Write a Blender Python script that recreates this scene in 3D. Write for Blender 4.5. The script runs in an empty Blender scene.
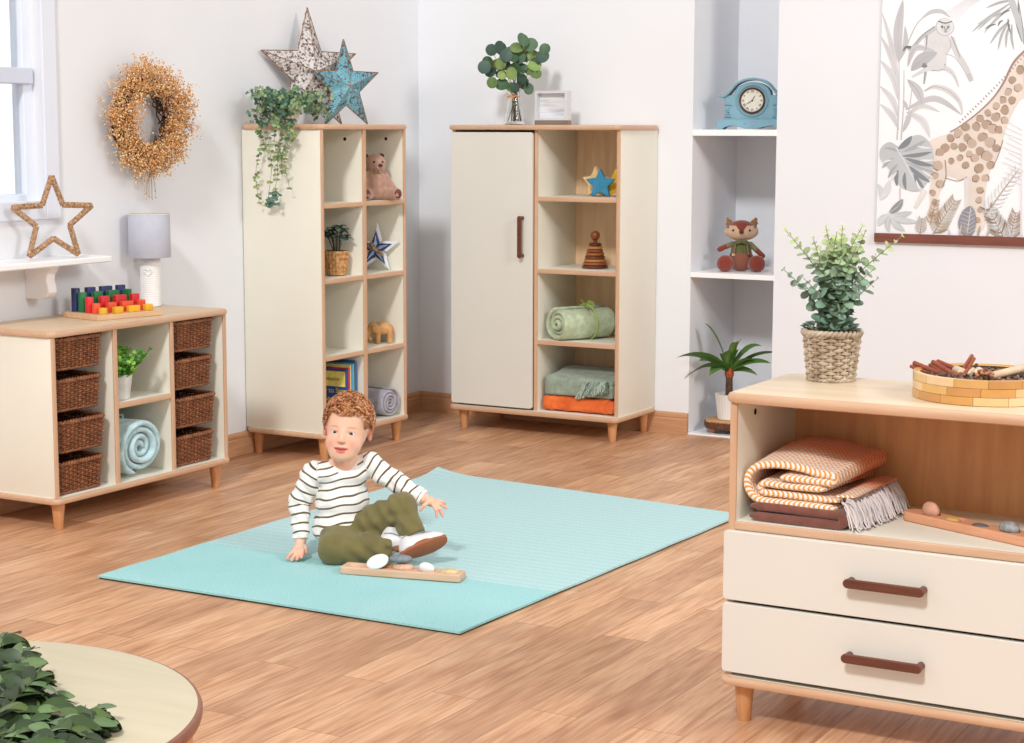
import bpy, bmesh, math, random
import numpy as np
from mathutils import Vector, Matrix, Euler
random.seed(7); RNG = np.random.RandomState(3)
SC = bpy.context.scene
COL = SC.collection
PI = math.pi
KS = 0.8                         # the whole place is laid out in units of 0.8 m and scaled once at the end

# ------------------------------------------------------------------ camera (found from the furniture edges)
CF, CPITCH, CROLL, CYAW = 1829.75, .1318, .0021, .5127
CC = np.array([5.1861, -8.22105, 1.5])
_F = np.array([-math.sin(CYAW)*math.cos(CPITCH), math.cos(CYAW)*math.cos(CPITCH), -math.sin(CPITCH)])
_R = np.array([math.cos(CYAW), math.sin(CYAW), 0.0]); _U = np.cross(_R, _F)
_R, _U = math.cos(CROLL)*_R+math.sin(CROLL)*_U, -math.sin(CROLL)*_R+math.cos(CROLL)*_U
def at(px, py, ax, v):
    """the point of a real plane (wall, shelf, floor) that the photograph shows at px, py"""
    d = _F+_R*(px-512)/CF-_U*(py-371.5)/CF
    i = 'xyz'.index(ax); t = (v-CC[i])/d[i]
    return Vector(CC+t*d)

# ------------------------------------------------------------------ materials
def lin(c):
    c = [x/255 for x in c]
    return tuple((x/12.92 if x <= .04045 else ((x+.055)/1.055)**2.4) for x in c)+(1.0,)
def newmat(name):
    m = bpy.data.materials.new(name); m.use_nodes = True
    nt = m.node_tree; b = nt.nodes['Principled BSDF']
    return m, nt, b
def N(nt, t, **k):
    n = nt.nodes.new(t)
    for a, v in k.items():
        if a in n.inputs: n.inputs[a].default_value = v
        else: setattr(n, a, v)
    return n
def coord(nt, scale=(1, 1, 1), rot=(0, 0, 0), space='Object'):
    t = nt.nodes.new('ShaderNodeTexCoord'); mp = nt.nodes.new('ShaderNodeMapping')
    mp.inputs['Scale'].default_value = scale; mp.inputs['Rotation'].default_value = rot
    nt.links.new(t.outputs[space], mp.inputs['Vector']); return mp.outputs['Vector']
def ramp(nt, fac, stops):
    r = nt.nodes.new('ShaderNodeValToRGB'); e = r.color_ramp.elements
    while len(e) < len(stops): e.new(.5)
    for i, (p, c) in enumerate(stops): e[i].position = p; e[i].color = lin(c) if len(c) == 3 else c
    nt.links.new(fac, r.inputs['Fac']); return r.outputs['Color']
def bump(nt, b, h, strength=.3, dist=.002):
    n = nt.nodes.new('ShaderNodeBump'); n.inputs['Strength'].default_value = strength; n.inputs['Distance'].default_value = dist
    nt.links.new(h, n.inputs['Height']); nt.links.new(n.outputs['Normal'], b.inputs['Normal'])
def plain(name, c, rough=.5, var=.04, scale=8, bmp=0, bscale=200, metal=0, sheen=0):
    m, nt, b = newmat(name); b.inputs['Roughness'].default_value = rough; b.inputs['Metallic'].default_value = metal
    if sheen: b.inputs['Sheen Weight'].default_value = sheen
    v = coord(nt); n = N(nt, 'ShaderNodeTexNoise', Scale=scale, Detail=3.0); nt.links.new(v, n.inputs['Vector'])
    lo = [max(0, x*(1-var)) for x in c]; hi = [min(255, x*(1+var)) for x in c]
    nt.links.new(ramp(nt, n.outputs['Fac'], [(.3, lo), (.7, hi)]), b.inputs['Base Color'])
    if bmp:
        n2 = N(nt, 'ShaderNodeTexNoise', Scale=bscale, Detail=2.0); nt.links.new(v, n2.inputs['Vector']); bump(nt, b, n2.outputs['Fac'], bmp)
    return m
def wood(name, c1, c2, axis='x', rough=.45, stretch=14, scale=3.0, c3=None):
    m, nt, b = newmat(name); b.inputs['Roughness'].default_value = rough
    s = [stretch]*3; s['xyz'.index(axis)] = 1.0
    v = coord(nt, tuple(s)); n = N(nt, 'ShaderNodeTexNoise', Scale=scale, Detail=5.0, Roughness=.6, Distortion=.4); nt.links.new(v, n.inputs['Vector'])
    st = [(.25, c2), (.75, c1)]
    if c3: st = [(.2, c3), (.42, c2), (.75, c1)]
    nt.links.new(ramp(nt, n.outputs['Fac'], st), b.inputs['Base Color']); return m
def colattr(name, rough=.5, sheen=0, bmp=0, bscale=150, trans=0, sss=0):
    m, nt, b = newmat(name); b.inputs['Roughness'].default_value = rough
    a = nt.nodes.new('ShaderNodeAttribute'); a.attribute_name = 'Col'
    v = coord(nt); n = N(nt, 'ShaderNodeTexNoise', Scale=bscale*.5, Detail=3.0); nt.links.new(v, n.inputs['Vector'])
    mx = N(nt, 'ShaderNodeMix', data_type='RGBA', blend_type='MULTIPLY'); mx.inputs[0].default_value = .25
    nt.links.new(a.outputs['Color'], mx.inputs[6]); nt.links.new(n.outputs['Fac'], mx.inputs[7])
    g = N(nt, 'ShaderNodeBrightContrast', Bright=.0); nt.links.new(mx.outputs[2], g.inputs['Color'])
    nt.links.new(a.outputs['Color'] if sss else g.outputs['Color'], b.inputs['Base Color'])
    if sheen: b.inputs['Sheen Weight'].default_value = sheen
    if sss:
        b.inputs['Subsurface Weight'].default_value = sss; b.inputs['Subsurface Radius'].default_value = (.012, .005, .003); b.inputs['Subsurface Scale'].default_value = 1.0
    if bmp: 
        n2 = N(nt, 'ShaderNodeTexNoise', Scale=bscale, Detail=2.0); nt.links.new(v, n2.inputs['Vector']); bump(nt, b, n2.outputs['Fac'], bmp)
    if trans: b.inputs['Transmission Weight'].default_value = trans
    return m

CREAM = (231, 227, 213)
M = {}
M['cream'] = plain('cream laminate', CREAM, .5, .008, 3)
M['door'] = plain('cream door lacquer', (222, 220, 212), .42, .006, 3)
M['edge'] = wood('beech edging', (214, 176, 144), (196, 154, 122), 'z', .45, 6, 6)
M['edge_x'] = wood('beech edging lengthwise', (214, 178, 148), (198, 158, 126), 'x', .42, 8, 5)
M['leg'] = wood('beech leg', (214, 158, 110), (190, 132, 86), 'z', .42, 8, 9)
M['oaktop'] = wood('oak laminate', (224, 200, 172), (206, 178, 146), 'x', .42, 12, 3.0)
M['mapletop'] = wood('maple laminate', (230, 210, 182), (216, 192, 162), 'x', .38, 9, 2.2)
M['mapleback'] = wood('maple back panel', (240, 210, 174), (226, 190, 152), 'z', .5, 9, 3, (216, 176, 136))
M['walnut'] = wood('walnut handle', (112, 62, 44), (84, 44, 32), 'x', .45, 10, 10)
M['white'] = plain('white gloss paint', (244, 244, 246), .4, .004)
M['wall'] = plain('matt white wall', (230, 232, 237), .9, .006, 2, .05, 300)
M['dark'] = plain('black gap', (16, 14, 14), .8)
M['basket'] = wood('brown wicker', (166, 106, 68), (124, 74, 46), 'z', .5, 1, 26, (84, 48, 30))
M['greywicker'] = wood('greywashed wicker', (206, 192, 172), (166, 146, 122), 'z', .7, 1, 30, (112, 92, 74))

def floor_mat():
    m, nt, b = newmat('oak plank floor'); b.inputs['Roughness'].default_value = .42
    v = coord(nt, (1, 1, 1), (0, 0, PI/2))
    br = nt.nodes.new('ShaderNodeTexBrick'); br.offset = .37; br.offset_frequency = 2; br.squash = 1
    for k, x in (('Scale', 1.0), ('Mortar Size', .0012), ('Mortar Smooth', .1), ('Brick Width', 1.15), ('Row Height', .148), ('Bias', 0.0)): br.inputs[k].default_value = x
    br.inputs['Color1'].default_value = (0, 0, 0, 1); br.inputs['Color2'].default_value = (1, 1, 1, 1); br.inputs['Mortar'].default_value = (.5, .5, .5, 1)
    nt.links.new(v, br.inputs['Vector'])
    # each plank shifts the grain so that it does not run on into its neighbour
    sc = N(nt, 'ShaderNodeVectorMath', operation='MULTIPLY'); sc.inputs[1].default_value = (1.6, 16, 1); nt.links.new(v, sc.inputs[0])
    off = N(nt, 'ShaderNodeVectorMath', operation='SCALE'); off.inputs['Scale'].default_value = 9.0; nt.links.new(br.outputs['Color'], off.inputs[0])
    ad = N(nt, 'ShaderNodeVectorMath', operation='ADD'); nt.links.new(sc.outputs[0], ad.inputs[0]); nt.links.new(off.outputs[0], ad.inputs[1])
    n1 = N(nt, 'ShaderNodeTexNoise', Scale=1.3, Detail=7.0, Roughness=.62, Distortion=1.2); nt.links.new(ad.outputs[0], n1.inputs['Vector'])
    w = N(nt, 'ShaderNodeTexWave', wave_type='RINGS', rings_direction='Y', Scale=.35, Distortion=9.0, Detail=3.0); w.inputs['Detail Scale'].default_value = 1.2
    nt.links.new(ad.outputs[0], w.inputs['Vector'])
    fine = N(nt, 'ShaderNodeVectorMath', operation='MULTIPLY'); fine.inputs[1].default_value = (6, 90, 1); nt.links.new(v, fine.inputs[0])
    n2 = N(nt, 'ShaderNodeTexNoise', Scale=1.0, Detail=4.0); nt.links.new(fine.outputs[0], n2.inputs['Vector'])
    base = ramp(nt, n1.outputs['Fac'], [(.25, (196, 140, 100)), (.5, (226, 177, 137)), (.78, (240, 203, 166))])
    m1 = N(nt, 'ShaderNodeMix', data_type='RGBA', blend_type='MULTIPLY'); m1.inputs[0].default_value = .22
    nt.links.new(base, m1.inputs[6]); nt.links.new(ramp(nt, w.outputs['Fac'], [(0, (190, 160, 140)), (.6, (255, 255, 255))]), m1.inputs[7])
    m2 = N(nt, 'ShaderNodeMix', data_type='RGBA', blend_type='MULTIPLY'); m2.inputs[0].default_value = .45
    nt.links.new(m1.outputs[2], m2.inputs[6]); nt.links.new(ramp(nt, n2.outputs['Fac'], [(.3, (176, 146, 128)), (.6, (255, 255, 255))]), m2.inputs[7])
    m3 = N(nt, 'ShaderNodeMix', data_type='RGBA', blend_type='MULTIPLY'); m3.inputs[0].default_value = 1.0
    nt.links.new(m2.outputs[2], m3.inputs[6]); nt.links.new(ramp(nt, br.outputs['Color'], [(0, (222, 214, 210)), (1, (255, 255, 255))]), m3.inputs[7])
    m4 = N(nt, 'ShaderNodeMix', data_type='RGBA'); nt.links.new(br.outputs['Fac'], m4.inputs[0])
    nt.links.new(m3.outputs[2], m4.inputs[6]); m4.inputs[7].default_value = lin((138, 92, 62))
    nt.links.new(m4.outputs[2], b.inputs['Base Color'])
    bump(nt, b, n2.outputs['Fac'], .12, .001)
    return m
M['floor'] = floor_mat()
M['skirting'] = wood('oak skirting', (206, 160, 122), (180, 130, 94), 'x', .5, 10, 4)
M['skirting_y'] = wood('oak skirting lengthwise', (206, 160, 122), (180, 130, 94), 'y', .5, 10, 4)

# ------------------------------------------------------------------ mesh builder
class MB:
    def __init__(s): s.V = []; s.F = []; s.I = []; s.C = []; s.n = 0; s.M = None
    def add(s, vs, fs, mi=0, col=(1, 1, 1), Mx=None):
        Mx = Mx if Mx is not None else s.M
        if Mx is not None: vs = [Mx @ Vector(v) for v in vs]
        o = s.n; s.V += [tuple(v) for v in vs]; s.n += len(vs)
        s.F += [tuple(o+i for i in f) for f in fs]; s.I += ([mi]*len(fs) if isinstance(mi, int) else list(mi))
        s.C += [tuple(col)]*len(vs) if not isinstance(col, list) else col
        return s
    def box(s, x0, x1, y0, y1, z0, z1, bev=.0015, mi=0, col=(1, 1, 1), Mx=None, fmi=None):
        b = min(bev, (x1-x0)*.45, (y1-y0)*.45, (z1-z0)*.45)
        if b <= 0:
            vs = [(x, y, z) for z in (z0, z1) for y in (y0, y1) for x in (x0, x1)]
            return s.add(vs, [(0, 2, 3, 1), (4, 5, 7, 6), (0, 1, 5, 4), (2, 6, 7, 3), (0, 4, 6, 2), (1, 3, 7, 5)], mi, col, Mx)
        bm = bmesh.new(); bmesh.ops.create_cube(bm, size=1)
        for v in bm.verts: v.co = Vector(((x0+x1)/2+v.co.x*(x1-x0), (y0+y1)/2+v.co.y*(y1-y0), (z0+z1)/2+v.co.z*(z1-z0)))
        bmesh.ops.bevel(bm, geom=bm.edges[:], offset=b, segments=2, affect='EDGES', profile=.5)
        bm.verts.index_update(); vs = [v.co.copy() for v in bm.verts]; fs = [[v.index for v in f.verts] for f in bm.faces]
        mis = mi
        if fmi is not None:
            bm.normal_update(); mis = [fmi(f.normal) for f in bm.faces]
        bm.free(); return s.add(vs, fs, mis, col, Mx)
    def loft(s, rings, caps=True, mi=0, col=(1, 1, 1), closed=True, Mx=None, loop=False):
        n = len(rings[0]); vs = [p for r in rings for p in r]; fs = []
        R = len(rings)
        for k in range(R if loop else R-1):
            k2 = (k+1) % R
            for i in range(n if closed else n-1):
                j = (i+1) % n; fs.append((k*n+i, k*n+j, k2*n+j, k2*n+i))
        if caps and closed and not loop: fs.append(tuple(range(n-1, -1, -1))); fs.append(tuple((R-1)*n+i for i in range(n)))
        return s.add(vs, fs, mi, col, Mx)
    def lathe(s, prof, seg=32, c=(0, 0, 0), mi=0, col=(1, 1, 1), Mx=None, fn=None):
        rings = []
        for r, z in prof:
            ring = []
            for i in range(seg):
                a = 2*PI*i/seg; rr = max(r, 1e-5)+(fn(a, z) if fn else 0)
                ring.append((c[0]+rr*math.cos(a), c[1]+rr*math.sin(a), c[2]+z))
            rings.append(ring)
        return s.loft(rings, True, mi, col, True, Mx)
    def tube(s, pts, r, seg=6, closed=False, mi=0, col=(1, 1, 1), Mx=None, flat=1.0):
        pts = [Vector(p) for p in pts]; n = len(pts); rs = r if isinstance(r, (list, tuple)) else [r]*n
        rings = []; up = None
        for i, p in enumerate(pts):
            t = (pts[(i+1) % n]-pts[i-1]) if closed else (pts[min(i+1, n-1)]-pts[max(i-1, 0)])
            if t.length < 1e-9: t = Vector((0, 0, 1))
            t.normalize()
            if up is None: up = Vector((0, 0, 1)) if abs(t.z) < .9 else Vector((1, 0, 0))
            a = up-t*up.dot(t)
            if a.length < 1e-6: a = t.orthogonal()
            a.normalize(); up = a; b = t.cross(a)
            rings.append([p+(a*math.cos(2*PI*k/seg)*flat+b*math.sin(2*PI*k/seg))*rs[i] for k in range(seg)])
        return s.loft(rings, not closed, mi, col, True, Mx, loop=closed)
    def sphere(s, c, r, seg=12, rings=8, mi=0, col=(1, 1, 1), Mx=None, rot=None):
        r = (r, r, r) if not isinstance(r, (tuple, list)) else r
        vs = [(0, 0, -1)]
        for k in range(1, rings):
            a = PI*k/rings
            for i in range(seg): vs.append((math.sin(a)*math.cos(2*PI*i/seg), math.sin(a)*math.sin(2*PI*i/seg), -math.cos(a)))
        vs.append((0, 0, 1)); fs = []
        for i in range(seg): fs.append((0, 1+(i+1) % seg, 1+i))
        for k in range(rings-2):
            o = 1+k*seg
            for i in range(seg): j = (i+1) % seg; fs.append((o+i, o+j, o+seg+j, o+seg+i))
        o = 1+(rings-2)*seg; e = len(vs)-1
        for i in range(seg): fs.append((o+i, o+(i+1) % seg, e))
        out = []
        for v in vs:
            q = Vector((v[0]*r[0], v[1]*r[1], v[2]*r[2]))
            if rot is not None: q = rot @ q
            out.append(q+Vector(c))
        return s.add(out, fs, mi, col, Mx)
    def prism(s, outline, z0, z1, mi=0, col=(1, 1, 1), Mx=None, bev=0):
        """outline in x,y; extruded in z. bev: little inset of the two ends"""
        if bev:
            cx = sum(p[0] for p in outline)/len(outline); cy = sum(p[1] for p in outline)/len(outline)
            def ins(d):
                o = []
                n = len(outline)
                for i in range(n):
                    a = Vector(outline[i-1]); b = Vector(outline[i]); c = Vector(outline[(i+1) % n])
                    t = (c-a); t = t.normalized() if t.length > 1e-9 else Vector((1, 0)); nrm = Vector((-t.y, t.x)); o.append((b.x+nrm.x*d, b.y+nrm.y*d))
                return o
            ar = sum(outline[i-1][0]*outline[i][1]-outline[i][0]*outline[i-1][1] for i in range(len(outline)))
            d = bev if ar > 0 else -bev; i1 = ins(d)
            rings = [[(x, y, z0) for x, y in i1], [(x, y, z0+bev) for x, y in outline], [(x, y, z1-bev) for x, y in outline], [(x, y, z1) for x, y in i1]]
            if ar < 0: rings = [r[::-1] for r in rings]
        else:
            ar = sum(outline[i-1][0]*outline[i][1]-outline[i][0]*outline[i-1][1] for i in range(len(outline)))
            o = outline if ar > 0 else outline[::-1]
            rings = [[(x, y, z0) for x, y in o], [(x, y, z1) for x, y in o]]
        return s.loft(rings, True, mi, col, True, Mx)
    def build(s, name, mats, parent=None, smooth=40, loc=None):
        me = bpy.data.meshes.new(name); me.from_pydata(s.V, [], s.F)
        mats = mats if isinstance(mats, (list, tuple)) else [mats]
        for m in mats: me.materials.append(m)
        me.polygons.foreach_set('material_index', s.I)
        ca = me.color_attributes.new('Col', 'FLOAT_COLOR', 'POINT')
        c = np.ones((len(s.V), 4), np.float32); c[:, :3] = np.array(s.C, np.float32); ca.data.foreach_set('color', c.ravel())
        me.update(); me.validate()
        if smooth: me.shade_smooth(); me.set_sharp_from_angle(angle=math.radians(smooth))
        o = bpy.data.objects.new(name, me); COL.objects.link(o)
        if parent is not None: o.parent = parent
        if loc is not None: o.location = loc
        return o

def thing(name, label, cat, loc=(0, 0, 0), rz=0, group=None):
    o = bpy.data.objects.new(name, None); COL.objects.link(o); o.empty_display_size = .05
    o.location = loc; o.rotation_euler = (0, 0, rz); tag(o, label, cat, group); return o
def tag(o, label, cat, group=None, kind=None):
    if label: o['label'] = label
    if cat: o['category'] = cat
    if group: o['group'] = group
    if kind: o['kind'] = kind
    return o
def struct(name, mb, m, smooth=0):
    o = mb.build(name, m, None, smooth); o['kind'] = 'structure'; return o
def dup(root, loc, rz=None, label=None):
    r = root.copy(); COL.objects.link(r); r.location = loc
    if rz is not None: r.rotation_euler = (0, 0, rz)
    if label: r['label'] = label
    for ch in list(root.children):
        c = ch.copy(); COL.objects.link(c); c.parent = r
        for g in list(ch.children):
            d = g.copy(); COL.objects.link(d); d.parent = c
    return r
def rrect(x0, x1, y0, y1, r, n=6):
    r = min(r, (x1-x0)/2-1e-5, (y1-y0)/2-1e-5); o = []
    for cx, cy, a0 in ((x1-r, y0+r, -PI/2), (x1-r, y1-r, 0), (x0+r, y1-r, PI/2), (x0+r, y0+r, PI)):
        for k in range(n+1): a = a0+PI/2*k/n; o.append((cx+r*math.cos(a), cy+r*math.sin(a)))
    return o
def text_mesh(s, size, mat, name, parent, Mx, extrude=.0003, align='LEFT', spacing=1.0):
    cu = bpy.data.curves.new('lettering', 'FONT'); cu.body = s; cu.size = size; cu.extrude = extrude; cu.align_x = align; cu.space_character = spacing
    t = bpy.data.objects.new('t', cu); COL.objects.link(t); bpy.context.view_layer.update()
    me = bpy.data.meshes.new_from_object(t.evaluated_get(bpy.context.evaluated_depsgraph_get()))
    bpy.data.objects.remove(t); me.transform(Mx); me.name = name
    me.materials.clear(); me.materials.append(mat)
    o = bpy.data.objects.new(name, me); COL.objects.link(o); o.parent = parent; return o

# ------------------------------------------------------------------ implicit surfaces for soft organic forms
class Field:
    def __init__(s, lo, hi, h):
        s.lo = np.array(lo, float); s.h = h; s.n = np.maximum(4, np.ceil((np.array(hi)-s.lo)/h).astype(int)+1)
        s.D = np.full(tuple(s.n), .2, np.float32); s.id = np.zeros(tuple(s.n), np.uint8)
    def sub(s, lo, hi):
        a = np.clip(np.floor((np.array(lo)-s.lo)/s.h).astype(int), 0, s.n-1); b = np.clip(np.ceil((np.array(hi)-s.lo)/s.h).astype(int)+1, 1, s.n)
        sl = tuple(slice(a[i], max(b[i], a[i]+1)) for i in range(3))
        ax = [s.lo[i]+s.h*np.arange(a[i], max(b[i], a[i]+1)) for i in range(3)]
        X, Y, Z = np.meshgrid(*ax, indexing='ij'); return sl, X, Y, Z
    def put(s, sl, d, k, id=0, op='u'):
        o = s.D[sl]
        if op == 'u':
            if k > 0: hh = np.maximum(k-np.abs(o-d), 0)/k; new = np.minimum(o, d)-hh*hh*k*.25
            else: new = np.minimum(o, d)
            if id: t = s.id[sl]; t[d < o] = id; s.id[sl] = t
        else:
            dd = -d
            hh = np.maximum(k-np.abs(o-dd), 0)/max(k, 1e-9); new = np.maximum(o, dd)+hh*hh*k*.25
            if id: t = s.id[sl]; t[dd > o] = id; s.id[sl] = t
        s.D[sl] = new
    def ell(s, c, r, k=.01, rot=None, id=0, op='u', mg=.03):
        r = np.array(r if hasattr(r, '__len__') else (r, r, r), float); c = np.array(c, float); R = r.max()+mg
        sl, X, Y, Z = s.sub(c-R, c+R); P = np.stack([X-c[0], Y-c[1], Z-c[2]], -1)
        if rot is not None: P = P @ np.array(rot.to_3x3() if hasattr(rot, 'to_3x3') else rot)
        k0 = np.linalg.norm(P/r, axis=-1); k1 = np.linalg.norm(P/(r*r), axis=-1)+1e-9
        s.put(sl, k0*(k0-1)/k1, k, id, op); return s
    def cap(s, a, b, ra, rb=None, k=.01, id=0, op='u', mg=.03, disp=None):
        rb = ra if rb is None else rb; a = np.array(a, float); b = np.array(b, float); R = max(ra, rb)+mg
        sl, X, Y, Z = s.sub(np.minimum(a, b)-R, np.maximum(a, b)+R); P = np.stack([X, Y, Z], -1)
        ab = b-a; t = np.clip(((P-a) @ ab)/(ab @ ab), 0, 1); d = np.linalg.norm(P-a-t[..., None]*ab, axis=-1)-(ra+(rb-ra)*t)
        s.put(sl, d, k, id, op); return s
    def chain(s, pts, rs, k=.01, id=0, op='u'):
        for i in range(len(pts)-1): s.cap(pts[i], pts[i+1], rs[i], rs[i+1], k, id, op)
        return s
    def grid(s):
        ax = [s.lo[i]+s.h*np.arange(s.n[i]) for i in range(3)]; return np.meshgrid(*ax, indexing='ij')
    def mesh(s):
        D = s.D; A = D < 0; n = D.shape
        cs = [(i, j, k) for i in (0, 1) for j in (0, 1) for k in (0, 1)]
        cnt = sum(A[i:n[0]-1+i, j:n[1]-1+j, k:n[2]-1+k].astype(np.uint8) for i, j, k in cs)
        act = (cnt > 0) & (cnt < 8); I = np.argwhere(act); idx = np.full(act.shape, -1, np.int64); idx[act] = np.arange(len(I))
        vals = np.stack([D[I[:, 0]+i, I[:, 1]+j, I[:, 2]+k] for i, j, k in cs], 1).astype(float)
        pos = np.zeros((len(I), 3)); w = np.zeros(len(I))
        for a in range(8):
            for b in range(a+1, 8):
                d = [cs[b][q]-cs[a][q] for q in range(3)]
                if sum(map(abs, d)) != 1: continue
                m = (vals[:, a] < 0) != (vals[:, b] < 0); t = vals[m, a]/(vals[m, a]-vals[m, b])
                pos[m] += np.array(cs[a])+t[:, None]*np.array(d); w[m] += 1
        V = s.lo+(I+pos/w[:, None])*s.h; Q = []
        for ax in range(3):
            o1, o2 = [(1, 2), (2, 0), (0, 1)][ax]
            sl0 = [slice(None)]*3; sl1 = [slice(None)]*3; sl0[ax] = slice(0, n[ax]-1); sl1[ax] = slice(1, n[ax])
            a, b = A[tuple(sl0)], A[tuple(sl1)]
            for sgn in (0, 1):
                e = np.argwhere((a & ~b) if sgn == 0 else (~a & b))
                e = e[(e[:, o1] > 0) & (e[:, o2] > 0) & (e[:, o1] < n[o1]-1) & (e[:, o2] < n[o2]-1)]
                def g(d1, d2):
                    q = e.copy(); q[:, o1] -= d1; q[:, o2] -= d2; return idx[q[:, 0], q[:, 1], q[:, 2]]
                q = np.stack([g(1, 1), g(0, 1), g(0, 0), g(1, 0)], 1); Q.append(q if sgn == 0 else q[:, ::-1])
        Q = np.concatenate(Q); Q = Q[(Q >= 0).all(1)]
        ids = s.id[I[:, 0], I[:, 1], I[:, 2]]; return V, Q, ids
    def build(s, name, mat, parent=None, colf=None, fn=None, cols=None):
        V, Q, ids = s.mesh()
        if fn is not None: V = fn(V)
        me = bpy.data.meshes.new(name); me.vertices.add(len(V)); me.vertices.foreach_set('co', V.astype(np.float32).ravel())
        me.loops.add(len(Q)*4); me.loops.foreach_set('vertex_index', Q.astype(np.int32).ravel())
        me.polygons.add(len(Q)); me.polygons.foreach_set('loop_start', np.arange(len(Q), dtype=np.int32)*4); me.polygons.foreach_set('loop_total', np.full(len(Q), 4, np.int32))
        me.update(calc_edges=True); me.validate()
        C = np.ones((len(V), 4), np.float32)
        if colf is not None: C[:, :3] = colf(V, ids)
        elif cols is not None: C[:, :3] = np.array([c[:3] for c in cols], np.float32)[np.minimum(ids, len(cols)-1)]
        ca = me.color_attributes.new('Col', 'FLOAT_COLOR', 'POINT'); ca.data.foreach_set('color', C.ravel())
        mats = mat if isinstance(mat, (list, tuple)) else [mat]
        for m in mats: me.materials.append(m)
        me.shade_smooth(); o = bpy.data.objects.new(name, me); COL.objects.link(o)
        if parent is not None: o.parent = parent
        return o
def wob(X, Y, Z, f, s=0):
    """cheap smooth pseudo-noise in -1..1"""
    return (np.sin(f*X+1.3*np.sin(f*.7*Y+s)+s)+np.sin(f*1.13*Y+1.1*np.sin(f*.9*Z+2*s)+2.1)+np.sin(f*.93*Z+1.2*np.sin(f*.8*X+s)+4.4))/3

# ------------------------------------------------------------------ leaves
def leaf(mb, base, d, up, L, W, bend=.3, col=(.1, .3, .1), fold=.15, n=5, shape='oval', mi=0):
    d = Vector(d).normalized(); up = Vector(up); side = d.cross(up)
    if side.length < 1e-5: side = d.orthogonal()
    side.normalize(); nrm = side.cross(d).normalized(); vs = []; cs = []
    for i in range(n+1):
        t = i/n
        if shape == 'oval': w = W*math.sin(PI*min(1, t*.93+.05))**.65
        elif shape == 'round': w = W*math.sqrt(max(0, 1-(2*(t*.94+.03)-1)**2))
        else: w = W*(math.sin(PI*t**.75)**.8 if 0 < t < 1 else .02)
        p = Vector(base)+d*(L*t*(1-.25*bend*t))-nrm*(bend*L*t*t)
        vs += [p-side*w+nrm*w*fold*2, p, p+side*w+nrm*w*fold*2]; k = .88+.24*random.random()*.5
        cs += [tuple(c*.94 for c in col), tuple(min(1, c*1.2) for c in col), tuple(c*1.02 for c in col)]
    fs = []
    for i in range(n):
        o = i*3; fs += [(o, o+1, o+4, o+3), (o+1, o+2, o+5, o+4)]
    mb.add(vs, fs, mi, cs)
def l3(c): return lin(c)[:3]
def vary(c, v=.15): k = 1+random.uniform(-v, v); return tuple(min(1, x*k*(1+random.uniform(-v*.3, v*.3))) for x in c)
M['leaf'] = colattr('leaf', .5)
M['leafgloss'] = colattr('glossy leaf', .5)
M['vcol'] = colattr('painted', .5)
M['cloth'] = colattr('cloth', .9, .3, .3, 400)

# =================================================================== THE ROOM
W0, B0 = -.019, .019                       # wall planes; the skirting stands in front of them
mb = MB(); mb.box(-1.2, 7, -10.5, 1.2, -.1, 0, 0); struct('floor', mb, M['floor'])
wy0, wy1, wz0, wz1 = -3.95, -2.765, 1.21, 2.62       # window opening in the left wall
mb = MB()
mb.box(W0-.16, W0, -10.5, wy0, 0, 3.1, 0); mb.box(W0-.16, W0, wy1, B0+.16, 0, 3.1, 0)
mb.box(W0-.16, W0, wy0, wy1, 0, wz0, 0); mb.box(W0-.16, W0, wy0, wy1, wz1, 3.1, 0)
struct('wall_left', mb, M['wall'])
ax0, ax1, ay = 1.552, 1.985, .58
mb = MB()
mb.box(W0, ax0, B0, B0+.7, 0, 3.1, 0); mb.box(ax1, 7, B0, B0+.7, 0, 3.1, 0); mb.box(ax0, ax1, ay, B0+.7, 0, 3.1, 0)
struct('wall_back', mb, M['wall'])
mb = MB(); mb.box(ax0+.001, ax1-.001, B0-.012, ay-.001, 0, .008, .002); struct('trim_1', mb, M['white'])
# window: architrave, sash, glazing bars, panes
mb = MB()
for y0, y1, z0, z1 in ((wy1-.005, wy1+.075, wz0-.07, wz1+.07), (wy0-.075, wy0+.005, wz0-.07, wz1+.07), (wy0+.005, wy1-.005, wz0-.07, wz0+.005), (wy0+.005, wy1-.005, wz1-.005, wz1+.07)):
    mb.box(W0-.004, W0+.014, y0, y1, z0, z1, .004)
win = struct('window_1', mb, plain('window paint', (226, 230, 242), .45, .004), 0)
mb = MB()
for y0, y1, z0, z1 in ((wy1-.05, wy1+.002, wz0-.002, wz1+.002), (wy0-.002, wy0+.05, wz0-.002, wz1+.002), (wy0+.05, wy1-.05, wz0-.002, wz0+.03), (wy0+.05, wy1-.05, wz1-.05, wz1+.002)):
    mb.box(W0-.10, W0-.05, y0, y1, z0, z1, .004)
mb.build('window_frame', plain('sash paint', (228, 234, 246), .45, .004), win, 0)
mb = MB(); mb.box(W0-.11, W0-.03, wy0+.02, wy1-.012, 1.672, 1.735, .004)
mb.build('glazing_bar', plain('bar paint', (206, 212, 228), .45, .004), win, 0)
gm, nt, b = newmat('window glass'); b.inputs['Base Color'].default_value = (.93, .97, 1, 1); b.inputs['Roughness'].default_value = .02; b.inputs['Transmission Weight'].default_value = 1; b.inputs['IOR'].default_value = 1.1
mb = MB(); mb.box(W0-.078, W0-.074, wy0+.03, wy1-.03, wz0+.02, wz1-.03, 0); mb.build('glass_pane', gm, win, 0)
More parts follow.
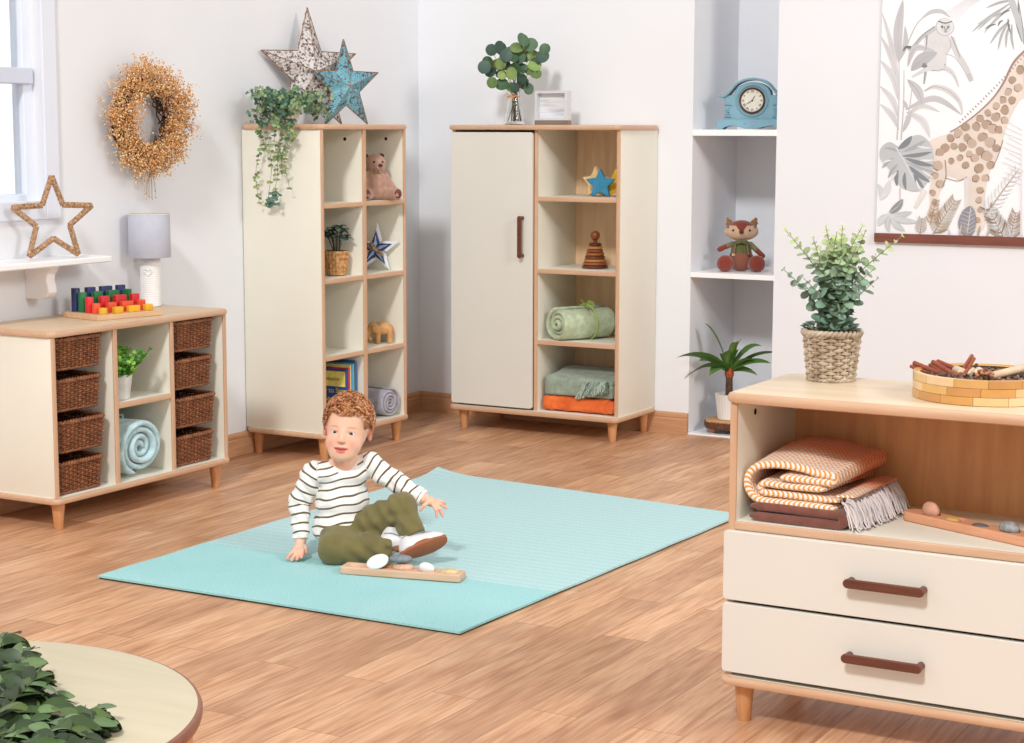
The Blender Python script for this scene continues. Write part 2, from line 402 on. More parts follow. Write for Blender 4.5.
# skirting boards
def skirt_profile(): return [(0, 0), (.019, 0), (.019, .072), (.014, .078), (.0165, .084), (.0165, .096), (.010, .104), (0, .105)]
mb = MB(); pr_ = skirt_profile()
mb.loft([[(x, B0-d, z) for d, z in pr_] for x in (0.0, ax0)][::-1]); o = struct('baseboard_back', mb, M['skirting'])
mb = MB(); mb.loft([[(W0+d, y, z) for d, z in pr_] for y in (-10.4, B0)][::-1]); struct('baseboard_left', mb, M['skirting_y'])
# alcove shelves
mb = MB(); mb.box(ax0, ax1, B0-.004, ay, 1.469, 1.499, .002); struct('trim_2', mb, M['white'])
mb = MB(); mb.box(ax0, ax1, B0-.004, ay, .781, .8055, .002); struct('trim_3', mb, M['white'])

# =================================================================== CABINETS
def panel(mb, x0, x1, y0, y1, z0, z1, lip=True):
    """cream board whose front edge (towards -y) carries a beech lipping"""
    if lip:
        mb.box(x0, x1, y0+.006, y1, z0, z1, .0006, 0)
        if x1-x0 < z1-z0:
            o = rrect(x0-.0006, x1+.0006, y0-.001, y0+.0065, .003, 3); mb.prism(o, z0, z1, 1)
        else:
            o = [(y, z) for y, z in rrect(y0-.003, y0+.0065, z0-.0006, z1+.0006, .004, 3)]
            mb.loft([[(x, y, z) for y, z in o] for x in (x0, x1)], True, 1)
    else: mb.box(x0, x1, y0, y1, z0, z1, .001, 0)
def slab(mb, x0, x1, y0, y1, z0, z1, cr=.03, br=.008):
    rings = []
    for ins, z in ((br, z0), (br*.3, z0+br*.3), (0, z0+br), (0, z1-br), (br*.3, z1-br*.3), (br, z1)):
        rings.append([(x, y, z) for x, y in rrect(x0+ins, x1-ins, y0+ins, y1-ins, cr, 8)])
    n = len(rings[0]); vs = [p for r in rings for p in r]; fs = []; mi = []
    for k in range(5):
        for i in range(n): fs.append((k*n+i, k*n+(i+1) % n, (k+1)*n+(i+1) % n, (k+1)*n+i)); mi.append(1)
    fs += [tuple(range(n-1, -1, -1)), tuple(5*n+i for i in range(n))]; mi += [0, 0]
    mb.add(vs, fs, mi)
def legs(root, W, D, z=.100, ix=.045, iy=.035):
    for x in (ix, W-ix):
        for y in (iy, D-iy):
            mb = MB(); mb.lathe([(.0165, 0), (.0175, .003), (.021, .05), (.0265, z), ], 20, (0, 0, 0))
            mb.build('leg', M['leg'], root, 50, (x, y, 0))
def hole(root, x, y, z, side=-1):
    mb = MB(); mb.lathe([(.0, -.0006), (.0075, -.0006), (.0085, .0002), (.0, .0006)], 16, Mx=Matrix.Translation((x, y, z)) @ Matrix.Rotation(side*PI/2, 4, 'Y'))
    mb.build('fixing_hole', M['dark'], root, 0)
def cabinet(root, W, D, H0, H1, dividers, topmat, over=.012, fover=.012, topcr=.03, back=True, backm='cream', cut_front=0):
    """carcass between z=H0 (top of base board) and z=H1 (underside of top board)"""
    for n_, z0, z1, m in (('base_panel', H0-.025, H0, 'cream'), ('top_panel', H1, H1+.025, topmat)):
        mb = MB(); slab(mb, -over, W+over, -fover, D, z0, z1, topcr); mb.build(n_, [M[m], M['edge_x']], root, 30)
    for x0 in (0, W-.018):
        mb = MB(); panel(mb, x0, x0+.018, 0, D, H0, H1); mb.build('side_panel', [M['cream'], M['edge']], root, 30)
    for x0, x1, z0, z1 in dividers:
        mb = MB(); panel(mb, x0, x1, .001, D-.012, z0, z1); mb.build('divider', [M['cream'], M['edge']], root, 30)
    mb = MB(); mb.box(.018, W-.018, D-.011, D-.003, H0, H1, 0); mb.build('back_panel', M[backm], root, 0)
def shelf(root, x0, x1, D, zt, th=.02, y0=.004):
    mb = MB(); panel(mb, x0, x1, y0, D-.012, zt-th, zt); mb.build('shelf', [M['cream'], M['edge_x']], root, 30)
def handle(root, x, y, z, L, vert=False):
    """walnut bar on two stand-offs, on the face y, centred at x,z"""
    Mx = Matrix.Translation((x, y, z)) @ (Matrix.Rotation(-PI/2, 4, 'Y') if vert else Matrix.Identity(4))
    mb = MB(); o = rrect(-L/2, L/2, -.0112, .0112, .0110, 8)
    mb.prism([(a, b) for a, b in o], 0, .011, Mx=Mx @ Matrix.Translation((0, -.033, 0)) @ Matrix.Rotation(PI/2, 4, 'X') @ Matrix.Translation((0, 0, -.0055)), bev=.002)
    for s in (-1, 1):
        mb.lathe([(.0095, 0), (.0095, .03)], 14, Mx=Mx @ Matrix.Translation((s*(L/2-.011), 0, 0)) @ Matrix.Rotation(PI/2, 4, 'X'))
    return mb.build('handle', M['walnut'], root, 40)

# --- A: sideboard on the left wall
A = thing('sideboard', 'low cream sideboard with wicker baskets and oak top against the left wall', 'sideboard', (.41, -3.205, 0), PI/2)
DA = .426
cabinet(A, 1.029, DA, .125, .729, [(.335, .358, .125, .729), (.672, .693, .125, .729)], 'oaktop')
shelf(A, .358, .672, DA, .441, .022)
legs(A, 1.029, DA)
for x0, x1 in ((.018, .335), (.693, 1.011)):
    for k in range(1, 4):
        z = .134+.1567*k-.004
        for xa, xb in ((x0, x0+.030), (x1-.034, x1)):
            mb = MB(); mb.box(xa, xb, .16, DA-.04, z-.008, z, .001); mb.build('runner', M['cream'], A, 0)
def Al(x, y, z): return Vector((.41-y, -3.205+x, z))       # a point of the sideboard's own frame in the room

# --- B: tall open bookcase cabinet
B = thing('bookcase', 'tall narrow cream cabinet with eight open cubbies near the room corner', 'bookcase', (.4254, -1.498, 0), PI/2)
DB = .44
cabinet(B, .694, DB, .125, 1.495, [(.331, .358, .125, 1.495)], 'mapletop')
for zt in (1.165, .825, .474):
    shelf(B, .018, .331, DB, zt, .021); shelf(B, .358, .676, DB, zt, .021)
legs(B, .694, DB)
hole(B, .331, .10, 1.452); hole(B, .676, .10, 1.452)

# --- C: wardrobe on the back wall
C = thing('wardrobe', 'tall cream cupboard with one closed door and open shelves on the back wall', 'wardrobe', (.444, -.403, 0), 0)
DC = .418
cabinet(C, .924, DC, .125, 1.495, [(.463, .481, .125, 1.495)], 'mapletop', backm='mapleback', fover=.030)
for zt in (1.175, .825, .476): shelf(C, .481, .906, DC, zt, .022)
legs(C, .924, DC)
mb = MB(); o = rrect(.001, .461, .1345, 1.484, .012, 5); mb.prism(o, 0, .018, Mx=Matrix.Rotation(PI/2, 4, 'X') @ Matrix.Translation((0, 0, .001)), bev=.0015)
dr = mb.build('door', M['door'], C, 30)
handle(dr, .410, -.019, .979, .205, True)

# --- D: drawer chest in the right foreground
D_ = thing('drawer_chest', 'cream chest of two wide drawers with an open shelf and maple top', 'chest of drawers', (3.442, -4.007, 0), 0)
DD = .427; WD = .858
for n_, z0, z1, m in (('base_panel', .100, .125, 'cream'), ('top_panel', .822, .849, 'mapletop')):
    mb = MB(); slab(mb, -.012, WD+.012, -.026 if z0 < .5 else -.014, DD, z0, z1, .03, .0095); mb.build(n_, [M[m], M['edge_x']], D_, 30)
for x0 in (0, WD-.018):
    mb = MB(); panel(mb, x0, x0+.018, 0, DD, .125, .822); mb.build('side_panel', [M['cream'], M['edge']], D_, 30)
mb = MB(); mb.box(.018, WD-.018, DD-.011, DD-.003, .125, .822, 0)
mb.build('back_panel', wood('warm maple back', (232, 174, 118), (216, 154, 102), 'z', .5, 8, 3, (206, 144, 94)), D_, 0)
shelf(D_, .018, WD-.018, DD, .5217, .022, .002)
mb = MB(); mb.box(.03, WD-.03, .01, .02, .13, .499, 0); mb.build('drawer_gap_shade', M['dark'], D_, 0)  # black sheet behind the drawer fronts, standing in for shade in their gaps
for z0, z1 in ((.136, .3155), (.3235, .5005)):
    mb = MB(); o = rrect(-.004, WD+.004, z0, z1, .010, 5); mb.prism(o, 0, .019, Mx=Matrix.Rotation(PI/2, 4, 'X') @ Matrix.Translation((0, 0, .002)), bev=.0015)
    dw = mb.build('drawer', M['door'], D_, 30); handle(dw, WD/2-.006, -.021, (z0+z1)/2+.0005, .2)
legs(D_, WD, DD, ix=.04, iy=.03)
hole(D_, .0185, .12, .785, 1)

# =================================================================== SIDEBOARD CONTENTS
def woven(name, mats, parent, path, H, rows, stakes, rw=.0036, rs=.0042, taper=.08, rim=.0065, per=5, amp=.0035, colv=None):
    """path(s, t): outline point for s in 0..1 at relative height t. Real weavers passing in front of and behind stakes"""
    mb = MB(); n = stakes*per
    def pt(s, t, off):
        p = Vector(path(s, t)); q = Vector(path((s+.002) % 1, t)); d = (q-p); nrm = Vector((d.y, -d.x, 0)).normalized()
        return Vector((p.x, p.y, H*t))+nrm*off
    for r in range(rows):
        t = .02+.93*(r+.5)/rows
        mb.tube([pt(i/n, t, amp*math.cos(PI*(i/per+r))) + Vector((0, 0, .0008*math.sin(i*.7+r*1.9))) for i in range(n)], rw, 5, True)
    for k in range(stakes): mb.tube([pt(k/stakes, t, 0) for t in (0, .33, .66, .97)], rs*.8, 5)
    body = mb.build('weave', mats, parent, 60)
    mb = MB()
    for ph in (0, PI): mb.tube([pt(i/n, .97, rim*.7*math.cos(i*.9+ph))+Vector((0, 0, rim*.6*math.sin(i*.9+ph))) for i in range(n)], rim*.75, 6, True)
    mb.build('rim', mats, parent, 60); mb = MB()
    for ph in (0, PI):
        mb.tube([pt(i/n, .03, rim*.5*math.cos(i*.9+ph))+Vector((0, 0, rim*.4*math.sin(i*.9+ph))) for i in range(n)], rim*.55, 6, True)
    mb.build('lower_rim', mats, parent, 60)
    mb = MB(); ring = [pt(i/64, .03, -.002) for i in range(64)]
    mb.loft([[(p.x, p.y, .002) for p in ring], [(p.x, p.y, .007) for p in ring]]); mb.build('basket_base', mats, parent, 0)
def rect_path(w, d, r, taper):
    def f(s, t):
        k = 1-taper*(1-t); W_, D2 = w*k/2, d*k/2; rr = r
        P = 2*(W_-rr)+2*(D2-rr); L = [2*(W_-rr), PI/2*rr, 2*(D2-rr), PI/2*rr]*2; tot = sum(L); u = (s % 1)*tot; i = 0
        while u > L[i] and i < 7: u -= L[i]; i += 1
        c = [(-W_+rr, -D2), None, (W_, -D2+rr), None, (W_-rr, D2), None, (-W_, D2-rr), None]
        if i == 0: return (-W_+rr+u, -D2, 0)
        if i == 2: return (W_, -D2+rr+u, 0)
        if i == 4: return (W_-rr-u, D2, 0)
        if i == 6: return (-W_, D2-rr-u, 0)
        cx, cy, a0 = [(W_-rr, -D2+rr, -PI/2), (W_-rr, D2-rr, 0), (-W_+rr, D2-rr, PI/2), (-W_+rr, -D2+rr, PI)][i//2]
        a = a0+u/rr; return (cx+rr*math.cos(a), cy+rr*math.sin(a), 0)
    return f
bk = thing('wicker_basket', '', 'basket', Al(.165, .19, .1345), PI/2, 'brown wicker baskets in the sideboard')
woven('wicker_basket', M['basket'], bk, rect_path(.262, .36, .03, .05), .118, 13, 54, .0037, .0042, rim=.0075, amp=.0042)
lb = {0: ['lowest', 'third down', 'second down', 'topmost'], }
k = 0
for xi, (xc, colname) in enumerate(((.163, 'left column next to the cream end panel'), (.838, 'right column beside the wooden leg end'))):
    for zi in range(4):
        z = .1275+.1567*zi if zi else .1265
        lab = '%s brown wicker basket in the %s of the sideboard' % (lb[0][zi], ('left column', 'right column')[xi])
        loc = Al(xc+(-.004, .004, -.003, .002)[zi], .197+(.004, -.003, .005, 0)[zi], z+.0035)
        if k == 0: bk.location = loc; bk['label'] = lab
        else: dup(bk, loc, PI/2, lab)
        k += 1
bk['label'] = 'lowest brown wicker basket in the left column of the sideboard'

def spiral_path(R, turns, pitch, start=.012):
    n = int(turns*36); pts = []
    for i in range(n+1):
        a = 2*PI*turns*i/n; r = R-pitch*turns*(1-i/n)
        pts.append((r*math.cos(a), r*math.sin(a)))
    return pts
def strip(mb, path, th, L, nl=14, soft=.012, col=None, noise_=.003, taper_ends=True, Mx=None, seed=0, mi=0, fcol=None, edge_round=True):
    """a cloth of thickness th following path (in x,z), L long in y, with rounded edges"""
    n = len(path); P = [Vector(p) for p in path]; nr = []; arc = [0]
    for i in range(n):
        t = P[min(i+1, n-1)]-P[max(i-1, 0)]; t = t.normalized() if t.length > 1e-9 else Vector((1, 0)); nr.append(Vector((-t.y, t.x)))
        if i: arc.append(arc[-1]+(P[i]-P[i-1]).length)
    ys = [0, .25, .6, 1]; lay = []
    for q in (0, .3, .65, 1): lay.append((soft*q, .35+.65*math.sin(PI/2*q)**.8))
    mid = [(soft+(L-2*soft)*k/nl, 1) for k in range(1, nl)]
    lay = lay+mid+[(L-a, b) for a, b in lay[::-1]]
    rings = []; cols = []
    for li, (y, w) in enumerate(lay):
        ring = []; e = min(y, L-y)
        wig = noise_*1.2
        for side in (1, -1):
            rng = range(n) if side == 1 else range(n-1, -1, -1)
            for i in rng:
                endk = 1.0
                if taper_ends:
                    d = min(arc[i], arc[-1]-arc[i]); endk = .4+.6*min(1, d/(th*.6)) if d < th*.6 else 1
                p = P[i]+nr[i]*(side*th*.5*w*endk)
                q = Vector((p.x, y, p.y))
                a = (math.sin(17*q.x+9*q.y+seed)+math.sin(23*q.z-13*q.y+2*seed)+math.sin(31*q.x-19*q.z+11*q.y+seed*3))/3
                yy = y+(noise_*2.2*math.sin(9*arc[i]+seed) if li < 4 or li > len(lay)-5 else 0)
                ring.append(Vector((q.x+nr[i].x*a*noise_, yy, q.z+nr[i].y*a*noise_)))
                if fcol: cols.append(fcol(arc[i]+0*side, y+side*.0, q))
        rings.append(ring)
    vs = [p for r in rings for p in r]; m = 2*n; fs = []
    for k in range(len(rings)-1):
        for i in range(m): j = (i+1) % m; fs.append((k*m+i, (k+1)*m+i, (k+1)*m+j, k*m+j))
    e = (len(rings)-1)*m
    for i in range(n-1):
        a, b, c, d = i, i+1, 2*n-2-i, 2*n-1-i
        fs.append((a, b, c, d)); fs.append((e+d, e+c, e+b, e+a))
    c = cols if fcol else (col or (1, 1, 1))
    mb.add(vs, fs, mi, c, Mx)
def towel_mat(name, c, ribs=0, rough=.95):
    m, nt, b = newmat(name); b.inputs['Roughness'].default_value = rough; b.inputs['Sheen Weight'].default_value = .35
    v = coord(nt); n = N(nt, 'ShaderNodeTexNoise', Scale=30.0, Detail=4.0); nt.links.new(v, n.inputs['Vector'])
    nt.links.new(ramp(nt, n.outputs['Fac'], [(.3, [x*.88 for x in c]), (.7, [min(255, x*1.06) for x in c])]), b.inputs['Base Color'])
    n2 = N(nt, 'ShaderNodeTexNoise', Scale=380.0, Detail=3.0); nt.links.new(v, n2.inputs['Vector']); bump(nt, b, n2.outputs['Fac'], .6, .002)
    return m

# rolled blue towel in the centre cubby: axis along the cubby depth, end facing the room
t = thing('rolled_towel', 'pale blue rolled towel in the lower middle cubby of the sideboard', 'towel', Al(.520, .026, .128), PI/2)
pth = [(x*1.14, z*1.02) for x, z in spiral_path(.104, 3.7, .0255)]
zm = min(z for x, z in pth)-.0125; mb = MB(); strip(mb, [(x, z-zm) for x, z in pth[::-1]], .0225, .30, 16, .014, noise_=.0045, seed=2)
mb.build('towel_roll', towel_mat('blue fleece', (190, 220, 226)), t, 75)
mb = MB()
for q in range(9):     # loose gathered folds where the roll is tied
    mb.tube([(.122*math.cos(a)*1.0, .05+.028*q+.006*math.sin(3*a+q), -zm+.105*math.sin(a)*.93) for a in [PI*.95-PI*.1*i*1.0 for i in range(9)]], [.001]+[.0045]*7+[.001], 6)
mb.build('creases', towel_mat('blue fleece folds', (184, 215, 222)), t, 75)
mb = MB()
for s in (-1, 1): mb.tube([(s*.012-.04, .11, .205), (s*.03-.05, .12, .232), (s*.045-.045, .10, .236), (s*.03-.04, .09, .214), (-.04, .10, .206)], .006, 6, flat=.5)
mb.build('ribbon_bow', plain('aqua ribbon', (140, 200, 200), .6), t, 60)

# little plant in the white pot
def pot(root, r0, r1, h, mat, name='pot', soil=True, fn=None, seg=40):
    mb = MB(); mb.lathe([(r0*.9, 0), (r0, .003), (r1, h-.002), (r1+.001, h), (r1-.006, h), (r1-.008, h-.015), (r0*.8, h-.02)], seg, fn=fn); o = mb.build(name, mat, root, 40)
    if soil: mb = MB(); mb.lathe([(r1-.008, h-.016), (r1*.5, h-.010), (0, h-.008)], 24); mb.build('soil', plain('potting soil', (58, 48, 36), .95, .3, 60), root, 60)
    return o
t = thing('potted_plant', 'small bright green leafy plant in a white pot on the sideboard shelf', 'plant', Al(.445, .07, .4415), 0)
pot(t, .037, .05, .10, plain('white concrete pot', (214, 212, 208), .8, .05, 30))
mb = MB()
for k in range(60):
    a = random.uniform(0, 2*PI); r = random.uniform(0, .035); lean = random.uniform(.2, 1.15); h = random.uniform(.05, .105)
    p0 = Vector((r*math.cos(a), r*math.sin(a), .09)); tip = p0+Vector((math.cos(a)*h*lean, math.sin(a)*h*lean, h))
    if tip.x+.445-.0 > 9: continue
    pts = [p0.lerp(tip, i/5)+Vector((0, 0, -.01*math.sin(PI*i/5))) for i in range(6)]
    mb.tube(pts, .0011, 4, col=l3((70, 110, 40)))
    for i in range(1, 6):
        for s in (-1, 1):
            d = (tip-p0).normalized(); sd = Vector((-math.sin(a+i*1.2), math.cos(a+i*1.2), .2))*s
            leaf(mb, pts[i], d*.5+sd, (random.uniform(.2, 1), -.5, .6), .021, .009, .2, vary(l3(random.choice([(86, 150, 44), (120, 180, 60), (60, 118, 46), (150, 196, 80)]))), n=3)
mb.V = [(x, max(y, -.082), z) for x, y, z in mb.V]
mb.build('foliage', M['leaf'], t, 0)

# lamp on the sideboard
lp = at(151, 305, 'x', .082)
t = thing('table_lamp', 'white ribbed table lamp with a heart and lilac drum shade on the sideboard', 'lamp', (lp.x, lp.y, .7545), CYAW)
mb = MB(); prof = [(.040, 0), (.0435, .003)]
for i in range(1, 141): z = .003+.198*i/140; prof.append((.0435-.0011*(1-abs(math.cos(PI*z/.0093)))**1.2-.0, z))
prof += [(.041, .203), (.02, .207)]
mb.lathe(prof, 48); mb.build('base', plain('white ceramic', (238, 238, 238), .35, .01), t, 60)
mb = MB(); hp = []
for i in range(40):
    a = 2*PI*i/40; x = 16*math.sin(a)**3/17*.017; z = (13*math.cos(a)-5*math.cos(2*a)-2*math.cos(3*a)-math.cos(4*a))/17*.017
    hp.append((x, -math.sqrt(.0440**2-x*x)-.0018, .148+z))
mb.tube(hp, .0024, 6, True); mb.build('heart', plain('white ceramic relief', (240, 240, 240), .35, .01), t, 60)
mb = MB(); mb.lathe([(.0875, 0), (.0885, .001), (.0865, .179), (.0858, .181), (.0848, .180), (.0865, .002), (.0870, 0)], 64, (0, 0, .207))
# open drum: drop the caps by building two sided wall
mb.F = mb.F[:-2]; mb.I = mb.I[:-2]
mb.build('lamp_shade', plain('lilac grey shade', (192, 194, 208), .85, .02, 20, .1, 500), t, 50)
mb = MB(); mb.lathe([(.0858, .1800), (.0882, .1812), (.0868, .1830), (.0850, .1822)], 64, (0, 0, .207)); mb.F = mb.F[:-2]; mb.I = mb.I[:-2]
mb.build('shade_rim', plain('cream shade lining', (232, 226, 204), .7), t, 50)
mb = MB(); mb.lathe([(.012, .206), (.012, .25), (.02, .255), (.024, .29), (0, .31)], 20)
for k in range(3): a = 2*PI*k/3; mb.tube([(0, 0, .345), (.0865*math.cos(a), .0865*math.sin(a), .345)], .0012, 5)
mb.tube([(0, 0, .24), (0, 0, .346)], .0015, 6); mb.build('bulb_holder', plain('white fitting', (225, 225, 225), .4), t, 40)

# coloured peg board
p0 = Vector((.300, -2.832, .7545)); ang = math.atan2(-2.537+2.844, .368-.302)
t = thing('peg_board', 'wooden peg board with stepped rows of coloured blocks beside the white lamp', 'toy', p0, ang)
mb = MB(); mb.box(0, .31, 0, .236, 0, .021, .002); mb.build('base', wood('pale pine', (226, 190, 152), (206, 166, 126), 'x'), t, 0)
rows = [((226, 170, 40), .025, .026), ((226, 82, 46), .040, .069), ((208, 36, 44), .062, .114), ((22, 108, 58), .078, .159), ((36, 46, 96), .092, .206)]
for ri, (c, h, y) in enumerate(rows):
    m = plain('peg paint %d' % ri, c, .4, .05)
    for ci, x in enumerate((.045, .115, .19, .262)):
        mb = MB(); w = (.018, .02, .026, .018)[ci]
        if ci == 0 or ri == 4 and ci == 0: mb.lathe([(w*.95, 0), (w*.95, h-.002), (w*.9, h)], 20, (x, y, .0215))
        elif ci == 3 and ri % 2: mb.prism([(x+w*math.cos(a), y+w*math.sin(a)) for a in [2*PI*q/6 for q in range(6)]], .0215, .0215+h, bev=.001)
        else: mb.box(x-w, x+w, y-.011, y+.011, .0215, .0215+h, .0015)
        mb.build('peg', m, t, 40)

# wall shelf with corbel, rope star
ye = at(115, 257, 'x', .185).y
ws = thing('wall_shelf', 'white painted wall shelf on a scrolled bracket below the window', 'shelf', (0, 0, 0))
zt = .992
mb = MB(); mb.prism(rrect(W0, .185, -4.2, ye, .03, 6), zt-.024, zt, bev=.004); mb.build('board', M['white'], ws, 30)
for yb, nm in ((at(48, 275, 'x', .08).y, 0), (-3.75, 1)):
    mb = MB(); pf = [(0, 0), (.135, 0), (.135, -.02), (.118, -.035), (.112, -.06), (.120, -.085), (.122, -.108), (.108, -.126), (.085, -.134), (.0, -.136)]
    mb.prism([(a, b) for a, b in pf], -.024, .024, Mx=Matrix.Translation((W0, yb, zt-.024)) @ Matrix.Rotation(PI/2, 4, 'X'), bev=.003); mb.build('bracket', M['white'], ws, 35)
def rope_mat():
    m, nt, b = newmat('twisted rope'); b.inputs['Roughness'].default_value = .9
    v = coord(nt); n = N(nt, 'ShaderNodeTexNoise', Scale=120.0, Detail=3.0); nt.links.new(v, n.inputs['Vector'])
    nt.links.new(ramp(nt, n.outputs['Fac'], [(.3, (120, 84, 58)), (.5, (176, 136, 100)), (.7, (214, 182, 148))]), b.inputs['Base Color']); bump(nt, b, n.outputs['Fac'], .8, .004); return m
M['rope'] = rope_mat()
sp = at(54, 254, 'x', .105)
t = thing('rope_star', 'rope-wound open star standing on the white wall shelf', 'star', (.105, sp.y, zt), math.radians(68))
R_ = .171; vts = []
for k in range(10):
    a = PI/2+PI*k/5; r = R_ if k % 2 == 0 else R_*.42; vts.append(Vector((r*math.cos(a)*1.02, 0, R_*.809+.013+r*math.sin(a)*1.0)))
mb = MB(); 
for k in range(10):
    a, b = vts[k], vts[(k+1) % 10]; mb.tube([a, a.lerp(b, .5), b], .0105, 8)
mb.build('star_frame', M['rope'], t, 60)
mb = MB(); 
for k in range(10):
    a, b = vts[k], vts[(k+1) % 10]; d = (b-a).normalized(); u = Vector((0, 1, 0)); w = d.cross(u); n = int((b-a).length/.0012)
    mb.tube([a.lerp(b, i/n)+(u*math.cos(i*.95)+w*math.sin(i*.95))*.0108 for i in range(n+1)], .0022, 4)
mb.build('rope_winding', M['rope'], t, 60)

# dried flower wreath on the left wall
wc = Vector((.033, -2.232, 1.535))
t = thing('dried_flower_wreath', 'golden dried flower wreath hanging on the left wall', 'wreath', wc)
mb = MB()
for k in range(60):
    a0 = random.uniform(0, 2*PI); L = random.uniform(1, 2.6); r0 = random.uniform(.125, .165); x0 = random.uniform(-.03, .03)
    mb.tube([(x0+.012*math.sin(q*1.3+k), (r0+.012*math.sin(q*.8+k))*math.cos(a0+L*q/12), (r0+.012*math.sin(q*.8+k))*math.sin(a0+L*q/12)) for q in range(13)], .0032, 4, col=vary(l3(random.choice([(70, 40, 24), (50, 28, 18), (104, 62, 34)])), .2))
mb.build('twig_ring', M['vcol'], t, 60)
mb = MB(); bb = MB()
for k in range(1400):
    a = random.uniform(0, 2*PI); r = random.uniform(.110, .18); r += .0; big = 1+.25*math.sin(a*3+1)*.6
    b0 = Vector((random.uniform(-.02, .04), r*math.cos(a), r*math.sin(a)))
    out = Vector((random.uniform(.1, 1), math.cos(a+.5*random.gauss(0, 1))*random.uniform(.3, 1.2), math.sin(a+.5*random.gauss(0, 1))*random.uniform(.3, 1.2)))
    if r < .14: out = Vector((1.2, -math.sin(a), math.cos(a)*1))+out*.4
    out.normalize(); L = random.uniform(.03, .092)*big*(1.15 if math.sin(a) > .2 or math.cos(a) > .4 else .85); e = b0+out*L
    if k < 700: mb.tube([b0, b0+out*L*.6+Vector((0, 0, .004)), e], .0009, 3, col=vary(l3((186, 122, 66))))
    for q in range(random.randint(5, 9)):
        p = e+Vector([random.gauss(0, .013) for _ in range(3)])
        if p.x < -.05: continue
        rr = math.hypot(p.y, p.z)
        if rr < .092 or rr > .30: continue
        s = random.uniform(.0021, .0042); c = vary(l3(random.choice([(232, 178, 112), (244, 204, 146), (252, 226, 184), (214, 146, 80), (226, 164, 98)])), .12)
        bb.sphere(p, s, 5, 4, col=c)
mb.build('stems', M['vcol'], t, 60)
o = bb.build('flower_heads', M['vcol'], t, 0); o['kind'] = 'stuff'
mb = MB()
for k in range(9): p = Vector((.0, .04+random.uniform(-.04, .05), -.30-random.uniform(0, .04))); mb.tube([(0, .05, -.2), p+Vector((0, 0, .03)), p], .0008, 3, col=l3((190, 150, 100))); mb.sphere(p, .0035, 5, 4, col=l3((220, 184, 130)))
mb.build('loose_sprigs', M['vcol'], t, 0)

# =================================================================== BOOKCASE CONTENTS
def Bl(x, y, z): return Vector((.4254-y, -1.498+x, z))
def distressed(name, c1, c2, c3, sx=1, th=.53):
    m, nt, b = newmat(name); b.inputs['Roughness'].default_value = .75
    v = coord(nt); n = N(nt, 'ShaderNodeTexNoise', Scale=26.0, Detail=6.0, Roughness=.7, Distortion=1.5); nt.links.new(v, n.inputs['Vector'])
    w = N(nt, 'ShaderNodeTexVoronoi', Scale=75.0*sx, feature='F1'); nt.links.new(v, w.inputs['Vector'])
    ad = N(nt, 'ShaderNodeMath', operation='MULTIPLY_ADD'); nt.links.new(w.outputs['Distance'], ad.inputs[0]); ad.inputs[1].default_value = .28; nt.links.new(n.outputs['Fac'], ad.inputs[2])
    nt.links.new(ramp(nt, ad.outputs[0], [(th, c3), (th+.05, c2), (th+.11, c1)]), b.inputs['Base Color']); bump(nt, b, ad.outputs[0], .5, .004); return m
def star3d(mb, R, r, T, z0, mi=0, edge=True):
    """raised five point star in the x,z plane: ridges rise to the centre"""
    o = []
    for k in range(10):
        a = PI/2+PI*k/5; q = R if k % 2 == 0 else r; o.append((q*math.cos(a), q*math.sin(a)))
    vs = [(x, -.002, z0+z) for x, z in o]+[(x, .006, z0+z) for x, z in o]+[(0, -T, z0), (0, .006, z0)]; fs = []
    for i in range(10):
        j = (i+1) % 10; fs += [(i, 20, j), (i, j, 10+j, 10+i), (10+i, 10+j, 21)]
    mb.add([Vector(v) for v in vs], fs, mi)
def star_thing(label, name, R, T, loc, rz, mat, trim, tilt=.0, rib=None):
    t = thing(name, label, 'star', loc, rz); t.rotation_euler = (tilt, 0, rz)
    mb = MB(); star3d(mb, R, R*.40, T, R*.809); mb.build('star_face', mat, t, 0)
    mb = MB(); n = 60
    for k in range(10):
        a = PI/2+PI*k/5; q = R if k % 2 == 0 else R*.40; p = (q*math.cos(a), -.003, R*.809+q*math.sin(a))
        a2 = PI/2+PI*(k+1)/5; q2 = R if k % 2 else R*.40; p2 = (q2*math.cos(a2), -.003, R*.809+q2*math.sin(a2))
        mb.tube([p, p2], .0022, 5); mb.tube([p, (0, -T-.0004, R*.809)], .0016, 5) if k % 2 == 0 else None
    mb.build('worn_edge', trim, t, 60)
    # hammered strips pressed across every facet
    mb = MB(); ctr = Vector((0, -T, R*.809))
    for k in range(10):
        a = PI/2+PI*k/5; q = R if k % 2 == 0 else R*.40; p = Vector((q*math.cos(a), -.003, R*.809+q*math.sin(a)))
        a2 = PI/2+PI*(k+1)/5; q2 = R if k % 2 else R*.40; p2 = Vector((q2*math.cos(a2), -.003, R*.809+q2*math.sin(a2)))
        tip, inn = (p, p2) if k % 2 == 0 else (p2, p); nrm = (tip-ctr).cross(inn-ctr).normalized()
        if nrm.y > 0: nrm = -nrm
        for j in range(1, 12):
            u = j/12.5; e0 = tip.lerp(inn, u); e1 = tip.lerp(ctr, u); 
            mb.tube([e0.lerp(e1, .12)+nrm*.0004, e0.lerp(e1, .88)+nrm*.0004], .0016, 4)
    mb.build('pressed_ribs', rib, t, 60)
    return t
wm = distressed('whitewashed wood', (216, 212, 210), (176, 166, 164), (96, 80, 78), 1, .56)
bm_ = distressed('distressed blue wood', (122, 178, 194), (92, 146, 164), (92, 66, 62))
tr = plain('bare worn wood', (140, 104, 80), .8, .2, 40)
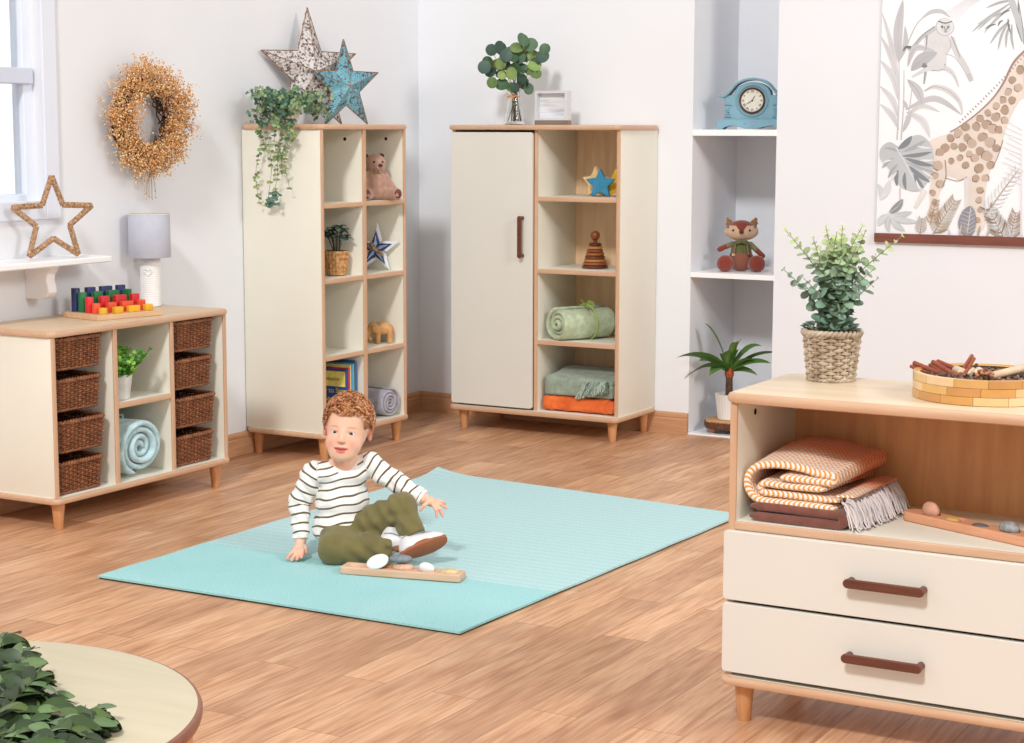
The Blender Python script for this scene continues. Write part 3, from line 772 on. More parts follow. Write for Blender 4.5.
q = at(313, 72, 'x', .075); star_thing('large whitewashed wooden star on top of the tall bookcase behind the blue star', 'wooden_star', .300, .05, (.095, q.y-.035, 1.5215), math.radians(75), wm, tr, -.06, distressed('worn grooves grey', (196, 188, 186), (110, 92, 90), (84, 68, 68)))
q = at(345, 84, 'x', .17); star_thing('smaller distressed blue wooden star on top of the tall bookcase', 'wooden_star', .220, .04, (.20, q.y-.032, 1.5215), math.radians(75), bm_, tr, -.05, distressed('worn grooves blue', (104, 160, 176), (84, 96, 100), (84, 54, 50)))

# trailing eucalyptus in a pale pot
t = thing('trailing_plant', 'trailing grey green eucalyptus plant in a white pot on top of the tall bookcase', 'plant', (.20, -1.45, 1.5215))
mb = MB(); mb.lathe([(.045, 0), (.05, .004), (.07, .06), (.072, .10), (.066, .10), (.06, .06)], 32); mb.build('pot', plain('cream glazed pot', (226, 220, 208), .5, .05, 20), t, 40)
mb = MB(); EU = [(92, 128, 100), (118, 150, 112), (74, 108, 88), (136, 164, 118), (60, 92, 74), (150, 172, 126)]
def euc_pair(mb, p, d, s, c, ph, n=3):
    d = d.normalized(); a = d.orthogonal().normalized(); b = d.cross(a)
    for q in (0, PI):
        w = a*math.cos(ph+q)+b*math.sin(ph+q); leaf(mb, p, w+d*.3, d*.45+Vector((random.uniform(.1, .9), random.uniform(-1, -.3), random.uniform(-.2, .5))), s, s*.44, .15, c, n=n, shape='round')
for k in range(130):
    a = random.uniform(0, 2*PI); r = random.uniform(.0, .05); reach = random.uniform(.04, .20); hh = random.uniform(-.02, .10)
    p0 = Vector((r*math.cos(a), r*math.sin(a), .09)); p1 = Vector((math.cos(a)*(reach), math.sin(a)*(reach*1.2), .06+hh)); p1.x = max(p1.x, -.17)
    if math.sin(a) < 0 and random.random() < .35: p1.z -= .05
    pm = (p0+p1)/2+Vector((0, 0, .03)); pts = []
    for i in range(8): u = i/7; pts.append(p0*(1-u)**2+pm*2*u*(1-u)+p1*u*u)
    mb.tube(pts, .0012, 3, col=l3((104, 84, 60)))
    for i in range(2, 8): euc_pair(mb, pts[i], pts[i]-pts[i-1], random.uniform(.014, .021), vary(l3(random.choice(EU)), .2), i*1.4+k)
for k in range(8):  # the sprays that reach right towards the stars
    p0 = Vector((.02, .05, .09)); p1 = Vector((random.uniform(0, .1), random.uniform(.14, .24), random.uniform(.01, .09)))
    pts = [p0.lerp(p1, i/8)+Vector((0, 0, .03*math.sin(PI*i/8))) for i in range(9)]; mb.tube(pts, .0012, 3, col=l3((104, 84, 60)))
    for i in range(3, 9): euc_pair(mb, pts[i], pts[i]-pts[i-1], random.uniform(.014, .02), vary(l3(random.choice(EU)), .15), i*1.4+k)
mb.build('foliage', M['leaf'], t, 0)
mb = MB()
for k, (px, py, xx) in enumerate(((258, 203, .10), (263, 150, .12), (275, 200, .14), (280, 158, .15), (287, 188, .17), (291, 140, .18), (270, 206, .12), (283, 172, .15))):
    yy = -1.55-.008*(k % 3); e = at(px, py, 'y', yy); e.x += 0
    p0 = Vector((.0+random.uniform(-.03, .05), -.04, .08)); top = Vector((e.x-.20+random.uniform(-.01, .02), 1.45+yy, .02)); end = e-Vector((.20, -1.45, 1.5215))
    pts = []
    for i in range(26):
        u = i/25
        if u < .25: v_ = u/.25; q = p0.lerp(top, v_)+Vector((0, 0, .025*math.sin(PI*v_)))
        else: v_ = (u-.25)/.75; q = top.lerp(end, v_)+Vector((.012*math.sin(v_*7+k*1.7), .002*math.sin(v_*7), 0))
        pts.append(q)
    mb.tube(pts, .0011, 3, col=l3((110, 96, 70)))
    for i in range(5, 26):
        if random.random() < .12: continue
        u = (i-5)/20; c = l3(random.choice(EU[:2] if u < .3 else [(140, 162, 110), (166, 176, 120), (118, 142, 100)]))
        euc_pair(mb, pts[i]+Vector((random.gauss(0, .003), 0, random.gauss(0, .004))), Vector((random.gauss(0, .5), 0, -1)), random.uniform(.015, .024)*(1.1-.35*u), vary(c, .2), random.uniform(0, 6))
    if k in (2, 6):
        for q in range(9): euc_pair(mb, end+Vector((random.gauss(0, .014), 0, random.gauss(.012, .012))), Vector((random.gauss(0, 1), 0, -1)), .02, vary(l3((96, 134, 118)), .15), q)
mb.build('hanging_stems', M['leaf'], t, 0)

# teddy
def plush(name, c, s=1): 
    m = colattr(name, .95, .5, .9, 260); return m
M['plush'] = plush('plush', None)
TB = [l3((188, 146, 126)), l3((120, 58, 50)), l3((168, 128, 110))]
tp = at(373.5, 196, 'x', .325); tp.z = 1.166
t = thing('teddy_bear', 'light brown teddy bear sitting in the top right cubby of the tall bookcase', 'teddy bear', tp, CYAW+.42); t.scale = (1.1, 1.1, 1.1)
F = Field((-.14, -.16, -.01), (.14, .08, .26), .0035)
F.ell((0, -.01, .062), (.062, .056, .068), .02).ell((0, -.012, .10), (.05, .045, .04), .02)
F.ell((.004, -.015, .168), (.052, .047, .047), .012).ell((.008, -.052, .158), (.024, .022, .019), .012)
for s in (-1, 1):
    F.ell((s*.040, -.002, .206), (.017, .009, .017), .006)
    F.cap((s*.047, -.015, .112), (s*.078, -.05, .05), .022, .020, .012); F.cap((s*.035, -.03, .030), (s*.075, -.105, .026), .028, .026, .012)
    F.ell((s*.076, -.112, .030), (.024, .018, .028), .008)
X, Y, Z = F.grid(); F.D += .0012*wob(X, Y, Z, 320)
F.D += np.where(Z < .0, .05, 0)
F.build('body', M['plush'], t, colf=lambda V, i: np.array(TB[0])[None]*(1+.12*wob(V[:, 0], V[:, 1], V[:, 2], 200)[:, None]))
for s in (-1, 1): mb = MB(); mb.sphere((s*.077, -.1265, .030), (.0175, .006, .0215), 16, 10, col=l3((112, 46, 44))); mb.build('paw_pad', M['vcol'], t, 60)
mb = MB(); mb.sphere((.009, -.076, .163), (.011, .008, .008), 12, 8); mb.build('nose', plain('brown nose', (84, 34, 30), .4), t, 60)
for s in (-1, 1): mb = MB(); mb.sphere((.004+s*.021, -.060, .178), (.0052, .004, .0052), 10, 8); mb.build('eye', plain('black bead', (16, 14, 14), .2), t, 60)
mb = MB(); mb.tube([(.036*math.cos(a), -.012+.036*math.sin(a), .128) for a in [2*PI*i/20 for i in range(20)]], .004, 6, True)
for s in (-1, 1): mb.tube([(0, -.052, .128), (s*.012, -.058, .135), (s*.02, -.056, .127), (0, -.052, .127)], .0028, 5)
mb.build('ribbon', plain('dark check ribbon', (150, 130, 96), .8, .5, 120), t, 60)
for s in (-1, 1): mb = MB(); mb.sphere((s*.040, -.0105, .206), (.011, .003, .011), 10, 8); mb.build('ear_lining', plain('dark ear lining', (70, 46, 40), .9), t, 60)

# plant in woven basket
q = at(338, 276, 'z', .825); t = thing('basket_plant', 'blue green leafy plant in a small rattan basket in the bookcase', 'plant', (.325, -1.245, .8265))
def diamond(a, z): return .0028*math.cos(10*a+z*150)*math.cos(10*a-z*150)
mb = MB(); prof = [(.038, 0), (.044, .004)]+[(.045+.012*i/24, .004+.108*i/24) for i in range(25)]+[(.058, .114), (.052, .114), (.048, .09)]
mb.lathe(prof, 120, fn=diamond)
m, nt, b = newmat('rattan'); b.inputs['Roughness'].default_value = .6
v = coord(nt); n = N(nt, 'ShaderNodeTexNoise', Scale=60.0, Detail=3.0); nt.links.new(v, n.inputs['Vector']); nt.links.new(ramp(nt, n.outputs['Fac'], [(.35, (158, 104, 58)), (.6, (214, 164, 106))]), b.inputs['Base Color'])
mb.build('woven_pot', m, t, 60)
mb = MB(); mb.lathe([(.054, .108), (.055, .112), (.05, .113), (0, .112)], 24); mb.build('soil', plain('dark soil', (46, 42, 34), .95), t, 60)
mb = MB(); DG = [(60, 88, 84), (80, 108, 102), (44, 66, 60), (100, 128, 118)]
for k in range(22):
    a = 2*PI*k/22+random.uniform(-.3, .3); rr = random.uniform(.02, .075); h = random.uniform(.06, .115); p0 = Vector((.012*math.cos(a), .012*math.sin(a), .11)); rr = min(rr, .062); p1 = Vector((rr*math.cos(a), rr*math.sin(a), .11+h))
    mb.tube([p0, p0.lerp(p1, .5)+Vector((0, 0, .02)), p1], .0018, 4, col=l3((60, 70, 46)))
    for q in range(4):
        aa = a+q*1.6; leaf(mb, p1, Vector((math.cos(aa), math.sin(aa), random.uniform(-.1, .4))), (0, 0, 1), random.uniform(.028, .04), .0125, .35, vary(l3(random.choice(DG)), .2), n=5)
mb.V = [(x, min(y, .072), z) for x, y, z in mb.V]
mb.build('foliage', M['leaf'], t, 0)

# blue and white driftwood star
t = thing('painted_star', 'white and navy blue wooden star tied with rope in the bookcase', 'star', (.300, -.885, .8265), math.radians(12)); t.rotation_euler = (-.1, 0, math.radians(12))
R_ = .124; z0 = R_*.809
def arms(mb, R, r, T, w, yo):
    for k in range(5):
        a = PI/2+2*PI*k/5; d = Vector((math.cos(a), 0, math.sin(a))); s_ = Vector((-math.sin(a), 0, math.cos(a))); c = Vector((0, yo, z0))
        vs = [c+s_*w*.2, c+d*R*.36+s_*w, c+d*R, c+d*R*.36-s_*w, c-s_*w*.2]; top = [c+Vector((0, -T, 0)), c+d*R*.5+Vector((0, -T, 0))]
        b = len(mb.V); mb.add(vs+[v+Vector((0, .008, 0)) for v in vs]+top, [(0, 1, 11, 10), (1, 2, 11), (2, 3, 11), (3, 4, 10, 11), (5, 9, 8, 7, 6), (0, 5, 6, 1), (1, 6, 7, 2), (2, 7, 8, 3), (3, 8, 9, 4), (0, 10, 4, 9, 5)])
mb = MB(); arms(mb, R_, .4, .008, .026, .006); mb.build('white_star', plain('chalk white wood', (226, 228, 234), .7), t, 0)
mb = MB(); arms(mb, R_*.70, .4, .010, .019, -.003); mb.build('navy_star', plain('navy wood', (40, 56, 104), .6, .2, 60), t, 0)
mb = MB(); arms(mb, R_*.56, .4, .013, .010, -.008); mb.build('light_blue_star', plain('light blue wood', (140, 166, 200), .7, .15, 60), t, 0)
mb = MB()
for q in (0, 1): mb.tube([(-.045+q*.008, -.006, z0+.03-q*.01), (0, -.028, z0+q*.006), (.045, -.008, z0-.035+q*.012)], .0035, 6)
mb.tube([(-.02, -.026, z0+.03), (.0, -.03, z0+.005), (-.03, -.012, z0-.012)], .0035, 6); mb.sphere((-.006, -.024, z0+.022), .007, 8, 6); mb.sphere((.006, -.024, z0+.012), .005, 8, 6)
mb.build('rope_tie', M['rope'], t, 60)

# wooden elephant: facing image left
t = thing('wooden_elephant', 'small carved wooden elephant on a lower right shelf of the bookcase', 'ornament', (.332, -.884, .4745), CYAW+.15); t.scale = (1.12, 1.12, 1.12)
F = Field((-.085, -.045, -.005), (.075, .045, .115), .0022)
F.ell((.008, 0, .072), (.048, .030, .032), .01).ell((-.04, 0, .074), (.024, .024, .028), .01)
F.chain([(-.055, 0, .07), (-.063, 0, .05), (-.062, 0, .03), (-.052, 0, .018), (-.044, 0, .02)], [.014, .010, .008, .007, .005], .008)
for x in (-.018, .040):
    for s in (-1, 1): F.cap((x, s*.015, .06), (x, s*.016, .006), .014, .0125, .008)
for s in (-1, 1): F.ell((-.030, s*.026, .074), (.018, .005, .022), .004)
F.cap((.055, 0, .075), (.060, 0, .04), .004, .003, .003)
X, Y, Z = F.grid(); F.D = np.maximum(F.D, -Z)
F.build('body', wood('carved light wood', (222, 172, 112), (186, 130, 76), 'x', .4, 3, 18), t)
mb = MB()
for s in (-1, 1): mb.sphere((-.050, s*.0215, .080), .0022, 8, 6)
mb.build('eyes', M['dark'], t, 60)

# books, covers towards the room
bookdefs = [(.052, .268, .262, (40, 78, 150), (222, 206, 90), 'blue and yellow picture book with big lettering, frontmost on the bottom left shelf'),
            (.082, .275, .268, (196, 60, 84), (236, 226, 210), 'book with a pink and white spotted spine on the bottom bookcase shelf'),
            (.108, .272, .270, (232, 220, 150), (236, 226, 160), 'cream yellow spined book between the pink and the sky blue ones'),
            (.132, .282, .276, (64, 168, 214), (70, 170, 214), 'sky blue spined book on the bottom bookcase shelf'),
            (.152, .280, .280, (168, 186, 60), (180, 190, 60), 'thin lime green book between the sky blue and royal blue ones'),
            (.176, .310, .288, (34, 104, 178), (34, 104, 178), 'tallest royal blue book against the bookcase divider')]
for k, (dx, h, dep, c1, c2, lab) in enumerate(bookdefs):
    x0 = (.226, .243, .260, .272, .286, .297)[k]; h = (.264, .270, .284, .286, .288, .300)[k]; tk = (.014, .015, .010, .012, .009, .017)[k]; yy = (.035, .034, .036, .034, .036, .034)[k]
    b_ = thing('book', lab, 'book', Bl(x0, yy, .1255), PI/2, 'picture books on the bottom shelf of the bookcase'); b_.rotation_euler = (0, 0, PI/2)
    mb = MB()
    mb.box(0, .002, 0, dep, 0, h, .0004); mb.box(tk-.002, tk, 0, dep, 0, h, .0004); mb.box(0, tk, -.001, .002, 0, h, .0008)
    mb.build('cover', plain('book cover %d' % k, c1, .45, .05, 20), b_, 0)
    mb = MB(); mb.box(.0022, tk-.0022, .003, dep-.006, .004, h-.005, 0); mb.build('pages', plain('paper', (226, 212, 182), .9, .04, 200), b_, 0)
    if k == 0:
        mb = MB(); mb.box(-.0006, 0, .004, dep-.004, h*.70, h-.008, 0); mb.build('cover_band', plain('yellow cover print', (238, 224, 120), .45, .08, 30), b_, 0)
        Rt = Matrix(((0, 0, -1, 0), (-1, 0, 0, 0), (0, 1, 0, 0), (0, 0, 0, 1)))
        ym = plain('yellow lettering', (236, 206, 60), .5); rm = plain('maroon lettering', (110, 30, 40), .5)
        text_mesh('How to Stop', .034, ym, 'cover_lettering', b_, Matrix.Translation((-.001, .175, h*.585)) @ Rt, spacing=1.0)
        text_mesh('a Bear', .046, ym, 'cover_lettering', b_, Matrix.Translation((-.001, .165, h*.42)) @ Rt)
        text_mesh('THE RAINBOW', .019, rm, 'cover_lettering', b_, Matrix.Translation((-.0012, .165, h*.80)) @ Rt)

# grey rolled blanket
t = thing('rolled_blanket', 'grey rolled fleece blanket in the bottom right cubby of the bookcase', 'blanket', Bl(.583, .022, .127), PI/2-.12)
pth = [(x, z) for x, z in spiral_path(.066, 4.2, .0145)]; zm = min(z for x, z in pth)-.007
mb = MB(); strip(mb, [(x, z-zm) for x, z in pth[::-1]], .0128, .30, 12, .010, noise_=.002, seed=5); mb.build('blanket_roll', towel_mat('lilac grey fleece', (172, 170, 182)), t, 75)

# =================================================================== WARDROBE CONTENTS
def Cl(x, y, z): return Vector((.444+x, -.403+y, z))
gl, nt, b = newmat('clear glass'); b.inputs['Roughness'].default_value = .01; b.inputs['Transmission Weight'].default_value = 1; b.inputs['IOR'].default_value = 1.35; b.inputs['Base Color'].default_value = (.97, .99, .98, 1)
t = thing('glass_vase', 'clear glass bottle vase on top of the wardrobe', 'vase', (.708, -.25, 1.5205))
mb = MB(); mb.lathe([(.040, 0), (.051, .004), (.052, .012), (.044, .05), (.034, .10), (.028, .135), (.027, .15), (.033, .176), (.031, .177), (.0245, .15), (.0255, .135), (.031, .10), (.041, .05), (.047, .014), (.0, .012)], 40); mb.build('vase_body', gl, t, 60)
mb = MB(); mb.tube([(.0285*math.cos(a), .0285*math.sin(a), .14) for a in [2*PI*i/20 for i in range(20)]], .003, 6, True)
for s in (-1, 1): mb.tube([(0, -.03, .14), (s*.018, -.036, .152), (s*.034, -.034, .142), (s*.014, -.034, .134), (0, -.03, .14)], .0025, 5, flat=1); mb.tube([(0, -.03, .14), (s*.022, -.038, .118)], .002, 5)
mb.build('twine_bow', plain('jute twine', (206, 156, 116), .9, .1, 60), t, 60)
e = thing('eucalyptus_bunch', 'bunch of round green eucalyptus leaves in the glass vase on the wardrobe', 'leaves', (.708, -.25, 1.5345))
stems = MB(); lv = MB(); GR = [(72, 104, 74), (98, 128, 70), (120, 146, 84), (54, 84, 70), (132, 156, 88), (60, 92, 60)]
tips = [(-.15, .29), (-.13, .33), (-.175, .24), (-.09, .34), (-.04, .33), (0, .35), (.05, .33), (.055, .41), (.10, .33), (.175, .34), (.10, .27), (-.06, .26), (.03, .27), (-.13, .24), (.10, .235), (.12, .21), (-.01, .21), (.05, .19), (-.055, .17), (-.02, .31), (.08, .36), (-.10, .28), (.02, .24), (.15, .30)]
ce, se = math.cos(CYAW), math.sin(CYAW)
for k, (u, h) in enumerate(tips):
    dp = random.uniform(-.05, .04); p1 = Vector((.84*u*ce-dp*se, .84*u*se+dp*ce, h*.93+.045-.0145)); p0 = Vector((random.uniform(-.03, .03), random.uniform(-.03, .03), .006)); nk = Vector((random.uniform(-.012, .012), random.uniform(-.012, .012), .13))
    pts = [p0, (p0+nk)/2, nk, nk.lerp(p1, .5)+Vector((0, 0, .02)), p1]
    if k % 2 == 0 or k < 4: stems.tube(pts, [.0022, .0022, .002, .0016, .001], 5, col=l3(random.choice([(130, 140, 70), (110, 88, 62), (90, 60, 50)])))
    nrm = Vector((random.gauss(se*.6, .4), random.gauss(-ce*.9, .4), random.gauss(.2, .4))); d = Vector((random.gauss(u*3, .5), random.gauss(0, .4), random.gauss(.3, .6))); d.normalize(); d = d-nrm*d.dot(nrm)/nrm.length_squared
    s = random.uniform(.056, .072); leaf(lv, p1-d*.02, d, nrm, s, s*.5, .12, vary(l3(random.choice(GR)), .12), .04, 7, 'round')
    q = p1-Vector((u*.25, 0, .035)); d2 = -d+Vector((0, 0, random.uniform(-.5, .5))); leaf(lv, q, d2, nrm, s*.85, s*.4, .1, vary(l3(random.choice(GR)), .12), .05, 7, 'round')
stems.build('stems', M['vcol'], e, 60); lv.build('leaves', M['leaf'], e, 0)

t = thing('photo_frame', 'small whitewashed box frame with blank print on top of the wardrobe', 'picture frame', (.804, -.215, 1.5205), .02)
fm = plain('whitewashed frame', (206, 208, 214), .6, .03, 60); w, h = .178, .166
mb = MB(); mb.box(0, .013, 0, .05, .022, h, .001); mb.box(w-.013, w, 0, .05, .022, h, .001); mb.box(.013, w-.013, 0, .05, h-.013, h, .001); mb.box(.013, w-.013, 0, .05, .022, .034, .001); mb.build('frame_border', fm, t, 0)
mb = MB(); mb.box(0, w, 0, .05, 0, .0218, .001); mb.build('wooden_foot', wood('grey brown wood', (150, 128, 118), (110, 90, 84), 'x', .7), t, 0)
m, nt, b = newmat('pale marbled print'); v = coord(nt, (2, 1, 22)); n = N(nt, 'ShaderNodeTexNoise', Scale=3.0, Detail=5.0); nt.links.new(v, n.inputs['Vector']); nt.links.new(ramp(nt, n.outputs['Fac'], [(.3, (190, 184, 188)), (.5, (222, 224, 230)), (.7, (232, 234, 240))]), b.inputs['Base Color'])
mb = MB(); mb.box(.013, w-.013, .034, .038, .034, h-.013, 0); mb.build('print', m, t, 0)

# three wooden stars
def flatstar(mb, R, r, T, z0, bev=.003, tilt=0, dot=False):
    o = []
    for k in range(10):
        a = PI/2+PI*k/5+tilt; q = R if k % 2 == 0 else r
        a1 = a-.10; 
        if k % 2 == 0: o += [(q*.96*math.cos(a-.05), q*.96*math.sin(a-.05)), (q*math.cos(a), q*math.sin(a)), (q*.96*math.cos(a+.05), q*.96*math.sin(a+.05))]
        else: o.append((q*math.cos(a), q*math.sin(a)))
    mb.prism(o, -T/2, T/2, Mx=Matrix.Translation((0, 0, z0)) @ Matrix.Rotation(PI/2, 4, 'X'), bev=bev)
sm = [('pale natural wooden toy star behind the blue star in the wardrobe', (232, 196, 142), -.034, .07, .05), ('blue spotted wooden toy star on the top shelf of the wardrobe', (32, 132, 172), 0, 0, 0.0), ('yellow spotted wooden toy star beside the blue star in the wardrobe', (232, 184, 40), .066, .045, -.1)]
sb = at(600.5, 190, 'y', -.27)
for k, (lab, c, dx, dy, tl) in enumerate(sm):
    t = thing('toy_star', lab, 'toy', (sb.x+dx*ce-dy*se*.6, -.27+dx*se+dy, 1.1765), CYAW*.6+(-.5, 0, .5)[k], 'wooden toy stars in the wardrobe')
    mb = MB(); R_ = (.079, .073, .072)[k]; flatstar(mb, R_, R_*.52, .026, R_*.809+.001, tilt=tl*0); mb.build('star_body', plain('star paint %d' % k, c, .5, .06, 30), t, 0)
    mb = MB()
    for i in range(-8, 9):
        for j in range(-8, 9):
            x, z = i*.0068, j*.0068; r = math.hypot(x, z); a = math.atan2(z, x)-PI/2; s_ = abs(((a/(2*PI/5)+.5) % 1)-.5)*2*PI/5
            if r > R_*.50*(1+.55*max(0, 1-s_*2.0)): continue
            mb.lathe([(.0011, 0), (.0009, .0006)], 6, Mx=Matrix.Translation((x, -.0131, R_*.809+z)) @ Matrix.Rotation(PI/2, 4, 'X'))
    if k: mb.build('dots', plain('star dots %d' % k, [(120, 190, 214), (120, 190, 214), (250, 222, 120)][k], .5), t, 0)

# ring stacker
t = thing('ring_stacker', 'wooden ring stacking tower with a ball top in the wardrobe', 'toy', (1.155, -.235, .8255))
cols = [(112, 56, 34), (168, 100, 52), (196, 134, 74), (128, 66, 38), (176, 104, 56), (150, 84, 48), (206, 142, 78), (96, 44, 30)]
z = 0
for k in range(8):
    r = .064-.0047*k; h = .0155; mb = MB()
    mb.lathe([(r-.006, 0), (r-.001, .003), (r, h*.5), (r-.001, h-.003), (r-.006, h-.0003)], 32, (0, 0, z)); z += h
    mb.build('ring', wood('ring wood %d' % k, cols[k], [x*.8 for x in cols[k]], 'x', .35, 3, 20), t, 40)
mb = MB(); mb.lathe([(.011, z), (.010, z+.012), (.014, z+.016)], 20); mb.sphere((0, 0, z+.036), .0235, 24, 16); mb.build('knob', wood('knob wood', (150, 84, 44), (112, 58, 32), 'x', .3, 3, 20), t, 60)

# green rolled blanket
gq = at(553, 338, 'z', .476)
t = thing('rolled_blanket', 'sage green rolled blanket tied with a lime ribbon in the wardrobe', 'blanket', (1.022, -.378, .4775), -.50)
pth = [(x*1.16, z*.98) for x, z in spiral_path(.080, 3.2, .0225)]; zm = min(z for x, z in pth)-.011
mb = MB(); strip(mb, [(-x, z-zm) for x, z in pth[::-1]], .0205, .30, 16, .014, noise_=.004, seed=9)
mb.F = [f[::-1] for f in mb.F]; mb.build('blanket_roll', towel_mat('sage fleece', (190, 204, 172)), t, 75)
mb = MB(); mb.tube([(.094*1.08*math.cos(a), .17, -zm+.097*.93*math.sin(a)) for a in [2*PI*i/36 for i in range(36)]], .004, 6, True)
for s in (-1, 1):
    o = Vector((.01, .17, -zm+.090))
    mb.add([o, o+Vector((s*.025, -.012, .022)), o+Vector((s*.060, -.006, .020)), o+Vector((s*.055, .012, -.002)), o+Vector((s*.02, .008, -.004))], [(0, 1, 2, 3, 4)]); mb.add([o, o+Vector((s*.03+.01, -.04, -.004)), o+Vector((s*.045+.014, -.036, -.012)), o+Vector((.006, .004, .0))], [(0, 1, 2, 3)])
mb.build('ribbon_bow', plain('lime satin ribbon', (166, 188, 98), .4), t, 60)

# folded sage throw on orange cushion
t = thing('orange_cushion', 'crumpled orange velvet cushion at the bottom of the wardrobe', 'cushion', (1.137, -.215, .1255))
F = Field((-.23, -.22, -.01), (.23, .2, .12), .004)
sl, X, Y, Z = F.sub((-.23, -.22, -.01), (.23, .2, .12))
qx, qy, qz = np.abs(X)-.183, np.abs(Y)-.145, np.abs(Z-.040)-.012
hh = .026*(1-.45*np.clip(np.maximum(np.abs(X)/.2, np.abs(Y)/.18), 0, 1)**3)
d = np.linalg.norm(np.stack([np.maximum(qx, 0), np.maximum(qy, 0), np.maximum(qz, 0)], -1), axis=-1)+np.minimum(np.maximum(np.maximum(qx, qy), qz), 0)-hh
d += .0045*wob(X, Y, Z, 62, 1)+.0032*np.sin(150*X+4*np.sin(40*Z)+6*np.sin(22*Y))*np.clip((np.abs(X)-.09)/.09, 0, 1)
F.D = d.astype(np.float32); F.D = np.maximum(F.D, (.001-Z)).astype(np.float32)
m, nt, b = newmat('orange velvet'); b.inputs['Roughness'].default_value = .6; b.inputs['Base Color'].default_value = lin((226, 98, 34)); b.inputs['Sheen Weight'].default_value = .5; b.inputs['Sheen Tint'].default_value = lin((255, 170, 110))
v = coord(nt); n = N(nt, 'ShaderNodeTexNoise', Scale=22.0, Detail=4.0); nt.links.new(v, n.inputs['Vector']); nt.links.new(ramp(nt, n.outputs['Fac'], [(.3, (214, 88, 28)), (.7, (238, 118, 50))]), b.inputs['Base Color'])
F.build('cushion_cover', m, t)
def serp(W, n, pitch, r=None, x0=0):
    """folded path: n layers W long, stacked at pitch"""
    P = []; r = pitch/2
    for k in range(n):
        z = pitch*k; a, b = (x0, x0+W) if k % 2 == 0 else (x0+W, x0)
        for i in range(13): P.append((a+(b-a)*i/12, z))
        if k < n-1:
            s = 1 if k % 2 == 0 else -1
            for i in range(1, 8): th = -PI/2+PI*i/8; P.append((b+s*r*math.cos(th), z+r+r*math.sin(th)))
    return P
t = thing('folded_throw', 'folded grey green throw with a fringe on top of the orange cushion', 'throw', (1.115, -.365, .2035), 0)
F = Field((-.21, -.06, -.03), (.26, .36, .18), .004)
sl, X, Y, Z = F.sub((-.21, -.06, -.03), (.26, .36, .18)); top = .088-.018*np.clip(X/.2, -1, 1)
qx, qy, qz = np.abs(X-.02)-.172, np.abs(Y-.15)-.135, np.abs(Z-.045-.08*np.clip(Y, 0, .2))-.030-.06*np.clip(Y, 0, .2)
d = np.linalg.norm(np.stack([np.maximum(qx, 0), np.maximum(qy, 0), np.maximum(qz, 0)], -1), axis=-1)+np.minimum(np.maximum(np.maximum(qx, qy), qz), 0)-.016
d += .0035*wob(X, Y, Z, 34, 2)+.0012*wob(X, Y, Z, 120, 1)
d += .006*np.exp(-((Z-.045-.1*X)/.003)**2)*(Y < .03)*(X > .02)
F.D = np.maximum(d, .0005-Z).astype(np.float32)
F.build('throw_body', towel_mat('sage woven wool', (150, 166, 150)), t)
mb = MB()
for k in range(100):
    u = k/99; x0 = .052+.135*u; y0 = -.014+.004*random.random()-.0; z0 = .054+.012*u+random.uniform(-.006, .01)
    pts = [Vector((x0, -.002, z0+.012))]
    for i in range(1, 6): pts.append(Vector((x0+random.gauss(0, .003)-.006*i*(1-u), y0-.003*i-random.uniform(0, .002), z0+.010-.0125*i*(1.1-.5*u)+random.gauss(0, .001))))
    mb.tube(pts, .0021, 4, col=vary(l3(random.choice([(150, 168, 152), (96, 118, 106), (190, 202, 188)])), .1))
mb.build('fringe', M['cloth'], t, 60)

# =================================================================== ALCOVE
# mantel clock
t = thing('mantel_clock', 'distressed blue mantel clock on the upper alcove shelf', 'clock', (1.806, .165, 1.4995), .22)
bl = distressed('distressed blue paint', (126, 166, 182), (104, 144, 162), (84, 66, 80), .5, .40)
def Ex(mb, o, y0, y1, bev=.003, mi=0): mb.prism(o, -y1, -y0, mi, Mx=Matrix.Rotation(PI/2, 4, 'X'), bev=bev)
mb = MB(); o = [(-.170, .0), (-.172, .03), (-.165, .043), (-.125, .05), (.125, .05), (.165, .043), (.172, .03), (.170, 0), (.145, .0), (.13, .012), (.10, .018), (.06, .012), (.03, .004), (-.03, .004), (-.06, .012), (-.10, .018), (-.13, .012), (-.145, 0)]
Ex(mb, o, -.045, .045); mb.build('plinth', bl, t, 30)
mb = MB(); o = [(-.135, .048), (-.135, .155), (-.115, .165)]+[(.085*math.cos(a)*1.05, .165+.062*math.sin(a)) for a in [PI-PI*i/16 for i in range(17)]]+[(.115, .165), (.135, .155), (.135, .048)]
Ex(mb, o, -.035, .038); mb.build('case', bl, t, 30)
mb = MB()
arc = [(-.168, .162), (-.152, .155), (-.130, .160), (-.112, .175)]+[(.100*math.cos(a), .172+.068*math.sin(a)) for a in [PI*.86-PI*.72*i/16 for i in range(17)]]+[(.112, .175), (.130, .160), (.152, .155), (.168, .162)]
mb.loft([[(x, y, z+h) for y, h in ((-.048, -.004), (-.052, .002), (-.048, .008), (.035, .008), (.035, -.004))] for x, z in arc]); mb.build('arched_moulding', bl, t, 40)
for s in (-1, 1):
    mb = MB(); mb.box(s*.118-.018, s*.118+.018, -.043, -.034, .06, .062, .0005); mb.box(s*.118-.018, s*.118+.018, -.043, -.034, .118, .120, .0005)
    mb.tube([(s*.118-.012, -.037, .07), (s*.118+.008, -.037, .078), (s*.118-.004, -.037, .094), (s*.118+.012, -.037, .108)], .0025, 5); mb.tube([(s*.118+.012, -.037, .07), (s*.118-.01, -.037, .084), (s*.118-.012, -.037, .10)], .002, 5)
    mb.build('carved_scroll', bl, t, 40)
cz = .139
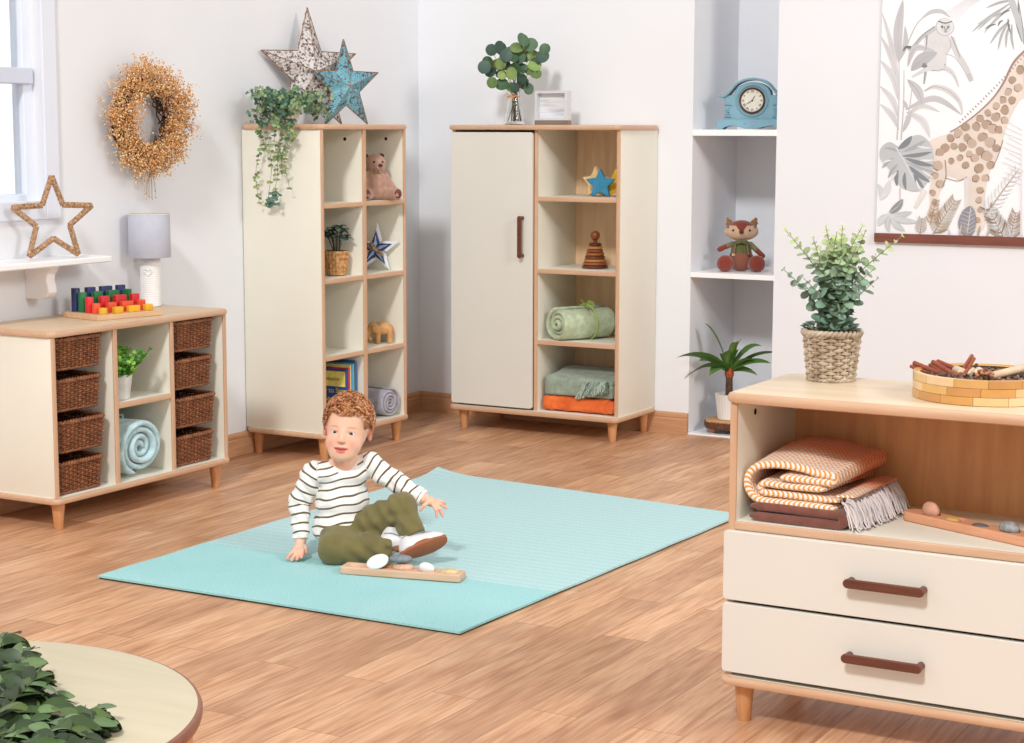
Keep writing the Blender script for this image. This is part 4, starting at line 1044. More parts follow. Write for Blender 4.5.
def ringm(mb, R0, R1, y0, y1): mb.lathe([(R0, y0), (R0, y1), ((R0+R1)/2, y1+.003), (R1, y1), (R1, y0)], 48, Mx=Matrix.Translation((0, 0, cz)) @ Matrix.Rotation(PI/2, 4, 'X')); mb.F = mb.F[:-2]; mb.I = mb.I[:-2]
mb = MB(); ringm(mb, .078, .070, .034, .040); mb.build('outer_ring', bl, t, 40)
mb = MB(); ringm(mb, .0625, .054, .034, .043); mb.build('bezel', plain('dark bronze', (84, 52, 34), .35, .1, metal=.3), t, 40)
mb = MB(); mb.lathe([(.056, .036), (.0, .0365)], 48, Mx=Matrix.Translation((0, 0, cz)) @ Matrix.Rotation(PI/2, 4, 'X')); mb.build('dial', plain('aged white dial', (226, 222, 210), .5, .04, 60), t, 40)
bk_ = plain('clock black', (24, 22, 24), .5); nums = ['XII', 'I', 'II', 'III', 'IIII', 'V', 'VI', 'VII', 'VIII', 'IX', 'X', 'XI']
for k in range(12):
    a = PI/2-2*PI*k/12; c = Matrix.Translation((.044*math.cos(a), -.0372, cz+.044*math.sin(a))) @ Matrix.Rotation(PI/2, 4, 'X') @ Matrix.Rotation(a-PI/2, 4, 'Z') @ Matrix.Translation((0, -.005, 0))
    text_mesh(nums[k], .0145, bk_, 'numeral', t, c, .0002, 'CENTER', .9)
for L, w, a in ((.030, .0028, math.radians(62)), (.040, .0024, math.radians(212))):
    mb = MB(); d = Vector((math.cos(a), 0, math.sin(a))); mb.tube([Vector((0, -.0395, cz))-d*.004, Vector((0, -.0395, cz))+d*L*.6, Vector((0, -.0395, cz))+d*L], [w*.7, w*1.3, .0004], 5, flat=.4); mb.build('clock_hand', bk_, t, 40)
mb = MB(); mb.sphere((0, -.0395, cz), .004, 10, 8); mb.build('hand_boss', bk_, t, 40)

# fox toy
t = thing('toy_fox', 'russet fox soft toy in brown dungarees on the alcove shelf', 'soft toy', (1.742, .200, .8065), CYAW*.75); t.scale = (1.13, 1.13, 1.13)
RU, CRM, BRN, OLV = l3((134, 54, 38)), l3((212, 178, 148)), l3((146, 88, 68)), l3((92, 98, 54))
F = Field((-.11, -.09, .12), (.11, .06, .28), .0028)
F.ell((0, -.005, .196), (.083, .050, .046), .01).ell((0, -.015, .214), (.055, .042, .036), .02)
F.ell((0, -.052, .192), (.016, .014, .012), .008)
def foxcol(V, i):
    x, y, z = V[:, 0], V[:, 1], V[:, 2]; n = np.tile(np.array(RU), (len(V), 1))
    zc = .206-.0; mask = (y < .01) & (z < .232-.0*x) & (np.abs(x) > (z-.188)*.72) & (z < .234-.55*np.maximum(0, .055-np.abs(x))*0) & ~((np.abs(x) > .06) & (z > .212+0*x))
    mask &= z < .226-.0*x
    n[mask] = CRM; ns = (np.hypot(x, z-.196) < .012) & (y < -.05); n[ns] = l3((96, 36, 30)); return n*(1+.10*wob(x, y, z, 300)[:, None])
F.build('head', M['plush'], t, colf=foxcol)
for s in (-1, 1):
    F = Field((s*.055-.03, -.03, .21), (s*.055+.03, .03, .28), .0024); F.cap((s*.054, 0, .225), (s*.068, 0, .255), .021, .009, .005); F.ell((s*.062, -.004, .236), (.016, .010, .019), .004)
    X, Y, Z = F.grid(); F.D += .0030*wob(X, Y, Z, 380)
    F.build('ear', M['plush'], t, cols=[l3((150, 104, 66))])
mb = MB()
for s in (-1, 1): mb.sphere((s*.040, -.0515, .203), (.0055, .005, .0055), 10, 8)
mb.build('eyes', M['dark'], t, 60)
F = Field((-.08, -.07, -.005), (.08, .06, .16), .003); F.ell((0, 0, .058), (.062, .046, .06), .01).ell((0, 0, .105), (.050, .04, .05), .01)
X, Y, Z = F.grid(); F.D = np.maximum(F.D, .0005-Z)
def bod(V, i):
    x, y, z = V[:, 0], V[:, 1], V[:, 2]; n = np.tile(np.array(OLV), (len(V), 1)); n[(np.sin(x*420) > .75)] *= 1.5
    n[z < .09] = BRN; return n
F.build('body', M['cloth'], t, colf=bod)
for s in (-1, 1):
    mb = MB(); mb.tube([(s*.036, -.040, .082), (s*.033, -.043, .105), (s*.028, -.036, .135)], .0075, 8, flat=.4, col=l3((176, 112, 86))); mb.build('dungaree_strap', M['cloth'], t, 60)
    mb = MB(); mb.lathe([(.0075, 0), (.0075, .004), (.003, .005)], 16, Mx=Matrix.Translation((s*.037, -.040, .083)) @ Matrix.Rotation(PI/2, 4, 'X')); mb.build('button', plain('button %d' % s, (214, 196, 160) if s < 0 else (60, 44, 30), .3), t, 40)
    F = Field((min(0, s*.14), -.08, .02), (max(0, s*.14), .05, .16), .003)
    A0, A1, A2 = ((s*.045, 0, .132), (s*.075, -.015, .122 if s < 0 else .105), (s*.105, -.03, .108 if s < 0 else .078))
    F.cap(A0, A1, .014, .013, .006, 1).cap(A1, A2, .0125, .013, .002, 2)
    F.build('arm', M['cloth'], t, cols=[OLV, l3((128, 122, 80)), RU])
    F = Field((s*.07-.065, -.11, -.005), (s*.07+.065, .03, .10), .003); F.ell((s*.077, -.055, .040), (.041, .032, .042), .01, Matrix.Rotation(-s*.35, 3, 'Y')); F.cap((s*.04, -.01, .03), (s*.065, -.05, .03), .022, .02, .01)
    X, Y, Z = F.grid(); F.D = np.maximum(F.D, .0005-Z); F.D += .001*wob(X, Y, Z, 380); F.build('foot', M['plush'], t, cols=[l3((136, 50, 34))])
mb = MB()
for s in (-1, 1): mb.tube([(0, -.046, .147), (s*.02, -.050, .154), (s*.036, -.044, .146), (s*.02, -.046, .140), (0, -.046, .147)], .005, 6, col=l3((110, 112, 66)))
mb.sphere((0, -.05, .147), .007, 8, 6, col=l3((90, 92, 50))); mb.build('bow', M['cloth'], t, 60)

# slice of log on feet, palm in white pot
sx, sy = 1.716, .140
t = thing('log_slice_stand', 'round bark-edged log slice stand on the alcove floor', 'stand', (sx, sy, .009))
m, nt, b = newmat('log slice'); b.inputs['Roughness'].default_value = .8; v = coord(nt); w_ = N(nt, 'ShaderNodeTexWave', wave_type='RINGS', rings_direction='Z', Scale=22.0, Distortion=1.5); nt.links.new(v, w_.inputs['Vector']); nt.links.new(ramp(nt, w_.outputs['Fac'], [(0, (176, 128, 82)), (1, (214, 170, 120))]), b.inputs['Base Color'])
mb = MB(); mb.lathe([(.112, .026), (.118, .032), (.118, .058), (.113, .062), (0, .0622)], 64, fn=lambda a, z: .004*math.sin(5*a)+.003*math.sin(11*a+1)); mb.build('log_top', m, t, 40)
mb = MB(); mb.lathe([(.116, .024), (.121, .03), (.120, .056), (.115, .060)], 96, fn=lambda a, z: .004*math.sin(5*a)+.003*math.sin(11*a+1)+.002*math.sin(37*a+z*200)); mb.build('bark', wood('rough bark', (120, 76, 52), (74, 44, 32), 'z', .9, 3, 40), t, 30)
for k in range(3): a = 2*PI*k/3+3.9; mb = MB(); mb.lathe([(.014, 0), (.016, .004), (.018, .026)], 16, (.08*math.cos(a), .08*math.sin(a), 0)); mb.build('foot', M['leg'], t, 40)
t = thing('potted_palm', 'green strap-leaved palm in a ribbed white pot in the alcove', 'plant', (sx, sy, .0722))
pot(t, .052, .068, .128, plain('white ribbed pot', (232, 232, 230), .4, .01), fn=lambda a, z: .0018*abs(math.sin(14*a)), seg=168)
mb = MB(); prof = []
for i in range(60): z = .11+.105*i/59; prof.append((.017+.0035*abs(math.sin(i*.9))-.003*i/59, z))
mb.lathe(prof, 24); mb.build('trunk', wood('palm trunk', (110, 84, 62), (60, 42, 32), 'z', .9, 2, 60), t, 30)
mb = MB(); mb.lathe([(.014, .205), (.021, .222), (.019, .245), (.008, .265)], 18, fn=lambda a, z: .003*math.sin(6*a)); mb.build('crown', plain('rust crown fibre', (164, 78, 36), .9, .2, 60), t, 50)
mb = MB(); PX = [(-.24, .20, .04), (-.13, .24, .26), (.16, .20, .20), (.24, .12, .02), (-.20, .06, .06), (-.11, .12, .0), (.14, .02, .06), (.06, .19, .22), (-.05, .14, .1), (.12, .12, .12), (.04, .16, .05), (-.03, .10, -.02), (.20, .10, .10), (-.16, .15, .12), (.02, .2, .17)]
for k, (u, dz, arch) in enumerate(PX):
    dp = random.uniform(-.10, .0) if k not in (0, 4) else -.20; u = u if k not in (0, 4) else u-.045; s_ = Vector((0, 0, .235)); e_ = Vector((u*ce-dp*se, u*se+dp*ce, .235+[.095, .245, .13, .10, -.01, -.01, -.015, .17, .10, .07, .12, .05, .05, .06, .16][k]))
    L_ = (e_-s_).length; mid = (s_+e_)/2+Vector((0, 0, .22*L_+.02*(k % 3))); pts = [s_*(1-q)**2+mid*2*q*(1-q)+e_*q*q for q in [i/10 for i in range(11)]]
    side = (e_-s_).cross(Vector((0, 0, 1))).normalized(); side = (side+Vector((.15, -.25, .75 if k % 2 else -.6))*.8); side = (side-(e_-s_).normalized()*side.dot((e_-s_).normalized())).normalized(); c = vary(l3(random.choice([(88, 132, 58), (66, 108, 46), (112, 152, 74)])), .1); vs = []; cs = []
    for i, p in enumerate(pts):
        q = i/10; w_ = .028*math.sin(PI*min(1, .08+q*.92))**.7*(1 if i < 10 else .05); up_ = Vector((0, 0, 1))
        vs += [p-side*w_+up_*w_*.35, p, p+side*w_+up_*w_*.35]; cs += [tuple(x*.9 for x in c), tuple(min(1, x*1.25) for x in c), tuple(x*.95 for x in c)]
    fs = []
    for i in range(10): o = i*3; fs += [(o, o+1, o+4, o+3), (o+1, o+2, o+5, o+4)]
    mb.add(vs, fs, 0, cs)
mb.build('fronds', M['leafgloss'], t, 75)
# =================================================================== CHEST CONTENTS
ZT = .8495
wk = at(829, 379, 'z', ZT)
t = thing('wicker_plant', 'tall green eucalyptus plant in a greywashed wicker pot on the maple chest', 'plant', (3.583, -3.668, ZT))
def circ(r0, r1): return lambda s, tt: ((r0+(r1-r0)*tt)*math.cos(2*PI*s), (r0+(r1-r0)*tt)*math.sin(2*PI*s), 0)
pr2 = thing('p', '', ''); woven('wp', M['greywicker'], t, circ(.057, .072), .130, 14, 20, .0044, .0055, rim=.0075, per=6, amp=.0042)
bpy.data.objects.remove(pr2)
mb = MB(); mb.lathe([(.05, .004), (.058, .01), (.070, .115), (.066, .118), (0, .112)], 28); mb.build('pot_liner', plain('dark liner', (66, 56, 44), .9), t, 40)
st = MB(); lv = MB()
stemdef = [(-.125, .29, .02), (-.13, .185, .0), (-.06, .27, -.03), (-.02, .30, .02), (.0, .285, -.03), (.02, .305, .0), (.05, .25, -.04), (.075, .30, .02), (.085, .285, .03), (.175, .275, 0), (.03, .2, -.06), (-.04, .19, -.06), (.10, .19, -.03), (-.09, .17, -.05), (.0, .15, -.07), (.06, .15, -.07), (-.03, .24, .05), (.04, .26, .05), (.12, .16, .02), (-.07, .14, .03), (.01, .22, -.05), (-.01, .26, .0)]
for k, (u, h, dp) in enumerate(stemdef):
    p0 = Vector((.035*math.cos(k*2.4), .035*math.sin(k*2.4), .11)); p1 = Vector((u*ce-dp*se, u*se+dp*ce, .11+h*.97)); n = int(h/.0155)
    pts = [p0.lerp(p1, i/n)+(Vector((u*ce, u*se, 0))*-.22*math.sin(PI*i/n)) for i in range(n+1)]
    st.tube(pts, [.0022*(1-.6*i/n) for i in range(n+1)], 5, col=l3((128, 136, 92)))
    for i in range(2, n+1):
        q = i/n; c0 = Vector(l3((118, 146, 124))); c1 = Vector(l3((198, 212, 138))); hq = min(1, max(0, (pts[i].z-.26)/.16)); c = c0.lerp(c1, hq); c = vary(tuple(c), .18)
        s = (.031 if q < .75 else .031-.022*(q-.75)/.25)*random.uniform(.8, 1.05)
        d = (pts[i]-pts[i-1]).normalized(); a = d.orthogonal().normalized(); b_ = d.cross(a); ph = i*PI/2+k+random.uniform(-.3, .3)
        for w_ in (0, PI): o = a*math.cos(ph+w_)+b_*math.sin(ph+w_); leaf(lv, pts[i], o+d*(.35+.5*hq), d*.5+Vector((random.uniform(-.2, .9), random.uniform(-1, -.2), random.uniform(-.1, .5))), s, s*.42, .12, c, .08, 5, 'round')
for k in range(80):
    a = random.uniform(0, 2*PI); r = random.uniform(.01, .068); p = Vector((r*math.cos(a), r*math.sin(a), random.uniform(.115, .145))); leaf(lv, p, Vector((math.cos(a), math.sin(a), random.uniform(.2, 1))), (0, 0, 1), .028, .012, .2, vary(l3((134, 158, 144)), .2), n=4, shape='round')
st.build('stems', M['vcol'], t, 60); lv.build('foliage', M['leaf'], t, 0)

# round slatted tray with cinnamon, cones
tc = Vector((4.012, -3.772, ZT)); TR = .170
t = thing('round_wooden_tray', 'round bowl of pale wooden segments on the maple chest', 'bowl', tc)
tray_cols = [(232, 196, 140), (224, 176, 108), (214, 158, 88), (238, 204, 156), (206, 150, 88)]
mb = MB(); mb.lathe([(TR-.016, .004), (TR-.004, .0), (TR-.003, .060), (TR-.013, .061), (TR-.016, .058)], 72); mb.F = mb.F[:-2]; mb.I = mb.I[:-2]; mb.build('tray_wall', plain('tray core', (214, 164, 98), .5), t, 40)
mb = MB(); mb.lathe([(TR-.01, .0), (TR-.01, .008), (0, .008)], 48); mb.build('tray_floor', plain('tray floor', (150, 100, 60), .6), t, 40)
mb = MB()
for row in range(3):
    nb = 13; off = row*.21
    for k in range(nb):
        a0 = 2*PI*(k+off)/nb+.003; a1 = 2*PI*(k+1+off)/nb-.003; z0, z1 = .0005+row*.0208, .0005+row*.0208+.0200; seg = 8; rr = []
        for i in range(seg+1):
            a = a0+(a1-a0)*i/seg; rr.append([(r*math.cos(a), r*math.sin(a), z) for r, z in ((TR-.005, z0), (TR+.0005, z0), (TR+.0012, z0+.001), (TR+.0012, z1-.001), (TR+.0005, z1), (TR-.014 if row == 2 else TR-.005, z1))])
        mb.loft(rr, True, 0, vary(l3(tray_cols[(k*3+row*2) % 5]), .06))
mb.F = [f[::-1] for f in mb.F]
mb.build('segments', colattr('varnished segments', .3, bscale=40), t, 30)
cin = [((-.165, .02, .060), (-.06, -.045, .070), 0), ((-.115, .05, .072), (-.015, -.06, .050), 1), ((-.085, .065, .073), (.015, -.01, .058), 1), ((-.005, -.075, .045), (.048, .03, .112), 2), ((.005, -.07, .045), (.055, .035, .108), 2)]
cs_ = at(914, 365, 'y', tc.y)
def stick(label, name, cat, pix0, pix1, y0, y1, r, mat, group='cinnamon sticks in the round bowl'):
    a = at(pix0[0], pix0[1], 'y', tc.y+y0); b_ = at(pix1[0], pix1[1], 'y', tc.y+y1); t = thing(name, label, cat, a, 0, group); d = b_-a; mb = MB()
    u = d.normalized().orthogonal().normalized(); w = d.normalized().cross(u)
    for s in (-1, 1):
        prof = []
        for i in range(22): th = i*.32; rr = r*.62*(1-.028*i); prof.append((s*r*.42, rr, th))
        rings = []
        for q in (0, .5, 1):
            c = d*q; ring = [c+u*(s*r*.5+rr*math.cos(s*th))+w*rr*math.sin(s*th) for _, rr, th in prof]; ring += [c+u*(s*r*.5+(rr-.0012)*math.cos(s*th))+w*(rr-.0012)*math.sin(s*th) for _, rr, th in prof[::-1]]; rings.append(ring)
        mb.loft(rings, False)
        for q in (0, 2):
            R0 = rings[q]; nn = len(prof); vs = R0; fs = [(i, i+1, 2*nn-2-i, 2*nn-1-i) for i in range(nn-1)]; mb.add(vs, fs)
    mb.build('bark_curl', mat, t, 50); return t
cm = wood('cinnamon bark', (168, 88, 56), (116, 52, 36), 'x', .7, 3, 40)
stick('cinnamon stick poking out at the left end of the round wooden bowl', 'cinnamon_stick', 'cinnamon stick', (912.5, 364.5), (938, 375), .02, -.03, .011, cm)
stick('long cinnamon stick lying second from left in the round wooden bowl', 'cinnamon_stick', 'cinnamon stick', (931.5, 363.5), (957, 378.5), .03, -.07, .012, cm)
stick('cinnamon stick tucked behind the long one in the round wooden bowl', 'cinnamon_stick', 'cinnamon stick', (936, 363), (962, 374), .05, -.01, .011, cm)
stick('shorter front one of the two upright cinnamon sticks in the round wooden bowl', 'cinnamon_stick', 'cinnamon stick', (973, 360), (962, 378), .02, -.07, .010, cm)
stick('tallest upright cinnamon stick in the round wooden bowl', 'cinnamon_stick', 'cinnamon stick', (971, 357), (958, 377), .035, -.06, .010, cm)
def dowel(label, name, cat, px0, px1, y0, y1, r, mat, col=None):
    a = at(px0[0], px0[1], 'y', tc.y+y0); b_ = at(px1[0], px1[1], 'y', tc.y+y1); t = thing(name, label, cat, a, 0, 'bark chips in the round bowl' if name == 'bark_chip' else None); mb = MB(); mb.tube([(0, 0, 0), (b_-a)*.02, (b_-a)*.5, (b_-a)*.98, b_-a], [r*.8, r, r*1.02, r, r*.8], 14)
    mb.build('stick_body', mat, t, 50); return t
ps = wood('bare driftwood', (226, 196, 168), (200, 164, 132), 'x', .7, 3, 14)
dowel('pale driftwood stick leaning over the right side of the round wooden bowl', 'driftwood_stick', 'stick', (992, 376), (1032, 366), -.06, .03, .010, ps)
tw = plain('pale bark chip', (202, 180, 154), .8, .12, 50)
for k, (a, b_, lab) in enumerate((((956, 370), (963, 373), 'left one of the three pale bark chips in the round wooden bowl'), ((972, 371), (965, 376), 'middle one of the three pale bark chips in the round wooden bowl'), ((979, 371), (974, 376), 'right one of the three pale bark chips in the round wooden bowl'))):
    dowel(lab, 'bark_chip', 'bark chip', a, b_, .0, -.05, .011, tw)
mb = MB(); mbn = MB()
for k in range(420):
    a = random.uniform(0, 2*PI); r = .146*math.sqrt(random.random()); s = random.uniform(.006, .011); z = .049+random.uniform(-.012, .009)
    R3 = Euler((random.uniform(0, 3), random.uniform(0, 3), random.uniform(0, 3))).to_matrix(); mb.sphere((r*math.cos(a), r*math.sin(a), z), (s, s*.7, s*.6), 6, 5, col=vary(l3(random.choice([(70, 44, 32), (104, 66, 46), (48, 32, 26), (150, 108, 80), (92, 70, 56)])), .2), rot=R3)
mb.lathe([(TR-.018, .009), (TR-.018, .03), (0, .036)], 32, col=l3((50, 34, 26)))
o = mb.build('potpourri', M['vcol'], None, 40, tc); tag(o, 'dark brown potpourri pieces filling the round wooden bowl', 'potpourri', None, 'stuff')
# little alder cones near the middle
t = thing('cone_cluster', 'cluster of small brown cones in the front of the round wooden bowl', 'cone', at(984, 376, 'y', tc.y-.11)); mb = MB()
for k in range(34):
    v_ = Vector((random.gauss(0, .011), random.gauss(0, .010), abs(random.gauss(0, .006)))); mb.sphere(v_, random.uniform(.003, .0048), 6, 5, col=vary(l3(random.choice([(176, 112, 74), (140, 84, 56), (196, 140, 100)])), .15))
mb.build('cones', M['vcol'], t, 50)

ZS = .5222
# chocolate blanket and patterned throw
t = thing('folded_blanket', 'folded chocolate brown fleece blanket under the patterned throw in the chest', 'blanket', (3.4745, -3.985, ZS+.0125))
mb = MB(); P = serp(.232, 2, .0245); strip(mb, [(x+.014, z) for x, z in P], .0225, .30, 10, .008, noise_=.0018, seed=3)
mb.build('blanket_folds', towel_mat('chocolate fleece', (124, 74, 62)), t, 75)
def chevron():
    m, nt, b = newmat('chevron cotton'); b.inputs['Roughness'].default_value = .9; b.inputs['Sheen Weight'].default_value = .2
    a = nt.nodes.new('ShaderNodeAttribute'); a.attribute_name = 'Col'; sp_ = nt.nodes.new('ShaderNodeSeparateXYZ'); nt.links.new(a.outputs['Vector'], sp_.inputs[0])
    def mth(op, x, y=None, z=None):
        n = nt.nodes.new('ShaderNodeMath'); n.operation = op
        for i, q in enumerate((x, y, z)):
            if q is None: continue
            if isinstance(q, (int, float)): n.inputs[i].default_value = q
            else: nt.links.new(q, n.inputs[i])
        return n.outputs[0]
    u, v_ = sp_.outputs[0], sp_.outputs[1]
    zig = mth('PINGPONG', mth('MULTIPLY', v_, 1/.0085), 1.0)          # rows
    s = mth('FRACT', mth('ADD', mth('MULTIPLY', u, 1/.0125), mth('MULTIPLY', zig, .85)))
    st_ = ramp(nt, s, [(.0, (0, 0, 0, 1)), (.40, (0, 0, 0, 1)), (.46, (1, 1, 1, 1)), (.94, (1, 1, 1, 1))])
    geo = nt.nodes.new('ShaderNodeTexCoord'); so = nt.nodes.new('ShaderNodeSeparateXYZ'); nt.links.new(geo.outputs['Object'], so.inputs[0])
    ns = N(nt, 'ShaderNodeTexNoise', Scale=14.0); nt.links.new(geo.outputs['Object'], ns.inputs['Vector'])
    yy = mth('ADD', so.outputs[1], mth('MULTIPLY', mth('SUBTRACT', ns.outputs['Fac'], .5), .05))
    dye = ramp(nt, yy, [(.03, (228, 156, 48)), (.10, (216, 132, 52)), (.19, (190, 84, 38))])
    wht = ramp(nt, yy, [(.05, (240, 232, 226)), (.11, (236, 216, 200)), (.17, (222, 132, 74))])
    mx = N(nt, 'ShaderNodeMix', data_type='RGBA'); nt.links.new(st_, mx.inputs[0]); nt.links.new(dye, mx.inputs[6]); nt.links.new(wht, mx.inputs[7]); nt.links.new(mx.outputs[2], b.inputs['Base Color'])
    bump(nt, b, mth('ADD', zig, s), .5, .002); return m
t = thing('patterned_throw', 'thick folded orange and white chevron throw with a white fringe in the chest', 'throw', (3.4665, -3.972, ZS+.0495+.001))
# profile: the cloth goes round and round itself
def thr(k=1.0):
    P = []
    def arcp(cx, cz, r, a0, a1, n=8, sx=1): 
        for i in range(n+1): a = math.radians(a0+(a1-a0)*i/n); P.append((cx+r*sx*math.cos(a), cz+r*math.sin(a)))
    def line(x0, z0, x1, z1, n=9, sag=0):
        for i in range(1, n): q = i/n; P.append((x0+(x1-x0)*q, z0+(z1-z0)*q-sag*math.sin(PI*q)))
    # innermost start at the right, going left
    line(.225, .0435, .062, .044, 8); arcp(.052, .0325, .0125, 90, 270, 7); line(.06, .020, .215, .019, 8)
    P.append((.236, .0185)); 
    P2 = P[:]; P.clear()
    # outer wrap: starts bottom right, runs left along the bottom, climbs, comes back over the top and turns under
    line(.252, .0, .058, .0, 10); arcp(.052, .046, .046, 270, 90, 12, 1.0); line(.055, .094, .165, .086, 7, -.004); line(.165, .084, .205, .079, 4)
    arcp(.214, .0705, .0095, 85, -88, 8); line(.212, .061, .075, .0655, 8)
    return P2, P
pi_, po_ = thr()
mb = MB(); fc = lambda a, y, q: (a, y, 0)
def fcap(a, y, q): return (a, y, 0)
LT = .30
# taper the top: cloth settles lower and wider at the back
strip(mb, po_, .0192, LT, 22, .007, noise_=.0018, seed=4, fcol=fcap); strip(mb, pi_, .0172, LT-.01, 20, .007, noise_=.0015, seed=6, fcol=fcap)
mb.V = [(x+.10*max(0, y)*(1 if x > .1 else .35), y, z*(1+.18*min(1, y/.2)) if z > .05 else z) for x, y, z in mb.V]
mb.V = [(x*1.05, y, z) for x, y, z in mb.V]; mb.build('throw_folds', chevron(), t, 75)
mb = MB(); strip(mb, [(.232, .006), (.26, .0075), (.285, .008)], .011, LT-.04, 16, .006, noise_=.002, seed=8, fcol=fcap); mb.V = [(x+.10*max(0, y), y+.02, z+.02+.03*y) for x, y, z in mb.V]; mb.build('throw_hem', chevron(), t, 75)
mb = MB()
for k in range(170):
    y0 = random.uniform(.0, .30); x0 = .262+.10*y0+random.uniform(-.004, .004); z0 = .018+.03*y0+random.uniform(-.006, .006); pts = [Vector((x0, y0, z0))]; dz = -.0495-.0
    L = random.uniform(.045, .075); dx = random.uniform(.3, .8); dy = random.gauss(-.2, .25); p = pts[0].copy()
    for i in range(7):
        st_ = L/6; fall = min(1.6, .25+.35*i); p = p+Vector((dx, dy, -fall)).normalized()*st_*1.25+Vector((random.gauss(0, .0012), random.gauss(0, .0012), 0)); p.z = max(p.z, dz+.004+random.random()*.004); pts.append(p.copy())
    mb.tube(pts, [.0026, .0028, .0026, .0026, .0024, .0022, .002, .0014], 5, col=vary(l3((232, 222, 222)), .06))
mb.build('fringe', M['cloth'], t, 60)

def pebble(name, label, cat, loc, r, c, rot=(0, 0, 0), parent=None, var=.06, group=None):
    F = Field((-r[0]*1.25, -r[1]*1.25, -r[2]*1.3), (r[0]*1.25, r[1]*1.25, r[2]*1.3), .0016); F.ell((0, 0, 0), r, 0); X, Y, Z = F.grid(); F.D += .0012*wob(X, Y, Z, 60, loc[0]*50)
    o = F.build(name, plain('stone '+label[:18], c, .6, var, 60), None); o.location = loc; o.rotation_euler = rot; tag(o, label, cat, group); return o
def pebble_board(name, label, L, Wd, T, cr, mat, wells, loc, rz, cat='tray'):
    t = thing(name, label, cat, loc, rz); F = Field((-L/2-.012, -Wd/2-.01, -.005), (L/2+.012, Wd/2+.01, T+.008), .0022); X, Y, Z = F.grid()
    qx, qy, qz = np.abs(X)-(L/2-cr), np.abs(Y)-(Wd/2-cr), np.abs(Z-T/2)-(T/2-.004)
    d2 = np.hypot(np.maximum(qx, 0), np.maximum(qy, 0))+np.minimum(np.maximum(qx, qy), 0)-cr+.004
    F.D = (np.hypot(np.maximum(d2, 0), np.maximum(qz, 0))+np.minimum(np.maximum(d2, qz), 0)-.004).astype(np.float32)
    for x in wells: F.ell((x, 0, T+.004), (Wd*.42, Wd*.36, T*.62), .003, op='s')
    F.build('board', mat, t); return t
pk = wood('pinkish beech', (222, 164, 128), (204, 142, 106), 'x', .55, 6, 8)
a_ = at(905, 515, 'z', ZS+.01); b_ = at(1024, 541, 'z', ZS+.01); dv = (b_-a_).normalized(); rz_ = math.atan2(dv.y, dv.x)
L_ = .462; cpt = a_+dv*(L_/2+.004)
bw = [-.155, -.075, .0, .085, .165]
pebble_board('pebble_board', 'beech board with pebble hollows on the open shelf of the chest', L_, .062, .024, .022, pk, [-.156, -.078, 0, .086, .168], (cpt.x, cpt.y+.012, ZS), rz_)
def on_board(u, z, v_=0): u = u+.029; c = Vector((cpt.x, cpt.y+.012, ZS)); return c+Vector((math.cos(rz_)*u-math.sin(rz_)*v_, math.sin(rz_)*u+math.cos(rz_)*v_, z))
pebble('pebble', 'pinkish brown pebble standing in the left end of the beech board', 'pebble', on_board(-.185, .033, 0), (.026, .013, .022), (206, 156, 130), (0, 0, rz_), group='pebbles on the beech board')
pebble('pebble', 'flat mustard pebble on the beech board in the chest', 'pebble', on_board(-.118, .021), (.023, .015, .007), (200, 164, 88), (0, 0, rz_), group='pebbles on the beech board')
pebble('pebble', 'flat dark slate pebble on the beech board in the chest', 'pebble', on_board(-.030, .021), (.023, .014, .0065), (96, 98, 98), (0, 0, rz_), group='pebbles on the beech board')
pebble('pebble', 'large rounded grey speckled pebble on the beech board in the chest', 'pebble', on_board(.055, .030), (.028, .018, .018), (140, 142, 142), (0, 0, rz_), var=.2, group='pebbles on the beech board')
pebble('pebble', 'white pebble at the right of the beech board in the chest', 'pebble', on_board(.135, .026), (.022, .016, .013), (232, 230, 226), (0, 0, rz_), group='pebbles on the beech board')

# =================================================================== PICTURE
t = thing('wall_hanging', 'watercolour jungle wall hanging with giraffe and monkey above the chest', 'picture', (0, 0, 0))
YP = B0-.006
def pp(px, py, o=0): return at(px, py, 'y', YP-o)
pl = pp(876, 233); pw = .86; pz0 = pl.z; px0 = pl.x
mb = MB(); mb.box(px0, px0+pw, YP, B0-.001, pz0, 2.72, 0); mb.build('print', plain('print paper', (240, 241, 245), .8, .006), t, 0)
m, nt, b = newmat('aqua edge'); b.inputs['Base Color'].default_value = lin((196, 204, 210)); mb = MB(); mb.box(px0-.003, px0, YP-.001, B0-.001, pz0, 2.72, 0); mb.build('print_edge', m, t, 0)
mb = MB(); mb.box(px0-.004, px0+pw+.01, YP-.016, B0-.001, pz0-.040, pz0+.001, .002); mb.build('wooden_batten', wood('walnut batten', (134, 76, 60), (104, 56, 44), 'x', .5, 10, 8), t, 0)
mb = MB(); mb.box(px0-.004, px0+pw+.01, YP-.016, B0-.001, 2.72, 2.76, .002); mb.build('wooden_batten', M['walnut'], t, 0)
art = MB(); lay = [0]
def poly(pts, col, o=None):
    lay[0] += 1; o = .0003+.000012*lay[0] if o is None else o
    vs = [pp(x, y, o) for x, y in pts]; cs = [l3(col)]*len(vs)
    art.add(vs, [tuple(range(len(vs)))], 0, cs)
def smooth_pts(P, n=4, closed=True):
    Q = []; m = len(P)
    for i in range(m if closed else m-1):
        p0, p1, p2, p3 = (P[(i-1) % m], P[i], P[(i+1) % m], P[(i+2) % m]) if closed else (P[max(i-1, 0)], P[i], P[i+1], P[min(i+2, m-1)])
        for k in range(n):
            u = k/n; Q.append(tuple(.5*((2*p1[c])+(-p0[c]+p2[c])*u+(2*p0[c]-5*p1[c]+4*p2[c]-p3[c])*u*u+(-p0[c]+3*p1[c]-3*p2[c]+p3[c])*u**3) for c in (0, 1)))
    if not closed: Q.append(P[-1])
    return Q
def Z6(x, y, ox=870, oy=0, s=880/154): return (ox+x/s, oy+y/s)
